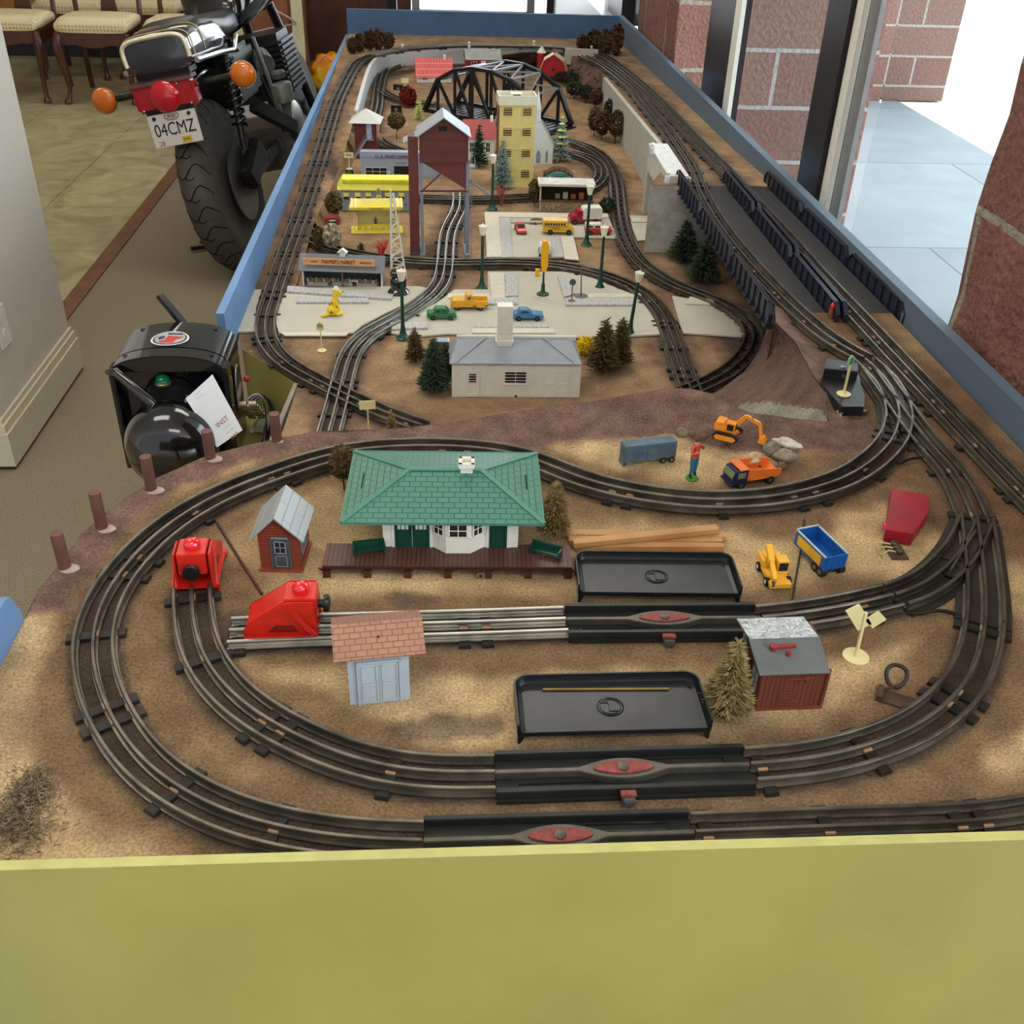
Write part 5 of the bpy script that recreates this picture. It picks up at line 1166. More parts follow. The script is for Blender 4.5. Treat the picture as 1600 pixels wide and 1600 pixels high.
p = at(692, 541, ZT + .0); o = MB(); [o.box(-.0105 + .003 * k, -.0105 + .003 * k + .0015, -.008, .008, .012, .0135) for k in range(7)]
t = thing('striped_awning', 'small blue and white striped awning behind the left end of the white house', 'awning', p); MB().box(-.011, .011, -.0085, .0085, .0, .012).build('frame', M_dgrey, t); MB().box(-.011, .011, -.0085, .0085, .012, .0128).build('canopy', M_white, t); o.build('stripe', M('awning blue', (70, 140, 200), .6), t)
# street lamps
lampM = M('lamp cream', (232, 226, 205), .35, var=.02)
def lamp():
    t = thing('street_lamp', 'x', 'street lamp'); h = LH
    MB().lathe([(.0135, 0), (.0135, .0015), (.011, .003), (.0075, .007), (.0048, .016), (.0038, .026)], n=20).build('base', M_green, t, smooth=50)
    MB().cyl((0, 0, .02), (0, 0, h - .021), .0036, .0028, n=12).build('post', M_green, t, smooth=50)
    MB().lathe([(.0045, h - .021), (.0052, h - .019), (.0085, h - .0035), (.0088, h - .002), (.0072, h - .0018), (.0001, h - .0024)], n=12).build('lantern', lampM, t)
    m = MB(); m.cyl((0, 0, h - .0022), (0, 0, h + .005), .0012, .0004, n=6)
    for k in range(4): a = k * PI / 2; m.bar((math.cos(a) * .0075, math.sin(a) * .0075, h - .002), (0, 0, h + .0015), .0014, .001)
    m.build('finial', lampM, t); return t
b_, LH = Htree((630, 531), (628, 421), ZT)
L0 = lamp()
for i, (bx_, tp, lb) in enumerate((((630, 529), (628, 421), 'nearest on the left, beside the bright curved track'), ((753, 451), (752, 351), 'beside the coal tower, above the yellow pickup'), ((769, 327), (769, 241), 'furthest back, beside the cream apartment block'), ((916, 383), (917, 289), 'in front of the red delivery truck'), ((937, 451), (939, 353), 'right of the round grey signs'), ((983, 522), (989, 424), 'leaning, next to the two brown pines on the right'))):
    p, h = Htree(bx_, tp, ZT); o = L0 if i == 0 else dup(L0); o.location = p; o['label'] = 'green street lamp with cream lantern ' + lb; o['group'] = 'green street lamps'; o.scale = (1, 1, h / LH)
    if i == 5: o.rotation_euler = (0, .07, 0)
# crossing signal
p, h = Htree((848, 460), (850, 376), ZT + .004); p.z = ZT + .004; t = thing('crossing_signal', 'yellow headed signal on a dark green post in the town square', 'toy signal', p); SY = M('signal yellow', (236, 172, 24), .35, var=.05)
MB().lathe([(.0125, 0), (.0125, .002), (.0065, .0045), (.0042, .008), (.0036, .022), (.0022, .024), (.0018, h * .45)], n=16).build('post', M_green, t, smooth=40)
MB().prism([(-.0035, h * .44), (.0035, h * .44), (.0075, h * .55), (.0075, h * .93), (.0045, h), (-.0045, h), (-.0065, h * .93), (-.0065, h * .55)], -.005, .005, 'Y').build('signal_head', SY, t, bevel=.0006)
MB().box(-.012, .002, -.001, .001, h * .46, h * .475).box(-.012, .002, -.001, .001, h * .35, h * .365).build('bracket', SY, t); MB().box(-.017, -.009, -.004, .004, h * .34, h * .48).build('side_box', SY, t, bevel=.0005)
# grey round signs
MG = M('dull pewter', (108, 106, 102), .5, .3, var=.1)
p, h = Htree((893, 470), (893, 436), ZT + .008); p.z = ZT + .0075; t = thing('round_sign', 'dark grey round-headed sign, the smaller of the two grey signs', 'toy sign', p)
MB().lathe([(.0075, 0), (.0075, .001), (.002, .003)], n=16).build('base', MG, t); MB().cyl((0, 0, 0), (0, 0, h - .008), .0012, n=8).build('post', MG, t); MB().lathe([(.0001, -.0008), (.0064, -.0008), (.0064, .0008), (.0001, .0008)], (0, 0, h - .006), n=20, ax='Y').build('sign_board', M_dgrey, t)
p, h = Htree((908, 462), (903, 413), ZT + .008); p.z = ZT + .0075; t = thing('flag_sign', 'tall grey post with a clear plate on a wide round base', 'toy sign', p)
MB().lathe([(.0135, 0), (.0135, .001), (.003, .002)], n=20).build('base', MG, t); MB().bar((0, 0, 0), (-.004, 0, h), .0026, .0022).build('post', MG, t); MB().box(-.004, .022, -.0004, .0004, h - .008, h + .002).build('clear_plate', M('clear film', (230, 230, 225), .1, var=0, trans=.9, ior=1.1), t)
def post_sign(label, base, top, bw, bh, z, txt=None, shape='rect', sz=.004, rz=0, disc=.008):
    p, h = Htree(base, top, z); t = thing('yard_sign', label, 'toy sign', p, rz)
    MB().lathe([(disc, 0), (disc, .0012), (disc * .5, .0016)], n=18).build('base', M_cream, t); MB().bar((0, .0008, 0), (0, .0008, h - bh * .5), .0022, .002).build('post', M_cream, t)
    if shape == 'rect': s = MB().box(-bw / 2, bw / 2, -.0012, 0, h - bh, h)
    else: s = MB().prism([(-bw / 2, h - bh), (bw / 2, h - bh), (bw / 2, h - bh * .4), (0, h), (-bw / 2, h - bh * .4)], -.0012, 0, 'Y')
    s = s.build('sign_board', M_cream, t)
    if txt: text(txt, sz, M('sign ink', (60, 44, 24), .6), s, (0, -.0014, h - bh * .5))
post_sign('small cream sign with a pointed top marked W, beside the front left curve', (503, 548), (501, 502), .013, .0165, ZT, 'W', 'house', .010)
p, h = Htree((577, 690), (576, 627), ZT); post_sign('blank cream sign board behind the brown ridge, tilted sideways', (577, 690), (577, 626), .024, .014, ZT, None, rz=.12)
post_sign('cream sign lettered on a black box behind the yellow diner', (544, 262), (544, 219), .012, .009, ZT + .018, 'YARD', sz=.0035) if False else None
# town trees
def TT(name, label, base, top, wp, col, n, shape='cone', seed=1, z=None, leaf=.006, low=.1, trunk=True, cat='model tree', zf=None):
    z = ZT if z is None else z
    b, h = Htree(base, top, z); return tuft_tree(name, label, b, h, wpx(base, wp, z), col, n=n, shape=shape, seed=seed, leaf=leaf, low=low, trunk=trunk, cat=cat)
TT('pine_tree', 'brown green pine furthest left of the trees beside the white house', (649, 566), (648, 512), 14, TC4, 700, seed=11, leaf=.007)
TT('pine_tree', 'dark green pine in front of the left wall of the white house', (678, 612), (676, 528), 23, TC3, 1300, seed=12, leaf=.008)
TT('pine_tree', 'small dark pine squeezed between the white house and the bigger green pine', (695, 590), (690, 535), 13, TC3, 500, seed=13, leaf=.007)
TT('pine_tree', 'brown pine right of the white house, the one nearer the yellow bush', (941, 582), (940, 498), 24, TC4, 1300, seed=14, leaf=.008)
TT('pine_tree', 'brown pine right of the white house, next to the leaning street lamp', (967, 572), (966, 497), 18, TC4, 1100, seed=15, leaf=.008)
TT('pine_tree', 'small dry pine rising behind the brown ridge by the tilted blank sign', (613, 690), (612, 641), 12, TC2, 420, seed=16, leaf=.005)
TT('pine_tree', 'dark pine under the abutment, beside the white portal', (1067, 405), (1067, 342), 24, TC3, 900, seed=17, leaf=.008)
TT('pine_tree', 'dark pine in the shade below the left bridge girders', (1097, 438), (1096, 372), 24, TC3, 900, seed=18, leaf=.008)
TT('pine_tree', 'dark green pine between the coal tower and the apartment block', (748, 262), (747, 192), 14, TC3, 600, seed=19, shape='tier', leaf=.009)
TSP = tcol('frosted spruce', (88, 110, 108), (166, 184, 176)); TYL = tcol('yellow green spruce', (170, 180, 90), (220, 222, 150))
TT('spruce_tree', 'frosty blue green spruce in front of the apartment block', (784, 294), (785, 216), 15, TSP, 700, seed=20, shape='tier', leaf=.009)
t = TT('spruce_tree', 'yellow tipped frosty spruce right of the little church', (875, 254), (876, 179), 16, TSP, 420, seed=21, shape='tier', leaf=.009); 
b_, h_ = Htree((875, 254), (876, 179), ZT); rr = random.Random(5); m = MB()
for k in range(5):
    z_ = h_ * (.42 + .13 * k); r_ = .026 * (1 - z_ / h_) + .004; n_ = 14; m.add([(0, 0, z_ + .006)] + [(math.cos(2 * PI * i / n_) * r_ * (1 + .2 * (i % 2)), math.sin(2 * PI * i / n_) * r_ * (1 + .2 * (i % 2)), z_) for i in range(n_)], [(0, i + 1, (i + 1) % n_ + 1) for i in range(n_)])
m.build('yellow_tips', TYL, t)
TT('spruce_tree', 'small yellow spruce peeping over the left roof slope of the coal tower', (655, 192), (654, 152), 8, TYL, 260, seed=22, shape='tier', leaf=.009)
TT('round_tree', 'dark red round-topped tree behind the coal tower', (638, 174), (636, 135), 13, tcol('red leaves', (88, 30, 24), (150, 60, 52)), 700, 'ball', 23, leaf=.008, low=.25)
TT('round_tree', 'brown round-topped tree with long trunk right of the switch tower', (620, 221), (620, 176), 13, TC4, 500, 'ball', 24, leaf=.008, low=.45)
TT('shrub', 'round yellow bush behind the right end of the white house', (913, 552), (913, 527), 13, tcol('bright yellow foam', (196, 160, 30), (240, 210, 50)), 500, 'ball', 25, leaf=.006, low=0, trunk=False, cat='bush')
TT('shrub', 'dark brown bush left of the yellow diner', (523, 343), (522, 300), 13, TC4, 380, 'ball', 26, leaf=.007, low=.2, cat='bush')
TT('shrub', 'pale grey tufted tree behind the farmers market roof', (521, 398), (521, 350), 13, tcol('pale grey tuft', (120, 112, 92), (186, 176, 150)), 420, 'ball', 27, leaf=.007, low=.25, cat='bush')
TT('shrub', 'dark brown bush left of the pale tuft behind the market', (500, 392), (498, 354), 9, TC4, 250, 'ball', 28, leaf=.007, low=.15, cat='bush')
TT('shrub', 'small dark green sprig behind the market, left of the red twigs', (565, 396), (565, 378), 6, TC3, 120, 'cone', 29, leaf=.006, cat='bush')
TT('shrub', 'dark brown leaning bush left of the refreshment counter', (835, 322), (838, 280), 9, TC4, 300, 'ball', 30, leaf=.008, low=.2, cat='bush')
TT('shrub', 'dark green bush at the right of the refreshment counter', (948, 330), (948, 310), 12, TC3, 200, 'ball', 31, leaf=.008, low=.0, cat='bush')
def twigs(label, base, top, w, col, seed):
    rr = random.Random(seed); p, h = Htree(base, top, ZT); m = MB(); r = wpx(base, w, ZT)
    for i in range(16):
        a = rr.uniform(0, 2 * PI); k = rr.uniform(.3, 1); q = Vector((math.cos(a) * r * k, math.sin(a) * r * k * .7, h * rr.uniform(.6, 1))); mid = q * .5 + Vector((0, 0, h * .12)); m.tube([(0, 0, 0), mid, q], [.0013, .001, .0005], 5)
        for j in range(3): v = Vector((rr.gauss(0, 1), rr.gauss(0, 1), abs(rr.gauss(0, 1)))).normalized() * h * .25; m.tube([mid.lerp(q, .3 * j), mid.lerp(q, .3 * j) + v], .0005, 4)
    o = m.build('twig_shrub', col, None); o.location = p; lab(o, label, 'bush')
twigs('bright red twig shrub behind the farmers market', (597, 408), (594, 374), 13, M('coral red', (196, 64, 58), .6), 1)
twigs('pink red twig shrub beneath the frosty spruce', (783, 322), (782, 288), 11, M('dusty pink', (158, 90, 84), .7), 2)
TR_ = tcol
# --- farmers market ---
b = B('farmers_market', 'grey roofed farmers market stall with orange name board and open front', (474, 447), (597.5, 451)); w = b.w; D = .045
he = b.H(474, 417, 0); r0 = b.H(467.5, 395, D * .5); MGr = M('slate grey plastic', (104, 110, 116), .45, var=.05)
MB().box(-w / 2, w / 2, D - .002, D, 0, he).build('wall', M('olive back wall', (92, 98, 84), .7, var=.2), b.t); MB().box(-w / 2, w / 2, 0, D, 0, .001).build('floor_slab', M_grey, b.t)
for s in (-1, 0, 1): MB().box(s * w * .495 - .0014, s * w * .495 + .0014, .0, .003, 0, he).build('post', M('brick red post', (150, 84, 70), .5) if s == 0 else M_white, b.t)
MB().box(-w / 2, -w / 2 + .0015, .002, D, 0, he).build('wall', M_grey, b.t); MB().box(w / 2 - .0015, w / 2, .002, D, 0, he).build('wall', M_grey, b.t)
gable(b, 'roof', -w / 2, w / 2, -.002, D, he, max(r0, he + .012), MGr, ov=.006)
zz0 = b.H(530, 415, -.008); zz1 = b.H(530, 405, -.004); sb = MB(); sb.prism([(-.0075, zz0), (-.0060, zz0), (-.0015, zz1), (-.0035, zz1)], -w * .47, w * .42, 'X'); sb = sb.build('name_board', M('orange cream board', (206, 146, 92), .5, var=.1), b.t)
ang = math.atan2(zz1 - zz0, .004); text("FARMER'S MARKET", (zz1 - zz0) * .95, M_dark, sb, (-.005, -.0062, (zz0 + zz1) / 2), (ang, 0, 0), sx=.72); text('FRUIT', (zz1 - zz0) * .45, M_dark, sb, (-w * .33, -.0062, (zz0 + zz1) / 2), (ang, 0, 0)); text('PRODUCE', (zz1 - zz0) * .45, M_dark, sb, (w * .31, -.0062, (zz0 + zz1) / 2), (ang, 0, 0))
zc_ = max(r0, he + .012); c_ = MB().box(-.006 + .0, .006, D * .5 - .005, D * .5 + .005, zc_ - .004, zc_ + .005).build('cupola', M_white, b.t); m = MB(); quadroof(m, [(-.010, D * .5 - .007, zc_ + .004), (-.010, D * .5 + .007, zc_ + .004), (0, D * .5 + .007, zc_ + .012), (0, D * .5 - .007, zc_ + .012)], .001); quadroof(m, [(.010, D * .5 - .007, zc_ + .004), (.010, D * .5 + .007, zc_ + .004), (0, D * .5 + .007, zc_ + .012), (0, D * .5 - .007, zc_ + .012)], .001); m.prism([(-.008, zc_ + .0045), (.008, zc_ + .0045), (0, zc_ + .011)], D * .5 - .006, D * .5 + .006, 'Y'); m.build('roof', M_white, c_)
for k in range(3): MB().box(-w * .45 + k * w * .31, -w * .45 + k * w * .31 + w * .26, .004 + .003 * (k % 2), .018, .001, .007).build('crate_stand', M_wall, b.t)
rr = random.Random(2); cc = [M('can pale', (196, 196, 184), .5), M('can orange', (190, 110, 70), .5), M('can green', (110, 140, 110), .5)]
for k in range(26):
    if 11 < k < 14: continue
    x = -w * .45 + w * .9 * k / 26; o = MB().lathe([(.0024, 0), (.0026, .0060), (.0018, .0068)], n=8).build('jar', cc[k % 3], None); o.location = Vector(b.f.o) + b.f.x * x + b.f.y * (.0095 + .004 * (k % 2)) + Vector((0, 0, .0072)); lab(o, 'tiny jar standing on the crates inside the farmers market stall', 'jar', 'jars on the farmers market crates')
m = MB(); m.box(w * .09, w * .19, .004, .010, .011, .013); [m.box(w * (.09 + .085 * k), w * (.09 + .085 * k) + .001, .004, .010, .001, .012) for k in (0, 1)]; m.build('white_table', M_white, b.t)
# --- yellow refreshment stand ---
b = B('refreshment_stand', 'small yellow snack stand with striped canopy, white stools and open counter', (549, 366), (630, 365)); w = b.w; D = .05
YS = M('snack yellow', (230, 212, 72), .4, var=.04); YC = M('pale cream yellow', (222, 210, 140), .5, var=.04)
MB().box(-w / 2, w / 2, 0, D, 0, .003).build('floor_slab', YS, b.t, bevel=.001)
hc_ = b.H(590, 322, .0); MB().box(-w * .38, w * .38, D * .80, D * .84, .003, hc_).box(-w * .38, -w * .37, D * .4, D * .8, .003, hc_).box(w * .37, w * .38, D * .4, D * .8, .003, hc_).build('wall', YC, b.t)
MB().box(-w * .38, w * .38, D * .52, D * .62, .003, .014).build('counter', YS, b.t, bevel=.0005)
cn = MB(); quadroof(cn, [(-w * .52, -.002, hc_ - .002), (w * .5, -.002, hc_ - .002), (w * .48, D * .8, hc_ + .006), (-w * .47, D * .8, hc_ + .006)], .002); cn.box(-w * .52, w * .5, -.003, -.001, hc_ - .008, hc_ - .002); cn = cn.build('canopy', YS, b.t); m = MB()
for k in range(-6, 7):
    if abs(k) > 4: quadroof(m, [(w * .08 * k, -.0032, hc_ - .0016), (w * .08 * k + w * .03, -.0032, hc_ - .0016), (w * .08 * k + w * .03, D * .8, hc_ + .0068), (w * .08 * k, D * .8, hc_ + .0068)], .0006)
m.build('stripe', lampM, cn)
m = text('FROZEN CUSTARD', .0125, lampM, b.t, (0, D * .25, hc_ + .0085), (PI * .40, 0, 0), sx=.66, bold=.0003, name='roof_lettering'); text('Refreshments', .0042, M('brown script', (120, 96, 50), .5), cn, (0, -.0033, hc_ - .005), sx=1.3)
for s in (-1, 1): MB().cyl((s * w * .43, .003, .003), (s * w * .43, .003, hc_ - .003), .0009, n=6).build('post', YC, b.t)
for k in (-.27, -.15, .06, .18, .3):
    o = MB().lathe([(.0016, 0), (.001, .001), (.001, .006), (.0028, .0065), (.0028, .008), (.0001, .008)], n=10).build('bar_stool', M_white, None); o.location = Vector(b.f.o) + b.f.x * w * k + b.f.y * D * .30 + Vector((0, 0, .0032)); lab(o, 'tiny white round stool in a row at the yellow snack stand counter', 'stool', 'white stools at the snack stand')
f_ = figure('tiny attendant in dark blue behind the yellow snack stand counter', Vector(b.f.o) + b.f.x * (-w * .02) + b.f.y * D * .70 + Vector((0, 0, .0035)), .026, (50, 60, 96), (50, 60, 97), base=None)
# --- diner ---
b = B('diner', 'grey dining car diner with bright yellow rounded roof and yellow window shades', (533, 330), (652, 331)); w = b.w; D = .045; GD = M('diner grey', (140, 146, 156), .4, var=.03)
h1 = b.H(533, 296); h2 = b.H(540, 277, .006); MB().box(-w / 2, w / 2, 0, D, 0, h1).build('wall', GD, b.t, bevel=.0015)
pr_ = [(-.004, h1 - .001), (-.004, h1 + .001), (.004, h2 - .004), (.012, h2), (D - .012, h2), (D - .004, h2 - .004), (D + .004, h1 + .001), (D + .004, h1 - .001)]
rf = MB().prism(pr_, -w / 2 + .006, w / 2, 'X'); m_ = [(-w / 2 - .006, h1 - .001), (-w / 2 - .006, h1 + .001)]; rf.add([(-w / 2 + .0062, y, z) for y, z in pr_] + [(-w / 2 - .006, y * .9 + .002, h1 - .001 if z <= h1 + .001 else h1 + (z - h1) * .3) for y, z in pr_], [tuple(range(8)), tuple(range(8, 16))[::-1]] + [(i, (i + 1) % 8, 8 + (i + 1) % 8, 8 + i) for i in range(8)]); rf = rf.build('roof', M_yellow, b.t)
MB().box(-w / 2 + .008, w / 2, -.0035, .0035, h2 - .011, h2 - .0035).build('roof_band', M('deep yellow', (214, 206, 36), .4), rf)
for k, xx in enumerate((541, 559, 575.5, 606, 627)):
    cx = b.X(xx, 305); zc_ = b.H(xx, 306.5); o = win(b.t, cx, zc_, .0150, .018, 0, GD, M_dark, nx=1, nz=1); MB().box(cx - .0065, cx + .0065, -.0012, -.0004, zc_ - .001, zc_ + .0085).build('shade', M_yellow, o)
cx = b.X(592, 305); e_ = MB().box(cx - .008, cx + .008, -.006, .0, 0, h1 * .86).build('entrance', GD, b.t); m = MB().prism([(cx - .010, h1 * .86), (cx + .010, h1 * .86), (cx, h1 * 1.12)], -.008, .0, 'Y'); m.build('porch_roof', GD, e_); MB().box(cx - .0055, cx + .0055, -.0066, -.006, h1 * .2, h1 * .8).build('door', M_yellow, e_); MB().box(cx - .002, cx + .002, -.007, -.0066, h1 * .35, h1 * .7).build('pane', M_dark, e_)
text('D', .010, M('diner letter', (96, 86, 100), .5), b.t, (b.X(632, 321), -.0006, b.H(632, 320)), sx=1.5)
# --- post office ---
b = B('post_office', 'pale blue grey flat fronted post office behind the yellow diner', (564, 277), (690, 279)); w = b.w; D = .05; PB = M('post office blue', (152, 162, 180), .45, var=.03); h1 = b.H(564, 237)
MB().box(-w / 2, w / 2, 0, D, 0, h1 - .006).box(-w / 2 - .001, w / 2, -.001, .003, h1 - .014, h1).build('wall', PB, b.t)
PI_ = M('purple ink', (110, 66, 90), .5)
text('U. S. POST OFFICE', .0105, PI_, b.t, (b.X(586, 245), -.0014, b.H(600, 245)), sx=1.15, align='LEFT', bold=.0004)
cx, cz = b.X(588, 268), b.H(588, 268); win(b.t, cx, cz, b.X(605, 268) - b.X(571, 268), .022, 0, M_white, M_dark, nx=3, nz=2)
x0_, x1_ = b.X(615, 266), b.X(639, 266); win(b.t, (x0_ + x1_) / 2, b.H(625, 266), x1_ - x0_, .024, 0, PB, M_dark, nx=1, nz=1); text('PARCEL POST', .0032, PI_, b.t, ((x0_ + x1_) / 2, -.001, b.H(625, 255)), sx=1.3); MB().ball((b.X(608, 269), -.002, b.H(608, 269)), .003, sq=(.8, .5, 1.3)).build('door_lamp', M_white, b.t, smooth=60)
# --- coal tower ---
b = B('coal_tower', 'tall maroon coaling tower with silver gabled roof on grey legs over the track', (658, 400), (732, 400)); w = b.w; MR = M('tower maroon', (104, 54, 50), .45, var=.05); D = .07
cl = brickmat('maroon clapboard', (106, 56, 52), (84, 42, 40), .3, .0034, .0004, .45, bump=.4, dist=.0006, axes='XZ')
zb0 = b.H(695, 254); ze0 = b.H(731, 212); xL, xR = b.X(655.5, 225), b.X(731.7, 225); zap = b.H(685, 184); xap = (xL + xR) / 2
MB().prism([(xL, zb0), (xR, zb0), (xR, ze0), (xap, zap), (xL, ze0)], 0, D, 'Y').build('bin', cl, b.t)
zf0 = b.H(725, 297); MB().prism([(xL + .001, zb0 + .001), (xR - .0015, zb0 + .001), (xR - .0015, zf0), (xR - .008, zf0 + .003)], .004, D - .004, 'Y').build('hopper', MR, b.t)
m = MB()
for k in range(8): x = xL + (xR - xL - .001) * k / 7; m.box(x, x + .001, -.001, 0, zb0, ze0 - .004)
for z_ in (zb0, zb0 + (ze0 - zb0) * .45, zb0 + (ze0 - zb0) * .86): m.box(xL - .001, xR + .001, -.0016, 0, z_, z_ + .0022)
m.build('batten', MR, b.t)
m = MB(); xo = .006; k_ = (zap - ze0) / (xR - xap)
quadroof(m, [(xap, -.010, zap + .003), (xR + xo, -.010, ze0 - k_ * xo + .003), (xR + xo, D + .01, ze0 - k_ * xo + .003), (xap, D + .01, zap + .003)], .0018); quadroof(m, [(xap, -.010, zap + .003), (xL - xo, -.010, ze0 - k_ * xo + .003), (xL - xo, D + .01, ze0 - k_ * xo + .003), (xap, D + .01, zap + .003)], .0018)
xW = b.X(636, 300); quadroof(m, [(xL - xo, .004, ze0 - k_ * xo + .002), (xW - .006, .004, ze0 - k_ * (xo + .018)), (xW - .006, D * .7, ze0 - k_ * (xo + .018)), (xL - xo, D * .7, ze0 - k_ * xo + .002)], .0016)
m.build('roof', M('silver grey roof', (166, 174, 182), .4, .2, var=.05), b.t)
MB().box(xap - .011, xap + .0065, -.0012, -.0002, ze0 + (zap - ze0) * .25, ze0 + (zap - ze0) * .52).build('louvre', M_dark, b.t)
MB().box(b.X(641, 380), b.X(656, 380), .004, D * .6, .006, ze0 - .004).build('elevator_shaft', MR, b.t); MB().box(b.X(641, 380) - .001, b.X(656, 380), .003, D * .62, 0, .007).build('shaft_base', M_dgrey, b.t)
for x in (xL + .0025, xR - .001):
    for y_ in (.002, D - .006): 
        l = MB().box(x - .0032, x + .0032, y_, y_ + .005, 0, zb0).build('leg', M_grey, b.t)
    MB().box(x - .0055, x + .0055, -.010, D + .002, 0, .006).build('foot_beam', M_grey, b.t)
zk = b.H(695, 299); MB().box(xL, xR, .001, .005, zk - .002, zk + .002).build('cross_beam', MR, b.t); MB().bar((xL + .004, .003, zk), (xL + (xR - xL) * .45, .003, zb0 - .022), .003).build('strut', MR, b.t)
m = MB(); xa = xR + .006
for s in (-.003, .003): m.bar((xa + s, .01, .0), (xa + s, .01, b.H(735, 280)), .0012)
for k in range(20): z_ = .004 + k * (b.H(735, 280) - .006) / 20; m.box(xa - .003, xa + .003, .0096, .0104, z_, z_ + .001)
m.build('ladder', M_grey, b.t); MB().bar((xR + .001, .012, b.H(733, 283)), (b.X(767, 308), .012, b.H(767, 308)), .006, .003).build('chute', M('blue grey chute', (112, 124, 140), .4), b.t); m = MB(); m.box(xR + .002, xR + .016, .005, .03, zb0 - .012, zb0 - .010); [m.bar((xR + .015, y_, zb0 - .011), (xR + .015, y_, zb0 + .004), .0012) for y_ in (.006, .018, .029)]; m.build('side_platform', M_grey, b.t)
# --- silver lattice crane ---
p, h = Htree((623, 460), (614, 299), ZT); t = thing('toy_crane', 'black based toy crane with silver lattice boom behind the nearest left lamp', 'toy crane', p)
MB().lathe([(.021, 0), (.022, .006), (.019, .010), (.016, .013), (.016, .030), (.012, .037), (.004, .040)], n=20).build('base', M_gloss, t, smooth=40); MB().lathe([(.007, -.015), (.010, -.012), (.010, .012), (.007, .015)], (0, -.002, .044), n=16, ax='X').build('winch', M_gloss, t, smooth=40)
m = MB(); ap_ = Vector((-.008, .008, h)); ft = [Vector((-.014, .0, .034)), Vector((.016, .0, .034)), Vector((-.012, .012, .034)), Vector((.014, .012, .034))]
tops = [ap_ + Vector((-.0015, 0, 0)), ap_ + Vector((.003, 0, -.006)), ap_ + Vector((-.0015, .003, 0)), ap_ + Vector((.003, .003, -.006))]
for a_, c_ in zip(ft, tops): m.tube([a_, a_.lerp(c_, .5) * 1.0, c_], .0017, 6)
for k in range(12):
    u, v = k / 12, (k + 1) / 12; A_ = [f.lerp(c, u) for f, c in zip(ft, tops)]; B2 = [f.lerp(c, v) for f, c in zip(ft, tops)]
    m.tube([A_[0], B2[1] if k % 2 else B2[0].lerp(B2[1], .5)], .0009, 4); m.tube([A_[1], B2[0] if k % 2 == 0 else B2[1]], .0006, 4); m.tube([A_[0], A_[1]], .0006, 4); m.tube([A_[2], B2[3]], .0006, 4)
m.build('lattice_boom', M('silver wire', (222, 220, 210), .35, .3, var=.1), t)
# --- switch tower ---
b = B('switch_tower', 'maroon switch tower with white pyramid roof and outside stairs', (556, 249), (590, 250)); w = b.w; D = w * 1.0; he = b.H(556, 191, 0); ap = b.H(574, 168.8, D * .5)
MB().box(-w / 2, w / 2, 0, D, 0, he).build('wall', M('tower red brown', (98, 42, 38), .5, var=.06), b.t); ov = w * .22; m = MB()
cs = [(-w / 2 - ov, -ov, he), (w / 2 + ov, -ov, he), (w / 2 + ov, D + ov, he), (-w / 2 - ov, D + ov, he)]
for i in range(4): quadroof(m, [cs[i], cs[(i + 1) % 4], (0, D / 2, ap)], .001)
m.build('roof', M('pale grey roof', (200, 200, 196), .5, var=.03), b.t); MB().box(w * .05, w * .28, -.001, 0, he * .56, he * .98).build('door', M('pale blue door', (170, 190, 214), .4), b.t)
m = MB(); m.box(w * .0, w * .36, -.009, 0, he * .54, he * .57); [m.bar((w * x, -.009, he * .55), (w * x, -.009, he * .68), .001) for x in (0, .36)]; m.bar((0, -.009, he * .68), (w * .36, -.009, he * .68), .001)
m.bar((0, -.006, he * .55), (-w * .62, -.012, 0), .007, .0015, up=(0, 1, 0)); m.bar((0, -.010, he * .68), (-w * .62, -.015, he * .12), .001); m.build('stairs', M_grey, b.t); MB().box(w / 2, w / 2 + .001, D * .1, D * .9, he * .55, he * .95).build('side_window', M('tan pane', (180, 150, 130), .5), b.t)
# --- apartment ---
b = B('apartment_block', 'tall cream yellow apartment block with white flat roof parapet and dark side wall', (778, 293), (832, 293)); w = b.w; AC = M('apartment cream', (222, 204, 132), .45, var=.03); D = .06; hb = b.H(778, 163); ht = b.H(800, 152)
MB().box(-w / 2, w / 2, 0, D, 0, hb).build('wall', AC, b.t); MB().box(-w / 2 - .0015, -w / 2, .002, D, 0, hb).build('wall', M('maroon brick side', (92, 44, 36), .6, col2=(140, 110, 60), scale=30), b.t)
m = MB()
for k in range(1, 5):
    for q in (.0, .034): z_ = hb * (k / 4) - hb * .03 - q * hb * .3; m.box(-w / 2 - .0005, w / 2 + .0005, -.0008, 0, z_, z_ + .001)
m.box(-w / 2 - .001, w / 2 + .001, -.0012, 0, 0, .010); m.build('floor_band', AC, b.t)
for y_ in (174, 206, 239, 271):
    z_ = b.H(800, y_)
    for s in (-1, 1): win(b.t, s * w * .27, z_, w * .27, hb * .11, 0, AC, M('shaded window', (96, 66, 36), .6), nx=1, nz=4, bar=.0014, out=.0014)
q = .003; z1_ = hb + (b.H(800, 131, D) - hb) * .55
m = MB(); m.box(-w / 2 - q, w / 2 + q, -q, 0, hb - .002, z1_); m.box(-w / 2 - q, w / 2 + q, D, D + q, hb - .002, z1_); m.box(-w / 2 - q, -w / 2, 0, D, hb - .002, z1_); m.box(w / 2, w / 2 + q, 0, D, hb - .002, z1_); m.box(-w / 2, w / 2, 0, D, hb - .002, hb + .001); m.build('parapet', M('ivory plastic', (222, 218, 200), .45, var=.03), b.t)
MB().box(-w * .16, w * .16, D * .45, D * .9, hb, z1_ - .001).build('roof_hut', MATS['ivory plastic'], b.t); MB().box(-w * .10, w * .10, D * .44, D * .455, hb + .001, z1_ - .002).build('roof_door', M('brown door', (120, 104, 76), .6), b.t)
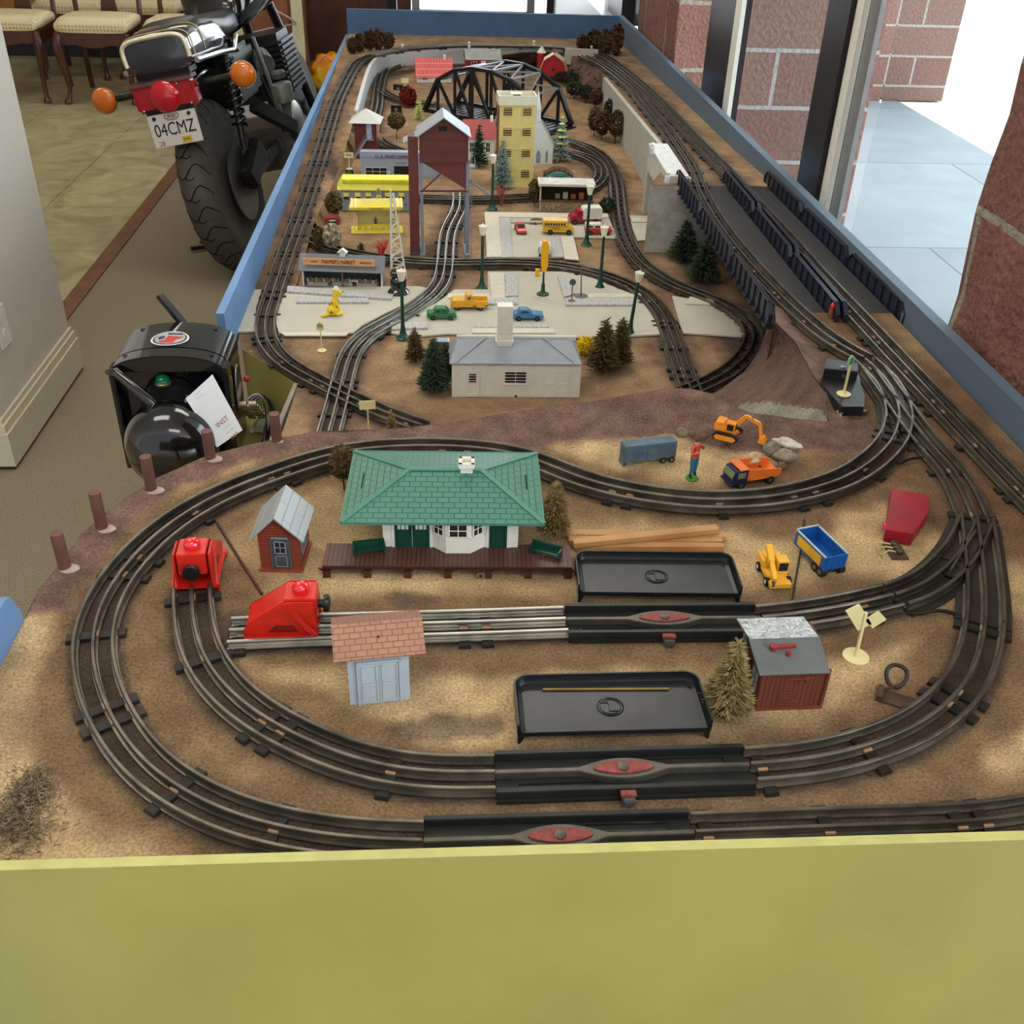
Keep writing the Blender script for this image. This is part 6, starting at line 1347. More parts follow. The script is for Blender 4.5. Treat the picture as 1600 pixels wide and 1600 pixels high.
# --- church ---
b = B('church', 'little white church with steeple and grey pointed windows behind the apartment block', (833, 259), (863, 257)); w = b.w; D = .07; he = b.H(862, 223); ap = b.H(840, 188); CW = M('church white', (208, 210, 208), .5, var=.03)
MB().prism([(-w / 2, 0), (w / 2, 0), (w / 2, he), (-w * .15, ap), (-w / 2, ap * .88)], 0, D, 'Y').build('wall', CW, b.t); m = MB(); quadroof(m, [(-w * .15, -.003, ap + .002), (w / 2 + .004, -.003, he - .003), (w / 2 + .004, D, he - .003), (-w * .15, D, ap + .002)], .0015); m.build('roof', M('church roof', (176, 182, 184), .5), b.t)
zs = b.H(840, 139, .01); x0_ = -w * .42; sp_ = MB().box(x0_, x0_ + .013, .002, .015, ap * .7, ap + (zs - ap) * .35).build('steeple', CW, b.t); m = MB(); cx, cy, z_ = x0_ + .0065, .0085, ap + (zs - ap) * .35
for i in range(4): a = PI / 4 + i * PI / 2; c = a + PI / 2; r = .0105; quadroof(m, [(cx + r * math.cos(a), cy + r * math.sin(a), z_), (cx + r * math.cos(c), cy + r * math.sin(c), z_), (cx, cy, zs)], .0006)
m.build('spire', CW, sp_); MB().prism([(x0_ + .004, ap * .82), (x0_ + .009, ap * .82), (x0_ + .009, ap * .92), (x0_ + .0065, ap * .97), (x0_ + .004, ap * .92)], .001, .002, 'Y').build('belfry_opening', M_dark, sp_)
for xx, ww in ((841, .012), (854, .007)): cx = b.X(xx, 245); zc_ = .012; MB().prism([(cx - ww / 2, zc_ * .6), (cx + ww / 2, zc_ * .6), (cx + ww / 2, he * .52), (cx + ww * .3, he * .63), (cx, he * .7), (cx - ww * .3, he * .63), (cx - ww / 2, he * .52)], -.001, 0, 'Y').build('window', M('grey blue pane', (126, 134, 150), .5), b.t)
# --- little red roof house behind the trees ---
def cottage(name, label, pl, pr, we, rtop, D, wall, roof, z=None, ch=None, door_=True):
    b = B(name, label, pl, pr, z=z); w = b.w; he = b.H(*we); zr_ = max(b.H(*rtop, D / 2), he + .004)
    MB().prism([(0, 0), (D, 0), (D, he), (D / 2, zr_ - .002), (0, he)], -w / 2, w / 2, 'X').build('wall', wall, b.t); gable(b, 'roof', -w / 2, w / 2, 0, D, he, zr_, roof, ov=.005)
    for s in (-1, 1): win(b.t, s * w * .28, he * .55, w * .16, he * .4, 0, M_white, M_dark)
    if door_: door(b.t, 0, .0005, w * .14, he * .8, 0, M_white)
    if ch: MB().box(w * ch - .004, w * ch + .004, D / 2 - .004, D / 2 + .004, zr_ - .006, zr_ + .009).build('chimney', M_white, b.t)
    return b, he, zr_
cottage('cottage', 'white cottage with dusty red roof just left of the apartment block', (727, 252), (772, 252), (727, 212), (745, 186), .05, CW, M('dusty red roof', (168, 78, 78), .5, var=.06), ch=.42)
PKR = brickmat('pink red tile', (214, 84, 84), (236, 130, 124), .010, .010, .0012, .45, bump=.3, dist=.0006, axes='XY')
cottage('red_roof_station', 'back row station with bright pink red tiled roof and white chimney', (652, 129), (706, 129), (652, 117), (680, 90), .06, CW, PKR, z=zt(4.0), ch=.32)
cottage('school_house', 'back row red and white house with long pale grey roof', (729, 112), (781, 112), (729, 91), (755, 76), .06, M('barn red wall', (150, 34, 44), .5), M('pale grey long roof', (170, 176, 172), .5), z=zt(4.2))
# --- barn and silo ---
b = B('barn', 'red gambrel barn with cream roof in the far right corner of the valley', (843, 126), (884, 128), z=zt(4.1)); w = b.w; D = .07; BR = M('barn red', (166, 30, 34), .45, var=.05); h1 = b.H(843, 108); zr_ = b.H(862, 85)
g = [(-w / 2, h1 * .8), (-w * .36, h1 + (zr_ - h1) * .55), (0, zr_), (w * .36, h1 + (zr_ - h1) * .55), (w / 2, h1 * .8)]
MB().prism([(-w / 2, 0), (w / 2, 0)] + g[::-1], 0, D, 'Y').build('wall', BR, b.t); m = MB()
for a_, c_ in zip(g, g[1:]): s = 1.06; quadroof(m, [(a_[0] * s, -.004, a_[1] + .002), (c_[0] * s, -.004, c_[1] + .002), (c_[0] * s, D, c_[1] + .002), (a_[0] * s, D, a_[1] + .002)], .0015)
m.build('roof', M('cream roof', (216, 196, 150), .5, var=.05), b.t); MB().box(-.006, .006, -.001, 0, h1 * .9, h1 * 1.15).build('loft_door', M('dark red hatch', (90, 18, 22), .5), b.t); MB().box(-.008, .008, -.001, 0, 0, h1 * .45).build('door', M_dark, b.t); MB().box(-.004, .004, D * .4, D * .5, zr_, zr_ + .012).build('cupola', BR, b.t)
p = at(845, 112, zt(4.3)); t = thing('silo', 'red silo with white cone top beside the barn', 'toy silo', p); h = atY(845, 82, p.y).z - p.z; MB().cyl((0, 0, 0), (0, 0, h), .017, n=20).build('drum', BR, t, smooth=40); MB().cyl((0, 0, h), (0, 0, h * 1.32), .019, .002, n=8).build('cap', M_white, t)
# --- refreshment counter, pond, footbridge ---
b = B('lunch_counter', 'brown open-fronted lunch counter with flat white roof', (842, 330), (925, 332)); w = b.w; D = .05; h1 = b.H(842, 290); BW = M('wood brown plastic', (104, 74, 56), .6, var=.15)
MB().box(-w / 2, w / 2, D - .002, D, 0, h1).box(-w / 2, -w / 2 + .002, .012, D, 0, h1).box(w / 2 - .002, w / 2, .012, D, 0, h1).build('wall', M('dark brown boards', (66, 44, 34), .7), b.t); MB().box(-w / 2 - .004, w / 2 + .004, -.006, D + .003, h1, h1 + .006).build('roof', M('off white roof', (204, 200, 192), .5), b.t, bevel=.0006)
MB().box(-w / 2, w / 2, .001, .004, 0, h1 * .38).build('counter_front', M('poster brown', (120, 96, 72), .6, col2=(176, 160, 120), scale=180), b.t); MB().box(-w / 2 - .002, w / 2 + .003, -.002, .012, h1 * .38, h1 * .42).build('counter_top', BW, b.t); MB().box(-w / 2, -w / 2 + .004, -.001, .003, 0, h1).build('post', M_wall, b.t)
for k, c in enumerate(((150, 140, 110), (190, 180, 160), (180, 90, 60), (190, 100, 64))): x = -w * .2 + k * w * .15; MB().box(x, x + w * .09, .02, .028, h1 * .42, h1 * (.6 + .06 * (k % 2))).build('menu_board', M('menu %d' % k, c, .6), b.t)
p = at(872, 279, ZT); t = thing('garden_pond', 'teal pond with an arched dark footbridge over it', 'toy pond', p); MB().lathe([(.036, 0), (.04, .002), (.038, .005), (.034, .004), (.0001, .003)], n=28).build('pond', M('teal water plastic', (36, 120, 112), .15), t, smooth=40)
m = MB(); ar = [(-.04 + .08 * k / 12, .005 + .016 * math.sin(PI * k / 12)) for k in range(13)]
for s in (-.009, .009):
    for (xa, za), (xb_, zb_) in zip(ar, ar[1:]): m.bar((xa, s, za), (xb_, s, zb_), .0014); m.bar((xa, s, za + .008), (xb_, s, zb_ + .008), .0014)
    for xa, za in ar[::2]: m.bar((xa, s, za), (xa, s, za + .008), .001)
    for k in range(0, 12, 2): m.bar((ar[k][0], s, ar[k][1]), (ar[k + 1][0], s, ar[k + 1][1] + .008), .0008)
for (xa, za), (xb_, zb_) in zip(ar, ar[1:]): m.bar((xa, 0, za), (xb_, 0, zb_), .018, .001)
o = m.build('footbridge', M('dark brown lattice', (52, 38, 34), .5), t); o.rotation_euler = (0, 0, -.12); o.location = (0, -.0, .001)
# --- black arch truss bridge ---
zq = zt(3.3); A_ = [at(664, 176, zq), at(846, 214, zq)]; far = [at(706, 162, zq), at(889, 206, zq)]
t = thing('truss_bridge', 'large black arched truss railway bridge standing behind the coal tower', 'toy bridge', A_[0]); o_ = A_[0]
dd = A_[1] - A_[0]; L = dd.length; d = dd / L; s_ = (far[0] - A_[0]); s_ = s_ - d * s_.dot(d); W_ = s_.length; s_.normalize()
pk = atY(722, 107, (A_[0] + d * L * .30).y).z - zq; Hh = pk
BKm = M('bridge black', (18, 19, 21), .45, var=.1)
arch = [(.0, .0), (.12, .66), (.27, .90), (.42, 1.0), (.58, 1.0), (.73, .90), (.88, .66), (1.0, .0)]
def PT(u, v, k): return d * L * u + s_ * W_ * k + Vector((0, 0, .008 + Hh * v))
for k in (0, 1):
    m = MB()
    for (u0, v0), (u1, v1) in zip(arch, arch[1:]): m.bar(PT(u0, v0, k), PT(u1, v1, k), .015, .010)
    m.bar(PT(0, 0, k), PT(1, 0, k), .010, .016)
    for i, (u, v) in enumerate(arch[1:-1]):
        m.bar(PT(u, 0, k), PT(u, v, k), .010)
        if i < 5: n_ = arch[i + 2]; m.bar(PT(u, v, k) if i < 3 else PT(u, 0, k), PT(n_[0], 0, k) if i < 3 else PT(n_[0], n_[1], k), .008)
    m.build('truss', BKm, t)
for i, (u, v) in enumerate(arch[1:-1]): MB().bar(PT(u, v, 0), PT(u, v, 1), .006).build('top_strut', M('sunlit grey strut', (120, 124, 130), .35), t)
m = MB()
for (u0, v0), (u1, v1) in zip(arch[1:-1], arch[2:-1]): m.bar(PT(u0, v0, 0), PT(u1, v1, 1), .0045); m.bar(PT(u0, v0, 1), PT(u1, v1, 0), .0045)
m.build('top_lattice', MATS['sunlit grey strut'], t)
MB().add([PT(0, 0, 0), PT(1, 0, 0), PT(1, 0, 1), PT(0, 0, 1)], [(0, 1, 2, 3)]).build('deck', BKm, t); m = MB(); [m.bar(PT(.02 + .96 * k / 20, 0, 0), PT(.02 + .96 * k / 20, 0, 1), .005, .003) for k in range(21)]; m.build('deck_beam', BKm, t)
for u in (0, 1): MB().bar(PT(u, -.06, -.06) if Hh else 0, PT(u, -.06, 1.06), .02, .012).build('pier_shoe', BKm, t)
# =================== bridges, walls, vehicles, background of the layout ===================
# plate girder bridges between Y=1.51 and Y=2.23
def girders(x_near, x_far, xs, lbl, side):
    """one span = deck + two plate girders; three spans per bridge, joined end to end"""
    for i in range(3): pass
GB = M('girder black', (26, 34, 48), .36, var=.08, spec=.9)
def atz(x, y, z): return at(x, y, z)
Y0, Y1 = 1.47, 2.265
def lane(xa, ya, xb, yb): a, b = at(xa, ya, .0), at(xb, yb, .0); return lambda Y: a.x + (b.x - a.x) * (Y - a.y) / (b.y - a.y)
hG = .028
Lg = lambda Y, p=at(1197, 462, hG), q=at(1069, 277, hG): p.x + (q.x - p.x) * (Y - p.y) / (q.y - p.y)
m1 = lambda Y, p=at(1291, 452, hG), q=at(1143, 275, hG): p.x + (q.x - p.x) * (Y - p.y) / (q.y - p.y)
m2 = lambda Y, p=at(1300, 448, hG), q=at(1150, 273, hG): p.x + (q.x - p.x) * (Y - p.y) / (q.y - p.y)
Rg = lambda Y, p=at(1392, 452, hG), q=at(1215, 281, hG): p.x + (q.x - p.x) * (Y - p.y) / (q.y - p.y)
def span(label, fa, fb, y0, y1):
    P = [Vector((fa(y0), y0, 0)), Vector((fa(y1), y1, 0)), Vector((fb(y0), y0, 0)), Vector((fb(y1), y1, 0))]; o = (P[0] + P[2]) / 2; t = thing('girder_bridge', label, 'toy bridge', o, 0, 'black plate girder bridge spans')
    P = [p - o for p in P]; dk = MB(); dk.add([P[0] + Vector((.004, 0, -.004)), P[1] + Vector((.004, 0, -.004)), P[3] - Vector((.004, 0, .004)), P[2] - Vector((.004, 0, .004)), P[0] + Vector((.004, 0, -.0012)), P[1] + Vector((.004, 0, -.0012)), P[3] + Vector((-.004, 0, -.0012)), P[2] + Vector((-.004, 0, -.0012))], [(0, 1, 2, 3), (4, 5, 6, 7), (0, 1, 5, 4), (2, 3, 7, 6), (1, 2, 6, 5), (0, 3, 7, 4)]); dk.build('deck', M('deck black', (48, 48, 50), .6), t)
    for a, b, s in ((P[0], P[1], 1), (P[2], P[3], -1)):
        d = (b - a); L = d.length; d /= L; n = Vector((d.y, -d.x, 0)) * -s if False else Vector((-d.y, d.x, 0)) * s * 1
        m = MB(); T = Matrix((( d.x, -d.y * 1, 0, a.x), (d.y, d.x, 0, a.y), (0, 0, 1, 0), (0, 0, 0, 1))); m.T = T
        L0, L1 = .003, L - .003; z0, z1 = -.012, hG
        m.prism([(L0, z0), (L1, z0), (L1, z1 * .45), (L1 - .018, z1), (L0 + .018, z1), (L0, z1 * .45)], -.0008, .0008, 'Y')
        m.box(L0, L1, -.004, .004, z0, z0 + .002); m.box(L0 + .016, L1 - .016, -.0035, .0035, z1 - .0012, z1)
        for q in ((L0, z1 * .45, L0 + .018, z1), (L1, z1 * .45, L1 - .018, z1)): m.bar((q[0], 0, q[1]), (q[2], 0, q[3]), .0012, .007, up=(0, 0, 1)) if False else m.bar((q[0], 0, q[1]), (q[2], 0, q[3]), .007, .0014)
        nr = 9
        for k in range(nr): x = L0 + .002 + (L1 - L0 - .004) * k / (nr - 1); hz_ = z1 * .5 if k in (0, nr - 1) else z1 - .001; m.box(x - .0007, x + .0007, -.0034, .0034, z0, hz_); m.prism([(-.0034, z0), (-.008, z0), (-.0034, z0 + .012)], x - .0005, x + .0005, 'X'); m.prism([(.0034, z0), (.008, z0), (.0034, z0 + .012)], x - .0005, x + .0005, 'X')
        m.build('side_girder', GB, t)
n3 = ('nearest', 'middle', 'farthest')
for i in range(3):
    ya = Y0 + (Y1 - Y0) * i / 3; yb = Y0 + (Y1 - Y0) * (i + 1) / 3
    span('black plate girder span of the left bridge, %s of its three spans' % n3[i], Lg, m1, ya, yb); span('black plate girder span of the right bridge, %s of its three' % n3[i], m2, Rg, ya, yb)
# white portal abutment
a_, b_ = at(1032, 391, ZT), at(1003, 331, ZT); t = thing('bridge_portal', 'white concrete portal wall with a large opening under the far bridge end', 'bridge abutment', a_, math.atan2((b_ - a_).y, (b_ - a_).x)); L = (b_ - a_).length
WP = M('painted concrete white', (186, 184, 176), .75, var=.05, scale=20, bump=.3, bscale=200); zt_ = .012 - ZT; m = MB()
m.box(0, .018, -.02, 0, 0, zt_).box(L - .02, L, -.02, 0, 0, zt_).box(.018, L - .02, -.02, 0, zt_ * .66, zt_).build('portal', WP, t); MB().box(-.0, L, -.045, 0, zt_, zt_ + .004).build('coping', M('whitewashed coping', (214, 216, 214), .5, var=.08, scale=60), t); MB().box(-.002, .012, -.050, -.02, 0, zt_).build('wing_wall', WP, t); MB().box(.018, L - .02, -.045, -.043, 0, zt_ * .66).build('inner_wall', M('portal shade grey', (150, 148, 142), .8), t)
# little glass finials on the retaining walls
def finial(label, px_, zf_, h=.018):
    p = atf(*px_, lambda Y: zf_(Y) + .008) if True else None
    t = thing('glass_finial', label, 'glass ornament', p, 0, 'small glass finials on the retaining walls'); gm = M('frosted glass', (226, 228, 228), .1, .3, var=.05)
    MB().lathe([(.006, 0), (.0065, .004), (.005, .013), (.002, .015)], n=14).build('base', gm, t, smooth=40); MB().ball((0, 0, .020), .0055).build('ball', M('clear ball', (240, 240, 240), .04, .5, var=0), t, smooth=60)
for q, f_, lb in (((629, 80), zleft, 'above the pink red station roof'), ((733, 76), zleft, 'above the grey roof house'), ((834, 74), zleft, 'above the silo'), ((924, 82), zup, 'on the far right wall end'), ((1019, 240), lambda Y: zup(Y) + .012, 'at the far end of the white portal coping'), ((1042, 285), lambda Y: zup(Y) + .012, 'at the near end of the white portal coping')):
    finial('small glass finial with ball top ' + lb, q, f_)
a_, b_ = atf(882, 86, zup), atf(934, 88, zup); o = wallpath('retaining_wall', [(a_.x, a_.y), (b_.x, b_.y)], lambda p: -.09, lambda p: -.035, .02, M_wall); lab(o, 'short pale wall block at the far right corner in front of the brown trees', 'retaining wall')
# background trees on the layout
TB1 = tcol('rusty brown foliage', (60, 44, 32), (104, 80, 58)); TB2 = tcol('blackish green foliage', (34, 42, 34), (70, 80, 62))
bk = [((562, 82), (561, 53), 7), ((577, 80), (576, 46), 9), ((592, 79), (592, 44), 9), ((607, 78), (609, 51), 8), ((551, 84), (550, 60), 6)]
for i, (q, tq, ww) in enumerate(bk):
    p = atf(*q, zleft); tuft_tree('bushy_tree', 'dark brown tree in the far left corner, %s' % ('second from the left wall', 'middle of the five', 'second from the right', 'furthest right', 'closest to the left wall')[i], p, atY(*tq, p.y).z - p.z, (at(q[0] + ww, q[1], p.z) - p).length, TB1, n=170, shape='ball', seed=40 + i, leaf=.014, low=.1, group='brown trees in the far left corner')
for i, (q, tq, ww) in enumerate((((908, 80), (908, 55), 6), ((926, 84), (925, 47), 12), ((945, 86), (944, 46), 12), ((962, 88), (962, 36), 9))):
    p = atf(*q, zup); tuft_tree('bushy_tree', 'rusty brown tree in the far right corner, %s' % ('small one at the left end', 'left of the pair behind the wall block', 'between its two taller neighbours', 'tallest, touching the blue corner')[i], p, atY(*tq, p.y).z - p.z, (at(q[0] + ww, q[1], p.z) - p).length, TB1, n=220, shape='ball', seed=50 + i, leaf=.014, low=.05, group='rusty trees in the far right corner')
for i, (q, tq, ww, c, lb) in enumerate((((884, 137), (883, 112), 8, TB2, 'dark green round tree right beside the barn'), ((897, 157), (896, 127), 9, TB2, 'dark green round tree, second of the row beside the barn'), ((915, 163), (915, 132), 9, TB2, 'dark green round tree, third of the row right of the barn'), ((930, 172), (931, 138), 10, TB1, 'brown round tree, fourth of the row right of the barn'), ((928, 212), (927, 168), 10, TB1, 'brown tree, leftmost in the clump near the retaining wall'), ((940, 218), (939, 172), 11, TB1, 'brown tree, front middle in the clump near the retaining wall'), ((961, 222), (960, 172), 11, TB1, 'brown tree, right front in the clump near the retaining wall'), ((950, 195), (951, 155), 10, TB2, 'dark green tree, at the back of the clump near the retaining wall'))):
    p = at(*q, ZT + .01); p.z = zt(p.y); tuft_tree('bushy_tree', lb, p, atY(*tq, p.y).z - p.z, (at(q[0] + ww * .8, q[1], p.z) - p).length, c, n=420, shape='ball', seed=60 + i, leaf=.007, low=.2)
# relay boxes and the small red cart
for q, lb in (((619, 178), 'black square relay box with pale dot behind the brown round-topped tree'), ((622, 145), 'black square relay box beside the far left branch curve')):
    p = at(*q, zt(3.3)); t = thing('relay_box', lb, 'relay box', p, -.1); MB().box(-.017, .017, 0, .02, 0, .026).build('housing', M_black, t, bevel=.001); MB().lathe([(.0001, -.001), (.005, -.001), (.005, 0)], (0, 0, .014), n=12, ax='Y').build('emblem', M_alu, t); MB().box(-.014, .014, -.012, 0, 0, .004).build('base', M_alu, t)
p = at(633, 142, zt(3.6)); t = thing('yard_sign', 'tiny cream sign in front of the pink red station roof', 'toy sign', p); MB().box(-.001, .001, -.001, .001, 0, .03).build('post', M_cream, t); MB().box(-.013, .013, -.002, -.001, .026, .042).build('sign_board', M_cream, t)
p = at(545, 276, ZT); t = thing('coil_box', 'olive black control box with a green coil behind the diner', 'relay box', p, .1); MB().box(-.016, .013, 0, .022, 0, .016).build('housing', M('olive black', (52, 52, 42), .5), t, bevel=.001); MB().lathe([(.004, -.004), (.0065, -.003), (.0065, .002), (.004, .002)], (.001, -.002, .008), n=16, ax='Y').build('coil', M('coil green', (46, 96, 44), .5), t)
p = at(546, 264, ZT + .0165); t = thing('yard_sign', 'cream lettered sign standing on the control box with the green coil', 'toy sign', p); MB().lathe([(.009, 0), (.009, .0015), (.0001, .002)], n=16).build('base', M_cream, t); MB().box(-.0013, .0013, -.001, .001, 0, .030).build('post', M_cream, t); s_ = MB().box(-.0125, .0125, -.0025, -.001, .029, .043).build('sign_board', M_cream, t); text('==', .011, M_dark, s_, (0, -.003, .037), sx=1.2)
p = at(520, 352, ZT); t = thing('toy_caboose_shell', 'small red brown box with dark openings left of the snack stand', 'red box', p, .1); DR = M('dull red brown', (136, 58, 52), .6, var=.1); MB().prism([(-.016, 0), (.016, 0), (.019, .012), (.014, .018), (-.014, .018), (-.019, .012)], 0, .026, 'Y').build('housing', DR, t); MB().box(-.008, .008, -.001, 0, .002, .009).build('opening', M_dark, t); MB().box(-.007, .007, -.0015, 0, .0095, .0125).build('label_strip', M('mint strip', (190, 210, 190), .5), t)
# yellow spotted dog figurine
p = at(520, 493, ZT + .004); t = thing('dog_figurine', 'bright yellow toy dog with brown spots sitting on the road board', 'toy dog', p, .55); t.scale = (1.35, 1.35, 1.35); DY = M('dog yellow', (238, 200, 40), .35, var=.04)
bm = bmesh.new()
def blob(c, r): bmesh.ops.create_icosphere(bm, subdivisions=2, radius=1, matrix=Matrix.Translation(c) @ Matrix.Diagonal((*r, 1)))
blob((0, 0, .008), (.0085, .0075, .008)); blob((.004, 0, .0165), (.0055, .005, .010)); blob((.006, 0, .026), (.0045, .0042, .007)); blob((.0085, 0, .032), (.0058, .005, .0052)); blob((.013, 0, .0305), (.004, .0034, .003)); blob((.0075, .006, .003), (.006, .003, .003)); blob((.0075, -.006, .003), (.006, .003, .003)); blob((.008, .0035, .008), (.0025, .0022, .008)); blob((.008, -.0035, .008), (.0025, .0022, .008)); blob((-.011, .0, .003), (.008, .0025, .0025)); blob((.007, .0045, .033), (.0022, .0016, .005)); blob((.007, -.0045, .033), (.0022, .0016, .005))
me = bpy.data.meshes.new('body'); bm.to_mesh(me); bm.free(); me.materials.append(DY); me.shade_smooth(); o = bpy.data.objects.new('body', me); C.objects.link(o); o.parent = t; md = o.modifiers.new('r', 'REMESH'); md.mode = 'VOXEL'; md.voxel_size = .0006; md.use_smooth_shade = True
m = MB(); rr = random.Random(3)
for k in range(11): a = rr.uniform(0, 6.28); z_ = rr.uniform(.006, .022); m.ball((math.cos(a) * .0075 * (1 - z_ * 12 * .02) + (.003 if z_ > .014 else 0), math.sin(a) * (.0072 if z_ < .014 else .0048), z_), .0013, n=7, m=5)
m.build('spots', M('dog spots', (150, 80, 24), .5), t); MB().lathe([(.004, 0), (.0042, .002), (.0026, .0025), (.0028, .0045), (.0001, .005)], (.0075, 0, .0365), n=12).build('white_hat', lampM, t, smooth=50); MB().ball((.0172, 0, .0312), .0012, n=8, m=6).build('nose', M_dark, t)
# vehicles
def car(label, base, length, rz, col, kind='sedan', cat='toy car', name='toy_car', z=None):
    p = at(*base, ZT + .004 if z is None else z); t = thing(name, label, cat, p, rz); L = length; W = L * .40; cm = M('paint %d %d %d' % col, col, .3, var=.04, coat=.4); r = L * .085; g = r * .7
    def PF(pts, w, nm, mat, par=None, y0=None): return MB().prism([(x * L, z_ * L) for x, z_ in pts], -w / 2, w / 2, 'Y').build(nm, mat, par or t, bevel=L * .012)
    z_ = .06
    wn = M('car window', (52, 58, 60), .2)
    if kind == 'sedan':
        bd = PF([(-.5, .09), (.5, .09), (.5, .20), (.42, .25), (-.44, .25), (-.5, .20)], W, 'body', cm); cb = PF([(-.30, .24), (.26, .24), (.14, .40), (-.20, .40)], W * .86, 'cabin', cm); PF([(-.24, .26), (-.04, .26), (-.04, .37), (-.18, .37)], W * .88, 'window', wn, cb); PF([(0, .26), (.20, .26), (.11, .37), (0, .37)], W * .88, 'window', wn, cb); MB().bar((L * .255, 0, L * .27), (L * .16, 0, L * .385), W * .74, L * .02).build('windscreen', wn, cb)
        for s in (-1, 1): MB().prism([(L * x, L * z) for x, z in ((.12, .09), (.2, .2), (.4, .2), (.46, .09))], s * W * .5 - L * .012, s * W * .5 + L * .012, 'Y').build('fender', cm, t, bevel=L * .01)
        wx = (-.29, .29)
    elif kind == 'coupe':
        PF([(-.5, .09), (.5, .09), (.5, .19), (.1, .235), (-.4, .24), (-.5, .21)], W, 'body', cm); cb = PF([(-.36, .23), (.16, .23), (-.02, .36), (-.26, .36)], W * .82, 'cabin', cm); PF([(-.24, .25), (.10, .25), (-.03, .335), (-.20, .335)], W * .84, 'window', wn, cb); wx = (-.3, .3)
    elif kind == 'pickup':
        PF([(-.5, .09), (.5, .09), (.5, .2), (.44, .27), (.1, .27), (.1, .16), (-.5, .16)][::1], W, 'body', cm); cb = PF([(-.09, .16), (.14, .16), (.12, .29), (.07, .43), (-.06, .43), (-.09, .34)], W * .86, 'cabin', cm); PF([(-.05, .29), (.07, .29), (.04, .38), (-.04, .38)], W * .89, 'window', wn, cb)
        m = MB(); [m.box(-L * .5, -L * .1, s * W * .47 - L * .012, s * W * .47 + L * .012, L * .12, L * .26) for s in (-1, 1)]; m.box(-L * .5, -L * .48, -W * .47, W * .47, L * .12, L * .26); m.build('bed_side', cm, t)
        for x in (-.3, .33):
            for s in (-1, 1): MB().prism([(L * (x + .12 * math.cos(q)), L * (.10 + .12 * math.sin(q))) for q in np.linspace(0, PI, 9)], s * W * .52 - L * .02, s * W * .52 + L * .02, 'Y').build('fender', cm, t)
        wx = (-.3, .33)
    elif kind == 'bus':
        PF([(-.5, .08), (.5, .08), (.5, .20), (.46, .24), (.33, .26), (.30, .44), (-.49, .46), (-.5, .44)], W, 'body', cm)
        for k in range(8): x = -.44 + k * .085; MB().box(L * x, L * (x + .06), -W / 2 - .0003, W / 2 + .0003, L * .30, L * .38).build('window', wn, t)
        m = MB(); [m.box(-L * .48, L * .28, -W / 2 - .0003, W / 2 + .0003, L * q, L * (q + .008)) for q in (.24, .275, .16)]; m.build('stripe', M_dark, t); MB().bar((L * .325, 0, L * .28), (L * .305, 0, L * .41), W * .8, L * .02).build('windscreen', wn, t); text('SCHOOL BUS', L * .05, M_dark, t, (-L * .1, -W / 2 - .0004, L * .215)); wx = (-.26, .34)
    elif kind == 'truck':
        PF([(.1, .10), (.5, .10), (.5, .2), (.44, .26), (.3, .28), (.24, .42), (.12, .42)], W * .9, 'cab', cm); PF([(.16, .3), (.25, .3), (.21, .39), (.16, .39)], W * .92, 'window', wn); PF([(-.5, .10), (.12, .10), (.12, .16), (-.5, .16)], W, 'chassis', cm)
        bx_ = PF([(-.5, .16), (.10, .16), (.10, .44), (.06, .50), (-.48, .50), (-.5, .46)], W, 'cargo_box', M_white); MB().lathe([(.0001, -W / 2 - .0004), (L * .075, -W / 2 - .0004), (L * .075, -W / 2)], (-L * .2, 0, L * .33), n=18, ax='Y').build('emblem', M('emblem red', (196, 40, 44), .4), bx_); wx = (-.3, .34)
    else:
        PF([(-.5, .09), (.5, .09), (.5, .2), (.15, .25), (-.5, .25)], W, 'body', cm); cb = PF([(-.48, .24), (.2, .24), (.08, .39), (-.48, .39)], W * .86, 'cabin', M_white); [PF([(a, .26), (a + .22, .26), (a + .2, .35), (a, .35)], W * .88, 'window', wn, cb) for a in (-.42, -.15)]; wx = (-.3, .3)
    wheels(t, [(x * L, s * W * .47, r) for x in wx for s in (-1, 1)], r, L * .06, hub=M_dgrey)
    return t
def LN(a, b): return (at(*a, ZT + .004) - at(*b, ZT + .004)).length
car('green toy sedan standing left of the yellow pickup', (690, 497), LN((667, 497), (713, 497)), 0.02, (24, 118, 62))
car('yellow toy pickup parked behind the green sedan', (733, 481), LN((704, 481), (762, 481)), PI, (226, 170, 40), 'pickup', 'toy pickup truck')
car('blue toy coupe right of the white house chimney', (824, 498), LN((800, 498), (848, 498)), 0, (70, 124, 176), 'coupe')
car('small coral red toy car seen from the front, left of the bus', (813, 362), LN((795, 362), (825, 362)) * 1.15, -PI / 2 + .1, (214, 74, 76))
car('yellow toy school bus in the far car park', (871, 364), LN((848, 364), (896, 364)), 0, (232, 182, 50), 'bus', 'toy bus')
car('red toy delivery truck with white box and red round emblem', (913, 348), LN((890, 348), (940, 348)), PI + .1, (170, 30, 48), 'truck', 'toy truck')
car('red toy estate car with white cabin behind the street lamp', (934, 365), LN((914, 365), (956, 365)), 0, (206, 56, 44), 'wagon')
car('dark green and white toy van behind the yellow signal head', (850, 397), LN((838, 397), (876, 397)), PI / 2 - .05, (40, 84, 66), 'truck', 'toy truck')
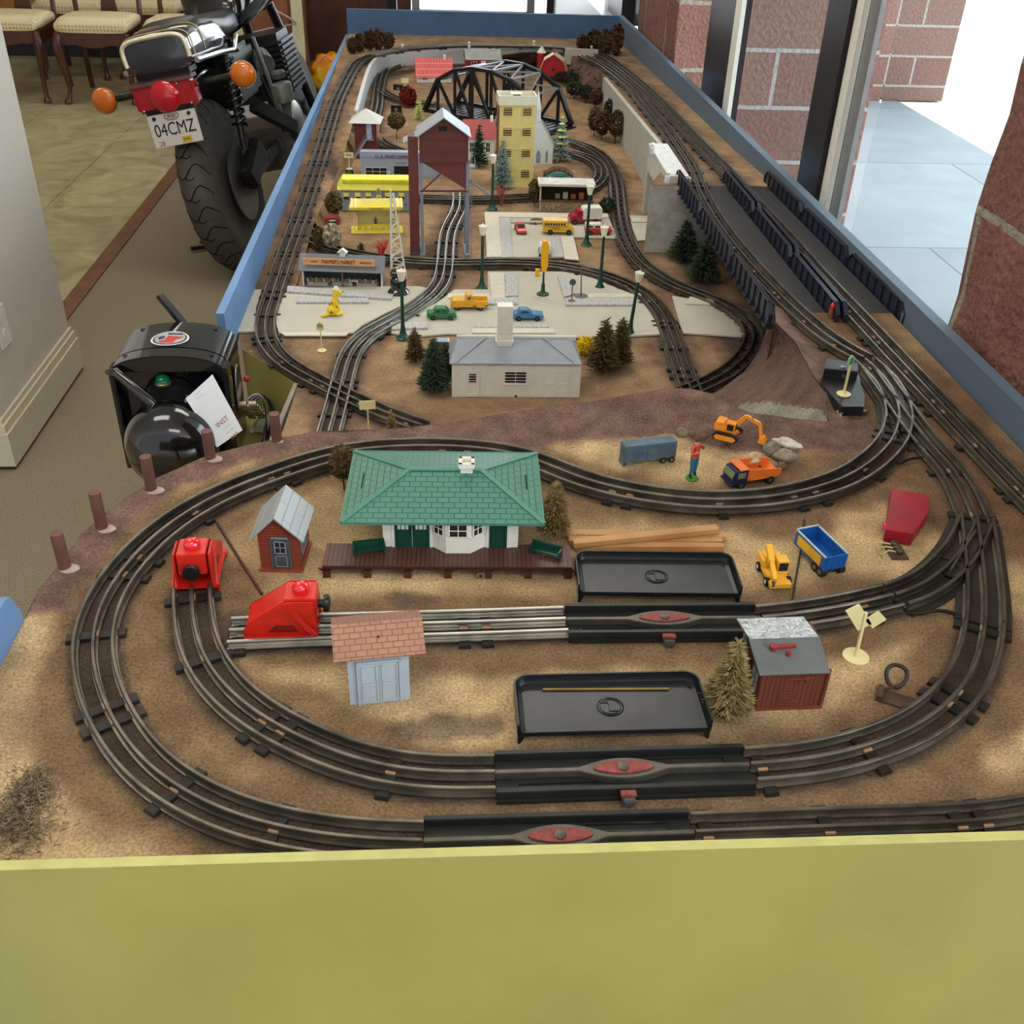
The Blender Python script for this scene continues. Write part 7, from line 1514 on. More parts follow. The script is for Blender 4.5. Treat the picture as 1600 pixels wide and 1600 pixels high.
p = at(837, 350, ZT + .004); t = thing('toy_boat', 'small brown and white toy boat on a yellow trailer, above the red car', 'toy boat', p, .12); MB().prism([(-.016, .006), (.012, .005), (.020, .010), (-.016, .010)], -.005, .005, 'Y').build('hull', M_white, t); MB().prism([(-.014, .010), (.018, .010), (.010, .0125), (-.008, .0135)], -.0045, .0045, 'Y').build('deck', M('boat brown', (110, 92, 84), .5), t); MB().box(-.010, .008, -.004, .004, .002, .005).build('trailer', SY, t); wheels(t, [(-.002, s * .005, .0025) for s in (-1, 1)], .0025, .002)
# =================== the controller shelf at the left ===================
zs_ = -.275
nA, nB, nC = at(378, 545, ZT), at(466, 600, ZT), at(428, 690, ZT)
tb(MB().add([(nA.x, nA.y, ZT - .001), (nB.x, nB.y, ZT - .001), (nB.x, nB.y, zs_), (nA.x, nA.y, zs_), (nA.x + .006, nA.y + .008, ZT - .001), (nB.x + .006, nB.y + .008, ZT - .001), (nB.x + .006, nB.y + .008, zs_), (nA.x + .006, nA.y + .008, zs_)], [(0, 1, 2, 3), (4, 5, 6, 7), (0, 1, 5, 4), (3, 2, 6, 7), (0, 3, 7, 4), (1, 2, 6, 5)]).build('shelf_side', M_olive, None))
GW = M('weathered grey board', (132, 124, 114), .85, var=.2, scale=18)
d_ = (nC - nB).normalized(); s_ = Vector((-d_.y, d_.x, 0)) * -.007
tb(MB().add([nB + Vector((0, 0, .002)), nC + Vector((0, 0, .002)), Vector((nC.x, nC.y, zs_)), Vector((nB.x, nB.y, zs_)), nB + s_ + Vector((0, 0, .002)), nC + s_ + Vector((0, 0, .002)), Vector((nC.x, nC.y, zs_)) + s_, Vector((nB.x, nB.y, zs_)) + s_], [(0, 1, 2, 3), (4, 5, 6, 7), (0, 1, 5, 4), (3, 2, 6, 7), (0, 3, 7, 4), (1, 2, 6, 5)]).build('shelf_side', GW, None))
tb(MB().prism([(-.40, 1.24), (-.16, 1.24), (nC.x, nC.y), (nB.x, nB.y), (nA.x, nA.y), (-.372, 1.72), (-.45, 1.72)], zs_ - .012, zs_).build('controller_shelf', M_olive, None))
# terminal board
p = at(415, 665, zs_ + .02); t = thing('terminal_board', 'cream board with rounded chrome terminal screws on the shelf behind the wooden posts', 'terminal board', p, -.25)
MB().box(-.022, .024, -.005, .10, -.012, 0).build('board', M('pale grey board', (176, 172, 152), .7, var=.1, scale=20), t); MB().box(-.026, -.020, -.01, .105, -.012, .004).build('rail', M_cream, t)
for x, y, z in ((.006, .082, .02), (.013, .066, .006), (-.006, .063, .010), (.002, .050, .006), (-.004, .070, .004)): MB().cyl((0, 0, 0), (0, 0, z), .002, n=8).ball((0, 0, z + .004), .0058 if x > .01 else .0042).build('terminal_screw', M_chrome, t, smooth=60).location = (x, y, 0)
# power controller
p = at(285, 700, zs_); p = Vector((-.432, 1.50, zs_)); t = thing('power_controller', 'glossy black two-handled train transformer with oval emblem, green lens and white paper tag', 'transformer', p, .03)
GB2 = M('gloss bakelite', (17, 17, 19), .12, var=.3, scale=20, coat=.6); hw_ = .088; Hh_ = .205
arc = [(-hw_, 0), (hw_, 0), (hw_ + .001, Hh_ * .80)] + [(hw_ * math.cos(a) * 1.0 + (.0), Hh_ * .84 + Hh_ * .155 * math.sin(a) ** .8) for a in np.linspace(.15, PI - .15, 13)] + [(-hw_ - .001, Hh_ * .80)]
MB().prism(arc, .028, .135, 'Y').build('case', GB2, t, bevel=.004, smooth=35)
hood = [(hw_ + .001, Hh_ * .86)] + [(hw_ * math.cos(a), Hh_ * .84 + Hh_ * .155 * math.sin(a) ** .8) for a in np.linspace(.15, PI - .15, 13)] + [(-hw_ - .001, Hh_ * .86)]
MB().prism(hood, -.004, .03, 'Y').build('hood', GB2, t, bevel=.003, smooth=35)
for s in (-1, 1): MB().box(s * hw_ - .004, s * hw_ + .004, -.002, .03, 0, Hh_ * .88).build('side_wall', GB2, t, bevel=.002)
MB().lathe([(.073, 0), (.073, .02), (.064, .045), (.045, .062), (.02, .069), (.0001, .070)], (.0, .034, .070), n=36, ax='Y').build('dial_housing', GB2, t, smooth=50).scale = (1, -1, 1)
k_ = t.children if False else None
dome = MB().ball((-.010, -.010, .068), .064, 28, 16, sq=(1, .78, .98)).build('control_dome', GB2, t, smooth=70)
MB().tube([(-.010 + .064 * math.cos(a), .004 - .01 * math.sin(a), .062 + .062 * math.sin(a)) for a in np.linspace(.5, PI - .1, 20)], .0012, 6).build('bright_ring', M_alu, t, smooth=60)
for z_, y_ in ((Hh_ * .72, .006),):
    l = MB().lathe([(.0125, 0), (.013, .003), (.0115, .004)], (-.012, y_, z_ + .004), n=20).build('lens_collar', M('dull brass ring', (150, 146, 110), .35, .7), t, smooth=40)
    MB().lathe([(.011, 0), (.0112, .003), (.0095, .008), (.005, .0115), (.0001, .0125)], (-.012, y_, z_ + .008), n=28, flute=.04).build('green_lens', M('green lens', (8, 120, 76), .12, var=0, coat=1), t, smooth=30)
MB().prism([(-.05, Hh_ * .40), (.04, Hh_ * .36), (.036, Hh_ * .62), (.016, Hh_ * .74), (-.03, Hh_ * .74)], -.004, .028, 'Y').build('lens_bracket', M('satin black', (30, 30, 32), .35), t, bevel=.003)
lp = MB().box(-.011, .011, -.0008, 0, -.006, .006).build('name_plate', M('satin black', (30, 30, 32), .35), t); lp.location = (.022, -.0050, Hh_ * .62); lp.rotation_euler = (0, -1.2, 0); text('WHISTLE', .0052, M_white, lp, (0, -.001, 0))
hm = MB(); A1 = Vector((-.076, -.012, Hh_ * .89)); A2 = Vector((.026, -.050, Hh_ * .46))
hm.tube([Vector((-.092, .0, Hh_ * .86)), A1, A1.lerp(A2, .5), A2, A2 + Vector((.014, -.004, -.026)), A2 + Vector((.016, -.002, -.05))], [.005, .0075, .0095, .011, .013, .010], 10).build('handle', GB2, t, smooth=60)
hm = MB(); hm.bar((.004, .135, Hh_ * .97), (-.034, .16, Hh_ * 1.17), .015, .008); hm.build('handle', GB2, t, bevel=.0015)
def zc(x, y): u = max(-.98, min(.98, x / hw_)); return Hh_ * .84 + Hh_ * .155 * math.sin(math.acos(u)) ** .8
def topdisc(rx, ry, cx, cy, lift, mat, nm, pts=None, par=None):
    n = 40; P = pts or [(cx + rx * math.cos(2 * PI * i / n), cy + ry * math.sin(2 * PI * i / n)) for i in range(n)]
    c = (sum(q[0] for q in P) / len(P), sum(q[1] for q in P) / len(P)); vs = [(c[0], c[1], zc(*c) + lift)] + [(x, y, zc(x, y) + lift) for x, y in P]; return MB().add(vs, [(0, i + 1, (i + 1) % len(P) + 1) for i in range(len(P))]).build(nm, mat, par or t)
ry_ = .028; cy_ = .062
em = topdisc(.030, ry_, -.004, cy_, .0012, M_white, 'emblem'); topdisc(.027, ry_ * .9, -.004, cy_, .0016, M('navy ink', (40, 44, 86), .3), 'emblem_ring', par=em); topdisc(.024, ry_ * .82, -.004, cy_, .0020, M('emblem silver', (170, 172, 176), .3), 'emblem_field', par=em)
topdisc(0, 0, 0, 0, .0024, M('emblem red', (210, 50, 44), .3), 'emblem_red', [(-.021, cy_ - .012), (-.010, cy_ - .008), (-.008, cy_ + .008), (.018, cy_ + .004), (.006, cy_ - .008), (.004, cy_ - .020), (-.014, cy_ - .019)], em)
topdisc(0, 0, 0, 0, .0024, MATS['navy ink'], 'emblem_blue', [(-.010, cy_ + .019), (.012, cy_ + .018), (.016, cy_ + .011), (-.008, cy_ + .012)], em); topdisc(0, 0, 0, 0, .0024, MATS['navy ink'], 'emblem_blue', [(-.024, cy_ + .004), (-.014, cy_ + .009), (-.012, cy_ + .001), (-.020, cy_ - .006)], em)
for x, y in ((-.066, .018), (.066, .018), (-.058, .115), (.058, .115)): MB().lathe([(.0045, 0), (.0045, .0006)], (x, y, zc(x, y) + .0002), n=14).build('screw_recess', M_dark, t)
o = MB().lathe([(.0001, 0), (.034, 0), (.036, .001), (.034, .002), (.0001, .002)], (0, 0, 0), n=36, ax='X').build('side_plate', M('nameplate black', (40, 38, 40), .3), t); o.location = (hw_ + .0045, .065, Hh_ * .52); o.scale = (1, .85, 1.35)
MB().tube([(.0022, .035 * math.cos(a), .035 * math.sin(a)) for a in np.linspace(0, 2 * PI, 41)], .001, 5).build('plate_border', M_alu, o); MB().box(.0022, .0028, -.029, .029, -.006, .006).build('plate_band', M('nameplate pink', (170, 130, 140), .4), o)
for k in range(5):
    for j in range(2): MB().lathe([(.0065, 0), (.0065, .012)], (.098 + .016 * j, .030 + .018 * k, .10 - .016 * k * .9), n=12, ax='X').build('terminal_nut', M('tarnished nickel', (140, 132, 116), .25, .9, var=.2), t, smooth=40)
MB().ball((.104, .09, .118), .0055).build('red_wire_nut', M('red wire cap', (170, 40, 40), .3), t, smooth=60)
rr = random.Random(9)
for k in range(7): a0 = Vector((.112, .03 + .014 * k, .11 - .008 * k)); MB().tube(spline([a0, a0 + Vector((.018, .01, .012)), a0 + Vector((.030 + rr.uniform(-.006, .006), .0, -.03)), a0 + Vector((.014 + rr.uniform(-.01, .01), -.015, -.08))], .006, 1), .0014, 6).build('wire', M_wire if k % 2 else M_alu, t, smooth=60)
q = [atY(332, 585, 1.475), atY(379, 672, 1.455), atY(339, 699, 1.44), atY(290, 623, 1.455)]
c = sum(q, Vector()) / 4; ux = (q[0] - q[3] + q[1] - q[2]).normalized(); uz = (q[3] - q[2] + q[0] - q[1]); uz = (uz - ux * uz.dot(ux)).normalized(); un = ux.cross(uz)
tg = MB(); n_ = -un * .0006 if un.y > 0 else un * .0006; tg.add([v - c for v in q] + [v - c - n_ for v in q], [(0, 1, 2, 3), (7, 6, 5, 4), (0, 1, 5, 4), (1, 2, 6, 5), (2, 3, 7, 6), (3, 0, 4, 7)]); tg = tg.build('paper_tag', M('white paper', (240, 244, 250), .8, var=.01), None); tg.location = c; lab(tg, 'white paper leaflet propped diagonally against the black train transformer', 'paper leaflet')
R3 = Matrix((ux, uz, ux.cross(uz))).transposed().to_euler(); fr_ = ux.cross(uz) * (.0012 if ux.cross(uz).y < 0 else -.0012)
for s0, dy, sz_, m_ in (('INST', -.018, .011, M('faded red print', (176, 92, 96), .7)), ('INST', -.047, .007, MATS['faded red print']), ('- -- ---', -.028, .006, M('grey print', (120, 124, 134), .7)), ('--- ----', -.036, .006, MATS['grey print']), ('- - - -', -.044, .006, MATS['grey print']), ('------ -----', .034, .004, MATS['grey print']), ('--------', .040, .004, MATS['grey print'])):
    o = text(s0, sz_, m_, tg, uz * dy + fr_, R3, ext=.0001)
# =================== motorcycle ===================
mc = thing('motorcycle', 'black vintage motorcycle seen from behind with amber indicators and Ohio plate', 'motorcycle', (-.80, 4.19, ZF), 0)
mc.rotation_euler = (Matrix.Rotation(-.10, 3, 'Z') @ Matrix.Rotation(-.21, 3, 'Y')).to_euler()
TY = M('tyre rubber', (78, 74, 68), .75, var=.15, scale=30); R_ = .33
MBK = M('motorcycle black', (14, 15, 20), .12, var=0, coat=1); DKM = M('dark greasy metal', (58, 56, 54), .4, .7, var=.3, scale=40)
def tyre(cy, w_, nm):
    prof = []
    for a in np.linspace(-1.25, 1.25, 13): prof.append((R_ - w_ * .62 + w_ * .62 * math.cos(a), w_ * .5 * math.sin(a) / math.sin(1.25)))
    prof = [(R_ - .10, -w_ * .42)] + prof + [(R_ - .10, w_ * .42)]
    o = MB().lathe(prof, (0, 0, 0), n=64, ax='X').build(nm, TY, mc, smooth=50); o.location = (0, cy, R_); return o
rt = tyre(.0, .135, 'tyre')
gm = MB()
for k in range(26):
    a0 = 2 * PI * k / 26
    pts = []
    for j in range(9):
        u = -.062 + .124 * j / 8; a = a0 + .10 * math.sin(j * PI / 4) + j * .012; rr_ = R_ - .084 + .084 * math.cos(math.asin(max(-1, min(1, u / .067 * .95)))) + .0006
        pts.append((u, rr_ * math.cos(a), rr_ * math.sin(a)))
    gm.tube(pts, .0028, 4)
    a = a0 + .12; gm.bar((-.018, R_ * math.cos(a), R_ * math.sin(a)), (0, R_ * math.cos(a + .03), R_ * math.sin(a + .03)), .003); gm.bar((.018, R_ * math.cos(a), R_ * math.sin(a)), (0, R_ * math.cos(a + .03), R_ * math.sin(a + .03)), .003)
gm.build('tread_groove', M('groove black', (16, 15, 15), .9), rt, kind='stuff')
def rimw(cy):
    o = MB().lathe([(R_ - .10, -.05), (R_ - .115, -.045), (R_ - .12, 0), (R_ - .115, .045), (R_ - .10, .05)], (0, 0, 0), 48, 'X').build('wheel_rim', DKM, mc, smooth=50); o.location = (0, cy, R_)
    m = MB(); m.lathe([(.05, -.06), (.06, -.04), (.06, .04), (.05, .06)], n=24, ax='X'); [m.bar((0, .05 * math.cos(a), .05 * math.sin(a)), (0, (R_ - .118) * math.cos(a), (R_ - .118) * math.sin(a)), .02, .03) for a in np.linspace(0, 2 * PI, 6)[:-1]]; m.build('hub', DKM, o)
rimw(0); tyre(1.38, .10, 'tyre'); rimw(1.38)
o = MB().lathe([(.07, -.003), (.145, -.003), (.145, .003), (.07, .003)], n=40, ax='X').build('brake_disc', M('brake disc steel', (130, 128, 124), .3, .9, var=.1), mc); o.location = (.085, 0, R_)
# rear mudguard
m = MB(); vs = []; n = 14
for i in range(n):
    a = .82 + 1.3 * i / (n - 1)
    for x, dr in ((-.075, -.02), (-.06, .008), (0, .018), (.06, .008), (.075, -.02)): vs.append((x, -(R_ + .025 + dr) * math.cos(a), R_ + (R_ + .025 + dr) * math.sin(a)))
m.add(vs, [(i * 5 + j, i * 5 + j + 1, i * 5 + 6 + j, i * 5 + 5 + j) for i in range(n - 1) for j in range(4)]); m.build('mudguard', MBK, mc, smooth=60)
def hull(name, secs, mat, n=20, smooth=60, par=None, pw=.6):
    vs = []
    for y, cz, rx, rz_ in secs:
        for i in range(n):
            a = 2 * PI * i / n; c, s = math.cos(a), math.sin(a); vs.append((rx * math.copysign(abs(c) ** pw, c), y, cz + rz_ * math.copysign(abs(s) ** pw, s)))
    k = len(secs); return MB().add(vs, [(j * n + i, j * n + (i + 1) % n, (j + 1) * n + (i + 1) % n, (j + 1) * n + i) for j in range(k - 1) for i in range(n)] + [tuple(range(n)), tuple(range((k - 1) * n, k * n))]).build(name, mat, par or mc, smooth=smooth)
SEAT = M('seat vinyl', (34, 36, 40), .42, var=.1, scale=80)
hull('tail_cowl', [(-.235, .775, .10, .05), (-.225, .775, .125, .065), (-.12, .78, .132, .07), (.10, .77, .135, .07), (.22, .75, .12, .06)], M('charcoal paint', (44, 46, 58), .12, var=0, coat=1), pw=.5)
hull('seat', [(-.17, .835, .085, .02), (-.15, .845, .112, .04), (.0, .86, .122, .045), (.15, .84, .125, .042), (.30, .82, .12, .045), (.50, .82, .10, .05), (.55, .81, .08, .03)], SEAT)
def stripe(y0, y1, mat, r, cz, rx, rz_, nm): return MB().tube([(rx * math.copysign(abs(math.cos(a)) ** .5, math.cos(a)), y0, cz + rz_ * math.copysign(abs(math.sin(a)) ** .5, math.sin(a))) for a in np.linspace(-.15, PI + .15, 29)], r, 6).build(nm, mat, mc, smooth=60)
stripe(-.232, 0, M('ivory trim', (224, 216, 190), .3), .0085, .775, .118, .060, 'tail_trim'); GOLD = M('gold pinstripe', (190, 164, 110), .3); stripe(-.20, 0, GOLD, .0022, .777, .130, .068, 'pinstripe'); stripe(-.09, 0, GOLD, .0022, .78, .134, .071, 'pinstripe')
MB().tube([(.135, -.22, .735), (.145, .05, .715), (.142, .20, .70), (.135, .30, .74)], .010, 8).build('grab_rail', M_chrome, mc, smooth=60); MB().tube([(-.135, -.22, .735), (-.145, .05, .715), (-.135, .30, .74)], .010, 8).build('grab_rail', M_chrome, mc, smooth=60)
MB().box(-.10, .10, -.228, -.15, .70, .77).build('tail_panel', M('tail black', (14, 14, 16), .4), mc)
tl = MB().box(-.115, .115, -.285, -.225, .60, .69).build('tail_light', M('tail lens red', (170, 14, 28), .08, var=0, coat=1), mc, bevel=.01, smooth=40); MB().lathe([(.056, 0), (.055, -.012), (.04, -.020), (.0001, -.026)], (0, -.275, .645), n=32, ax='Y').build('bullseye_lens', M('bullseye red', (196, 10, 34), .05, var=0, coat=1), tl, smooth=60)
MB().box(-.118, .118, -.288, -.225, .689, .70).build('lens_frame', M('smoky chrome', (150, 110, 112), .2, .8), tl); [MB().ball((x, -.286, z), .005).build('screw', M_chrome, tl) for x, z in ((-.09, .61), (.09, .61), (.06, .68))]
# plate
pl = MB().box(-.092, .092, -.002, 0, -.056, .056).build('number_plate', M('plate white', (214, 210, 204), .4, var=.03), mc, bevel=.0015); pl.location = (0, -.285, .535); pl.rotation_euler = (-.12, 0, 0)
NB = M('plate navy', (24, 30, 62), .4); text('04CMZ', .062, NB, pl, (.0, -.003, .0), sx=.80, bold=0); text('OHIO', .022, NB, pl, (0, -.003, .043)); text('birthplace', .010, M('plate red script', (190, 40, 44), .5), pl, (0, -.0032, .033)); text('28', .022, M('plate orange', (180, 90, 30), .5), pl, (-.062, -.003, -.043))
st_ = MB().box(-.018, .018, -.0032, -.002, -.010, .010).build('sticker', M('sticker yellow', (214, 180, 40), .5), pl); st_.location = (.034, 0, -.041); text('3-95', .013, M_dark, st_, (0, -.0036, 0)); [MB().lathe([(.007, 0), (.007, -.004)], (x, -.001, .043), n=10, ax='Y').build('bolt', M_black, pl) for x in (-.066, .066)]; MB().box(-.09, .09, .001, .03, -.05, .09).build('plate_bracket', M_black, pl)
AMB = M('amber lens', (214, 110, 10), .1, var=0, coat=1)
for s in (-1, 1):
    MB().cyl((s * .10, -.17, .655), (s * .225, -.17, .655), .013).build('indicator_stalk', DKM, mc, smooth=40)
    i = MB().lathe([(.030, .02), (.046, .008), (.048, 0)], (s * .268, -.175, .655), n=28, ax='Y').build('indicator', M_chrome, mc, smooth=40); m = MB(); m.lathe([(.046, 0), (.045, -.008), (.035, -.016), (.015, -.02), (.0001, -.021)], (s * .268, -.177, .655), n=36, ax='Y', flute=.03); m.build('amber_lens', AMB, i, smooth=50)
    # shocks
    a_, c_ = Vector((s * .125, .02, R_ + .03)), Vector((s * .135, .10, .70)); MB().cyl(a_, c_, .014).build('shock_absorber', DKM, mc, smooth=40)
    sp_ = MB(); L_ = (c_ - a_); hx = [a_ + L_ * (.25 + .7 * k / 90) + Vector((math.cos(k * .63) * .027, math.sin(k * .63) * .027, 0)) for k in range(91)]; sp_.tube(hx, .006, 6); sp_.build('coil_spring', M('spring black chrome', (70, 70, 72), .2, .9), mc, smooth=60)
    MB().bar((s * .105, .0, R_), (s * .105, .52, R_ + .02), .035, .05).build('swing_arm', DKM, mc, bevel=.006); MB().cyl((s * .17, .48, .30), (s * .30, .48, .31), .014).build('foot_peg', M_black, mc); m = MB().tube([(s * .16, 1.1, .30), (s * .19, .8, .20), (s * .19, .4, .22), (s * .20, .20, .26)], [.022, .024, .035, .040], 14); m.build('exhaust', M_black if s < 0 else M('smoky pipe', (60, 58, 56), .25, .8), mc, smooth=50)
    MB().tube([(s * .10, .30, .72), (s * .12, .50, .55), (s * .12, .62, .30)], .014, 8).build('frame_tube', M_black, mc, smooth=60); MB().tube([(s * .06, 1.12, .95), (s * .09, 1.24, .60), (s * .09, 1.38, R_)], .022, 10).build('fork', M_black, mc, smooth=60)
    MB().tube([(0, 1.05, 1.03), (s * .12, 1.06, 1.08), (s * .28, .96, 1.08), (s * .36, .88, 1.07)], .012, 8).build('handlebar', M_chrome, mc, smooth=60); mi = MB().ball((s * .30, .98, 1.22), .055, sq=(1, .35, .8)).build('mirror', M_black, mc, smooth=60); MB().cyl((s * .28, .96, 1.08), (s * .30, .98, 1.2), .005).build('mirror_stem', M_black, mi)
hull('fuel_tank', [(.50, .86, .08, .06), (.54, .89, .125, .10), (.68, .93, .175, .125), (.88, .95, .19, .135), (1.02, .95, .15, .11), (1.08, .95, .06, .05)], MBK, pw=.75)
for y_, rx, rz_, cz in ((.60, .143, .114, .91), (.62, .147, .117, .914)): MB().tube([(rx * math.cos(a) * 1.0, y_, cz + rz_ * math.sin(a)) for a in np.linspace(-.5, PI + .5, 31)], .0028, 5).build('pinstripe', GOLD, mc)
for x in (-.05, .05): MB().tube([(x * k, .56 + .05 * j, .975 + .02 * j ** .8) for j, k in enumerate((1, 1.1, 1.2, 1.25, 1.2, 1.1, 1))], .003, 5).build('pinstripe', GOLD, mc)
MB().lathe([(.03, 0), (.03, .012), (.02, .016)], (0, .82, 1.08), n=20).build('filler_cap', M_chrome, mc, smooth=40); MB().box(-.06, .06, 1.0, 1.06, 1.05, 1.12).build('gauge_pod', M_black, mc, bevel=.01)
ENG = M('engine alloy', (120, 118, 112), .35, .75, var=.25, scale=30)
MB().box(-.17, .17, .50, .90, .24, .42).build('crankcase', ENG, mc, bevel=.03, smooth=40); m = MB()
for k in range(10): m.box(-.21, .21, .66, .90, .44 + .022 * k, .452 + .022 * k)
m.box(-.19, .19, .68, .88, .42, .68); m.build('cylinder_fins', M('fin black', (50, 50, 52), .4, .5), mc); MB().lathe([(.08, .0), (.085, .02), (.085, .05), (.07, .06)], (.15, .62, .33), n=28, ax='X').build('clutch_cover', ENG, mc, smooth=40)
MB().cyl((.14, .52, .62), (.19, .40, .60), .04, n=20).build('carburettor', ENG, mc, smooth=40); MB().lathe([(.034, 0), (.040, .02), (.040, .07), (.03, .075)], (.27, .26, .47), n=20).build('master_cylinder', M('cylinder grey green', (150, 156, 146), .3, .5), mc, smooth=40); MB().lathe([(.026, 0), (.03, .02), (.022, .03)], (.27, .26, .56), n=16).build('reservoir_cap', M_dgrey, mc, smooth=40); MB().cyl((.20, .30, .72), (.22, .34, .36), .009).build('frame_rod', M_alu, mc); MB().bar((.16, .16, .50), (.24, .40, .34), .03, .06).build('side_bracket', DKM, mc, bevel=.006)
MB().tube([(-.10, .42, .28), (-.20, .30, .12), (-.30, .22, .02)], .012, 8).build('side_stand', M_black, mc, smooth=60); MB().tube([(-.08, .30, .14), (-.22, .16, .06), (-.27, .12, .075)], .010, 8).build('centre_stand', DKM, mc, smooth=60); MB().box(-.13, .13, .15, .50, .50, .70).build('battery_box', M_black, mc, bevel=.02); MB().bar((.115, -.02, R_), (.135, .16, R_ + .10), .05, .09).build('brake_caliper', DKM, mc, bevel=.01)
for c_ in kids(mc):
    if not c_.name.split('.')[0] in ('tyre', 'wheel_rim', 'brake_disc', 'swing_arm', 'side_stand', 'centre_stand', 'exhaust', 'foot_peg', 'brake_caliper', 'crankcase'): c_.location.z += {'seat': .045, 'fuel_tank': .015, 'filler_cap': .015, 'gauge_pod': .015, 'handlebar': .015, 'mirror': .015, 'fork': -.02}.get(c_.name.split('.')[0], .085)
# =================== furniture at the back ===================
WD = M('mahogany', (92, 44, 32), .28, col2=(70, 32, 24), scale=14, coat=.3)
def dots(): 
    m = M('dotted cream upholstery', (226, 206, 166), .8, var=0); nt = m.node_tree; b = nt.nodes['Principled BSDF']; v = nt.nodes.new('ShaderNodeTexVoronoi'); v.inputs['Scale'].default_value = 46; v.inputs['Randomness'].default_value = .12; tc = nt.nodes.new('ShaderNodeTexCoord'); r = nt.nodes.new('ShaderNodeValToRGB'); r.color_ramp.elements[0].position = .28; r.color_ramp.elements[1].position = .34; r.color_ramp.elements[0].color = lin((196, 166, 112)); r.color_ramp.elements[1].color = lin((236, 218, 180)); nt.links.new(tc.outputs['Object'], v.inputs['Vector']); nt.links.new(v.outputs['Distance'], r.inputs['Fac']); nt.links.new(r.outputs['Color'], b.inputs['Base Color']); return m
UP = dots()
ch0 = thing('dining_chair', 'x', 'dining chair')
hull('seat', [(-.235, .44, .20, .02), (-.225, .45, .225, .035), (-.1, .458, .235, .045), (.1, .458, .225, .045), (.20, .45, .21, .035), (.215, .44, .19, .02)], UP, par=ch0, pw=.45)
m = MB(); ap = [(-.23, .42), (.23, .42), (.23, .36), (.16, .345), (.11, .35), (.05, .335), (0, .33), (-.05, .335), (-.11, .35), (-.16, .345), (-.23, .36)]
m.prism(ap, -.235, -.215, 'Y'); m.box(-.23, -.21, -.22, .2, .35, .42); m.box(.21, .23, -.22, .2, .35, .42); m.box(-.21, .21, .19, .21, .35, .42); m.build('seat_rail', WD, ch0, bevel=.004)
for s in (-1, 1):
    MB().tube([(s * .212, -.215, .41), (s * .222, -.235, .36), (s * .218, -.24, .29), (s * .203, -.225, .18), (s * .198, -.22, .08), (s * .205, -.235, .035), (s * .212, -.255, .014), (s * .212, -.258, .0)], [.024, .030, .027, .019, .014, .015, .026, .022], 12).build('leg', WD, ch0, smooth=60)
    MB().tube([(s * .20, .205, .42), (s * .20, .215, .25), (s * .205, .27, .0)], [.018, .017, .019], 8).build('leg', WD, ch0, smooth=60)
    MB().tube([(s * .20, .205, .40), (s * .205, .22, .55), (s * .175, .25, .72), (s * .19, .29, .90), (s * .16, .31, 1.0)], [.018, .016, .015, .016, .016], 8).build('back_stile', WD, ch0, smooth=60)
MB().prism([(-.06, .44), (.06, .44), (.045, .55), (.08, .72), (.06, .85), (.08, .98), (-.08, .98), (-.06, .85), (-.08, .72), (-.045, .55)], .24, .255, 'Y').build('splat', WD, ch0, bevel=.003).rotation_euler = (-.0, 0, 0); MB().tube([(-.17, .31, .99), (-.08, .315, 1.02), (.08, .315, 1.02), (.17, .31, .99)], .018, 8).build('top_rail', WD, ch0, smooth=60)
xs0 = (at(106, 158, ZF).x + at(230, 156, ZF).x) / 2
for i, (x, y, lb) in enumerate(((xs0, 7.38, 'middle of the front row, seat fully in view'), (xs0 - .56, 7.40, 'front row, furthest left behind the wall end'), (xs0 + .55, 7.36, 'front row, right one half hidden by the motorcycle'), (xs0 - .38, 8.15, 'back row, left one behind the two front chairs'), (xs0 + .14, 8.2, 'back row, middle one'), (xs0 + .66, 8.3, 'back row, furthest right beside the cabinet'))):
    o = ch0 if i == 0 else dup(ch0); o.location = (x, y, ZF); o.rotation_euler = (0, 0, .0); o['label'] = 'mahogany dining chair with dotted cream seat, ' + lb; o['group'] = 'dining chairs against the back'
t = thing('bench_table', 'low orange wood bench with dark base behind the dining chairs', 'bench', (-2.2, 8.88, ZF)); MB().box(-1.6, 1.3, -.2, .2, .30, .48).build('top', M('orange oak', (176, 118, 56), .4, var=.1, scale=8), t); MB().box(-1.5, 1.2, -.12, .15, 0, .30).build('base', M_black, t)
t = thing('wrapped_cabinet', 'wooden display cabinet wrapped with cream packing strips and clear film', 'cabinet', (-1.12, 7.55, ZF), .02)
CW_ = M('cherry panel', (150, 92, 68), .35, col2=(126, 72, 54), scale=8); MB().box(-.20, .20, 0, .45, .12, 1.6).build('body', CW_, t); MB().box(-.20, .20, .02, .44, 0, .12).build('plinth', M('dark plinth', (62, 38, 36), .5), t); MB().box(-.22, .22, -.02, .0, .12, .14).build('base_moulding', M('light moulding', (200, 160, 130), .4), t)
MB().box(-.12, .12, -.008, 0, .40, 1.5).build('door_panel', CW_, t); PK = M('cream packing foam', (214, 202, 160), .7, var=.06)
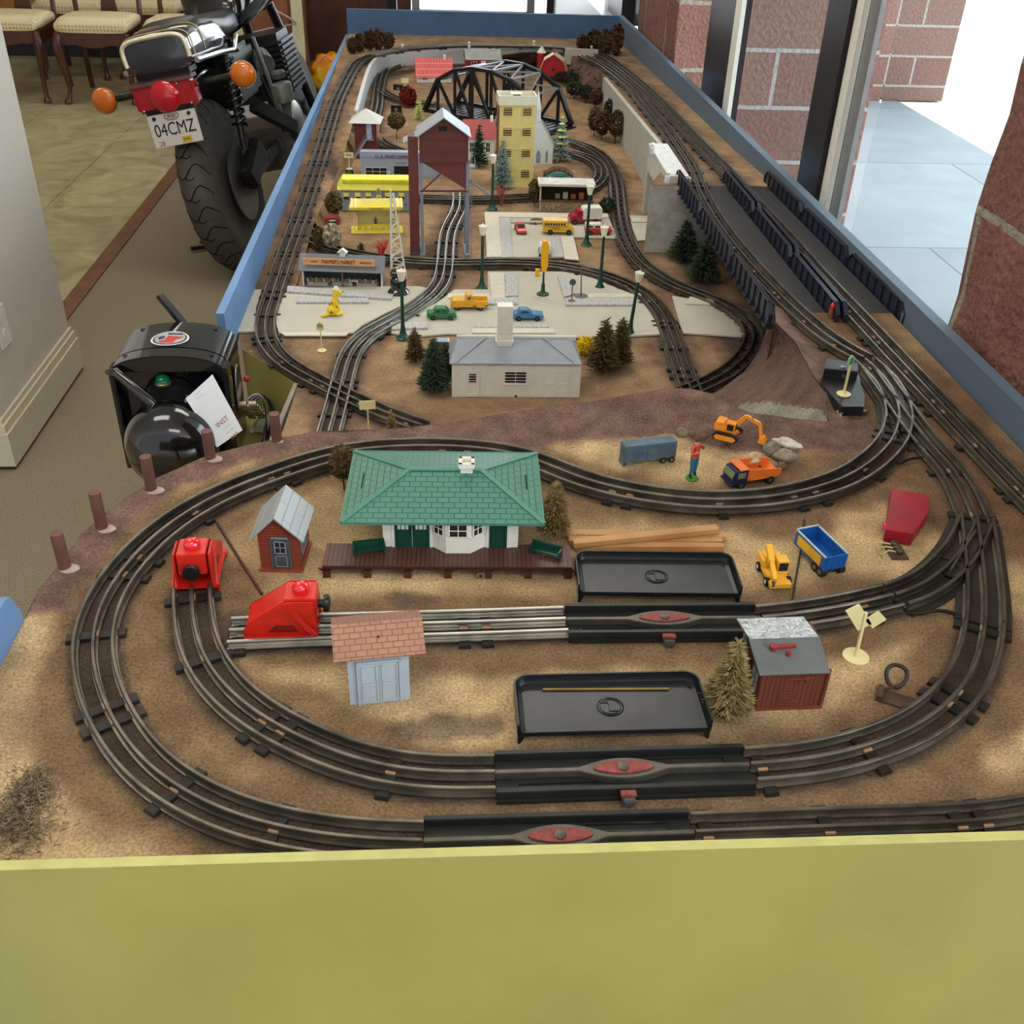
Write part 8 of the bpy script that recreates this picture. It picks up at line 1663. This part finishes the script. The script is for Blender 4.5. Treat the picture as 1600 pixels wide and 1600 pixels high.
for x in (-.20, .175): MB().prism([(x - .03, .1 if x < 0 else .02), (x + .03, .1 if x < 0 else -.08), (x + .04, .3), (x + .035, .9), (x + .03, 1.6), (x - .035, 1.6), (x - .03, .9), (x - .035, .35)], -.03, .0, 'Y').build('packing_strip', PK, t) if False else MB().prism([(x - .02, .10), (x + .03, .02 + (.12 if x < 0 else 0)), (x + .04, .3), (x + .035, .9), (x + .03, 1.6), (x - .035, 1.6), (x - .03, .9), (x - .035, .35)], -.03, .0, 'Y').build('packing_strip', PK, t)
m = MB(); m.tube([(-.17, -.035, .72), (0, -.03, .55), (.17, -.035, .46)], .008, 6); m.tube([(-.17, -.035, .38), (0, -.03, .42), (.17, -.035, .45)], .005, 6); m.build('clear_film', M('clear film strand', (220, 200, 196), .15, var=0, trans=.5), t)
t = thing('tall_cabinet', 'tall dark reddish brown veneer cabinet behind the far end of the train table', 'cabinet', (-.62, 7.95, ZF)); MB().box(-.30, .42, 0, .5, 0, 2.2).build('body', M('walnut veneer', (98, 54, 40), .4, col2=(70, 36, 28), scale=5), t)
fm = bpy.data.materials['walnut veneer']; MB().box(.058, .062, -.002, 0, .05, 2.2).build('panel_joint', M_dark, t)
t = thing('gift_bag', 'orange and lime green shiny bag on the floor beside the tall cabinet', 'bag', (-.75, 7.62, ZF)); from mathutils import noise as _nz
bm = bmesh.new(); bmesh.ops.create_icosphere(bm, subdivisions=4, radius=1)
for v in bm.verts: n_ = _nz.noise(v.co * 3) * .25 + _nz.noise(v.co * 8) * .1; v.co = Vector((v.co.x * .14, v.co.y * .10, max(-.11, v.co.z * .14))) * (1 + n_)
me = bpy.data.meshes.new('bag_body'); bm.to_mesh(me); bm.free(); me.materials.append(M('orange lime foil', (240, 130, 20), .3, col2=(190, 190, 20), scale=9)); me.shade_smooth(); o = bpy.data.objects.new('bag_body', me); C.objects.link(o); o.parent = t; o.location = (0, 0, .115); MB().tube([(-.09, -.09, .20), (-.02, -.11, .26), (.03, -.10, .22)], .006, 6).build('ribbon', M('pink ribbon', (236, 130, 120), .4), t, smooth=60)
struct(MB().box(-7, -.42, 9.1, 9.2, ZF, 1.75).build('wall_back', M('dim back wall', (150, 130, 104), .8, var=.1)))
struct(MB().box(-7.1, -7, -1.5, 9.2, ZF, 1.75).build('wall_left', M('far side wall', (196, 188, 170), .8, var=.02)))
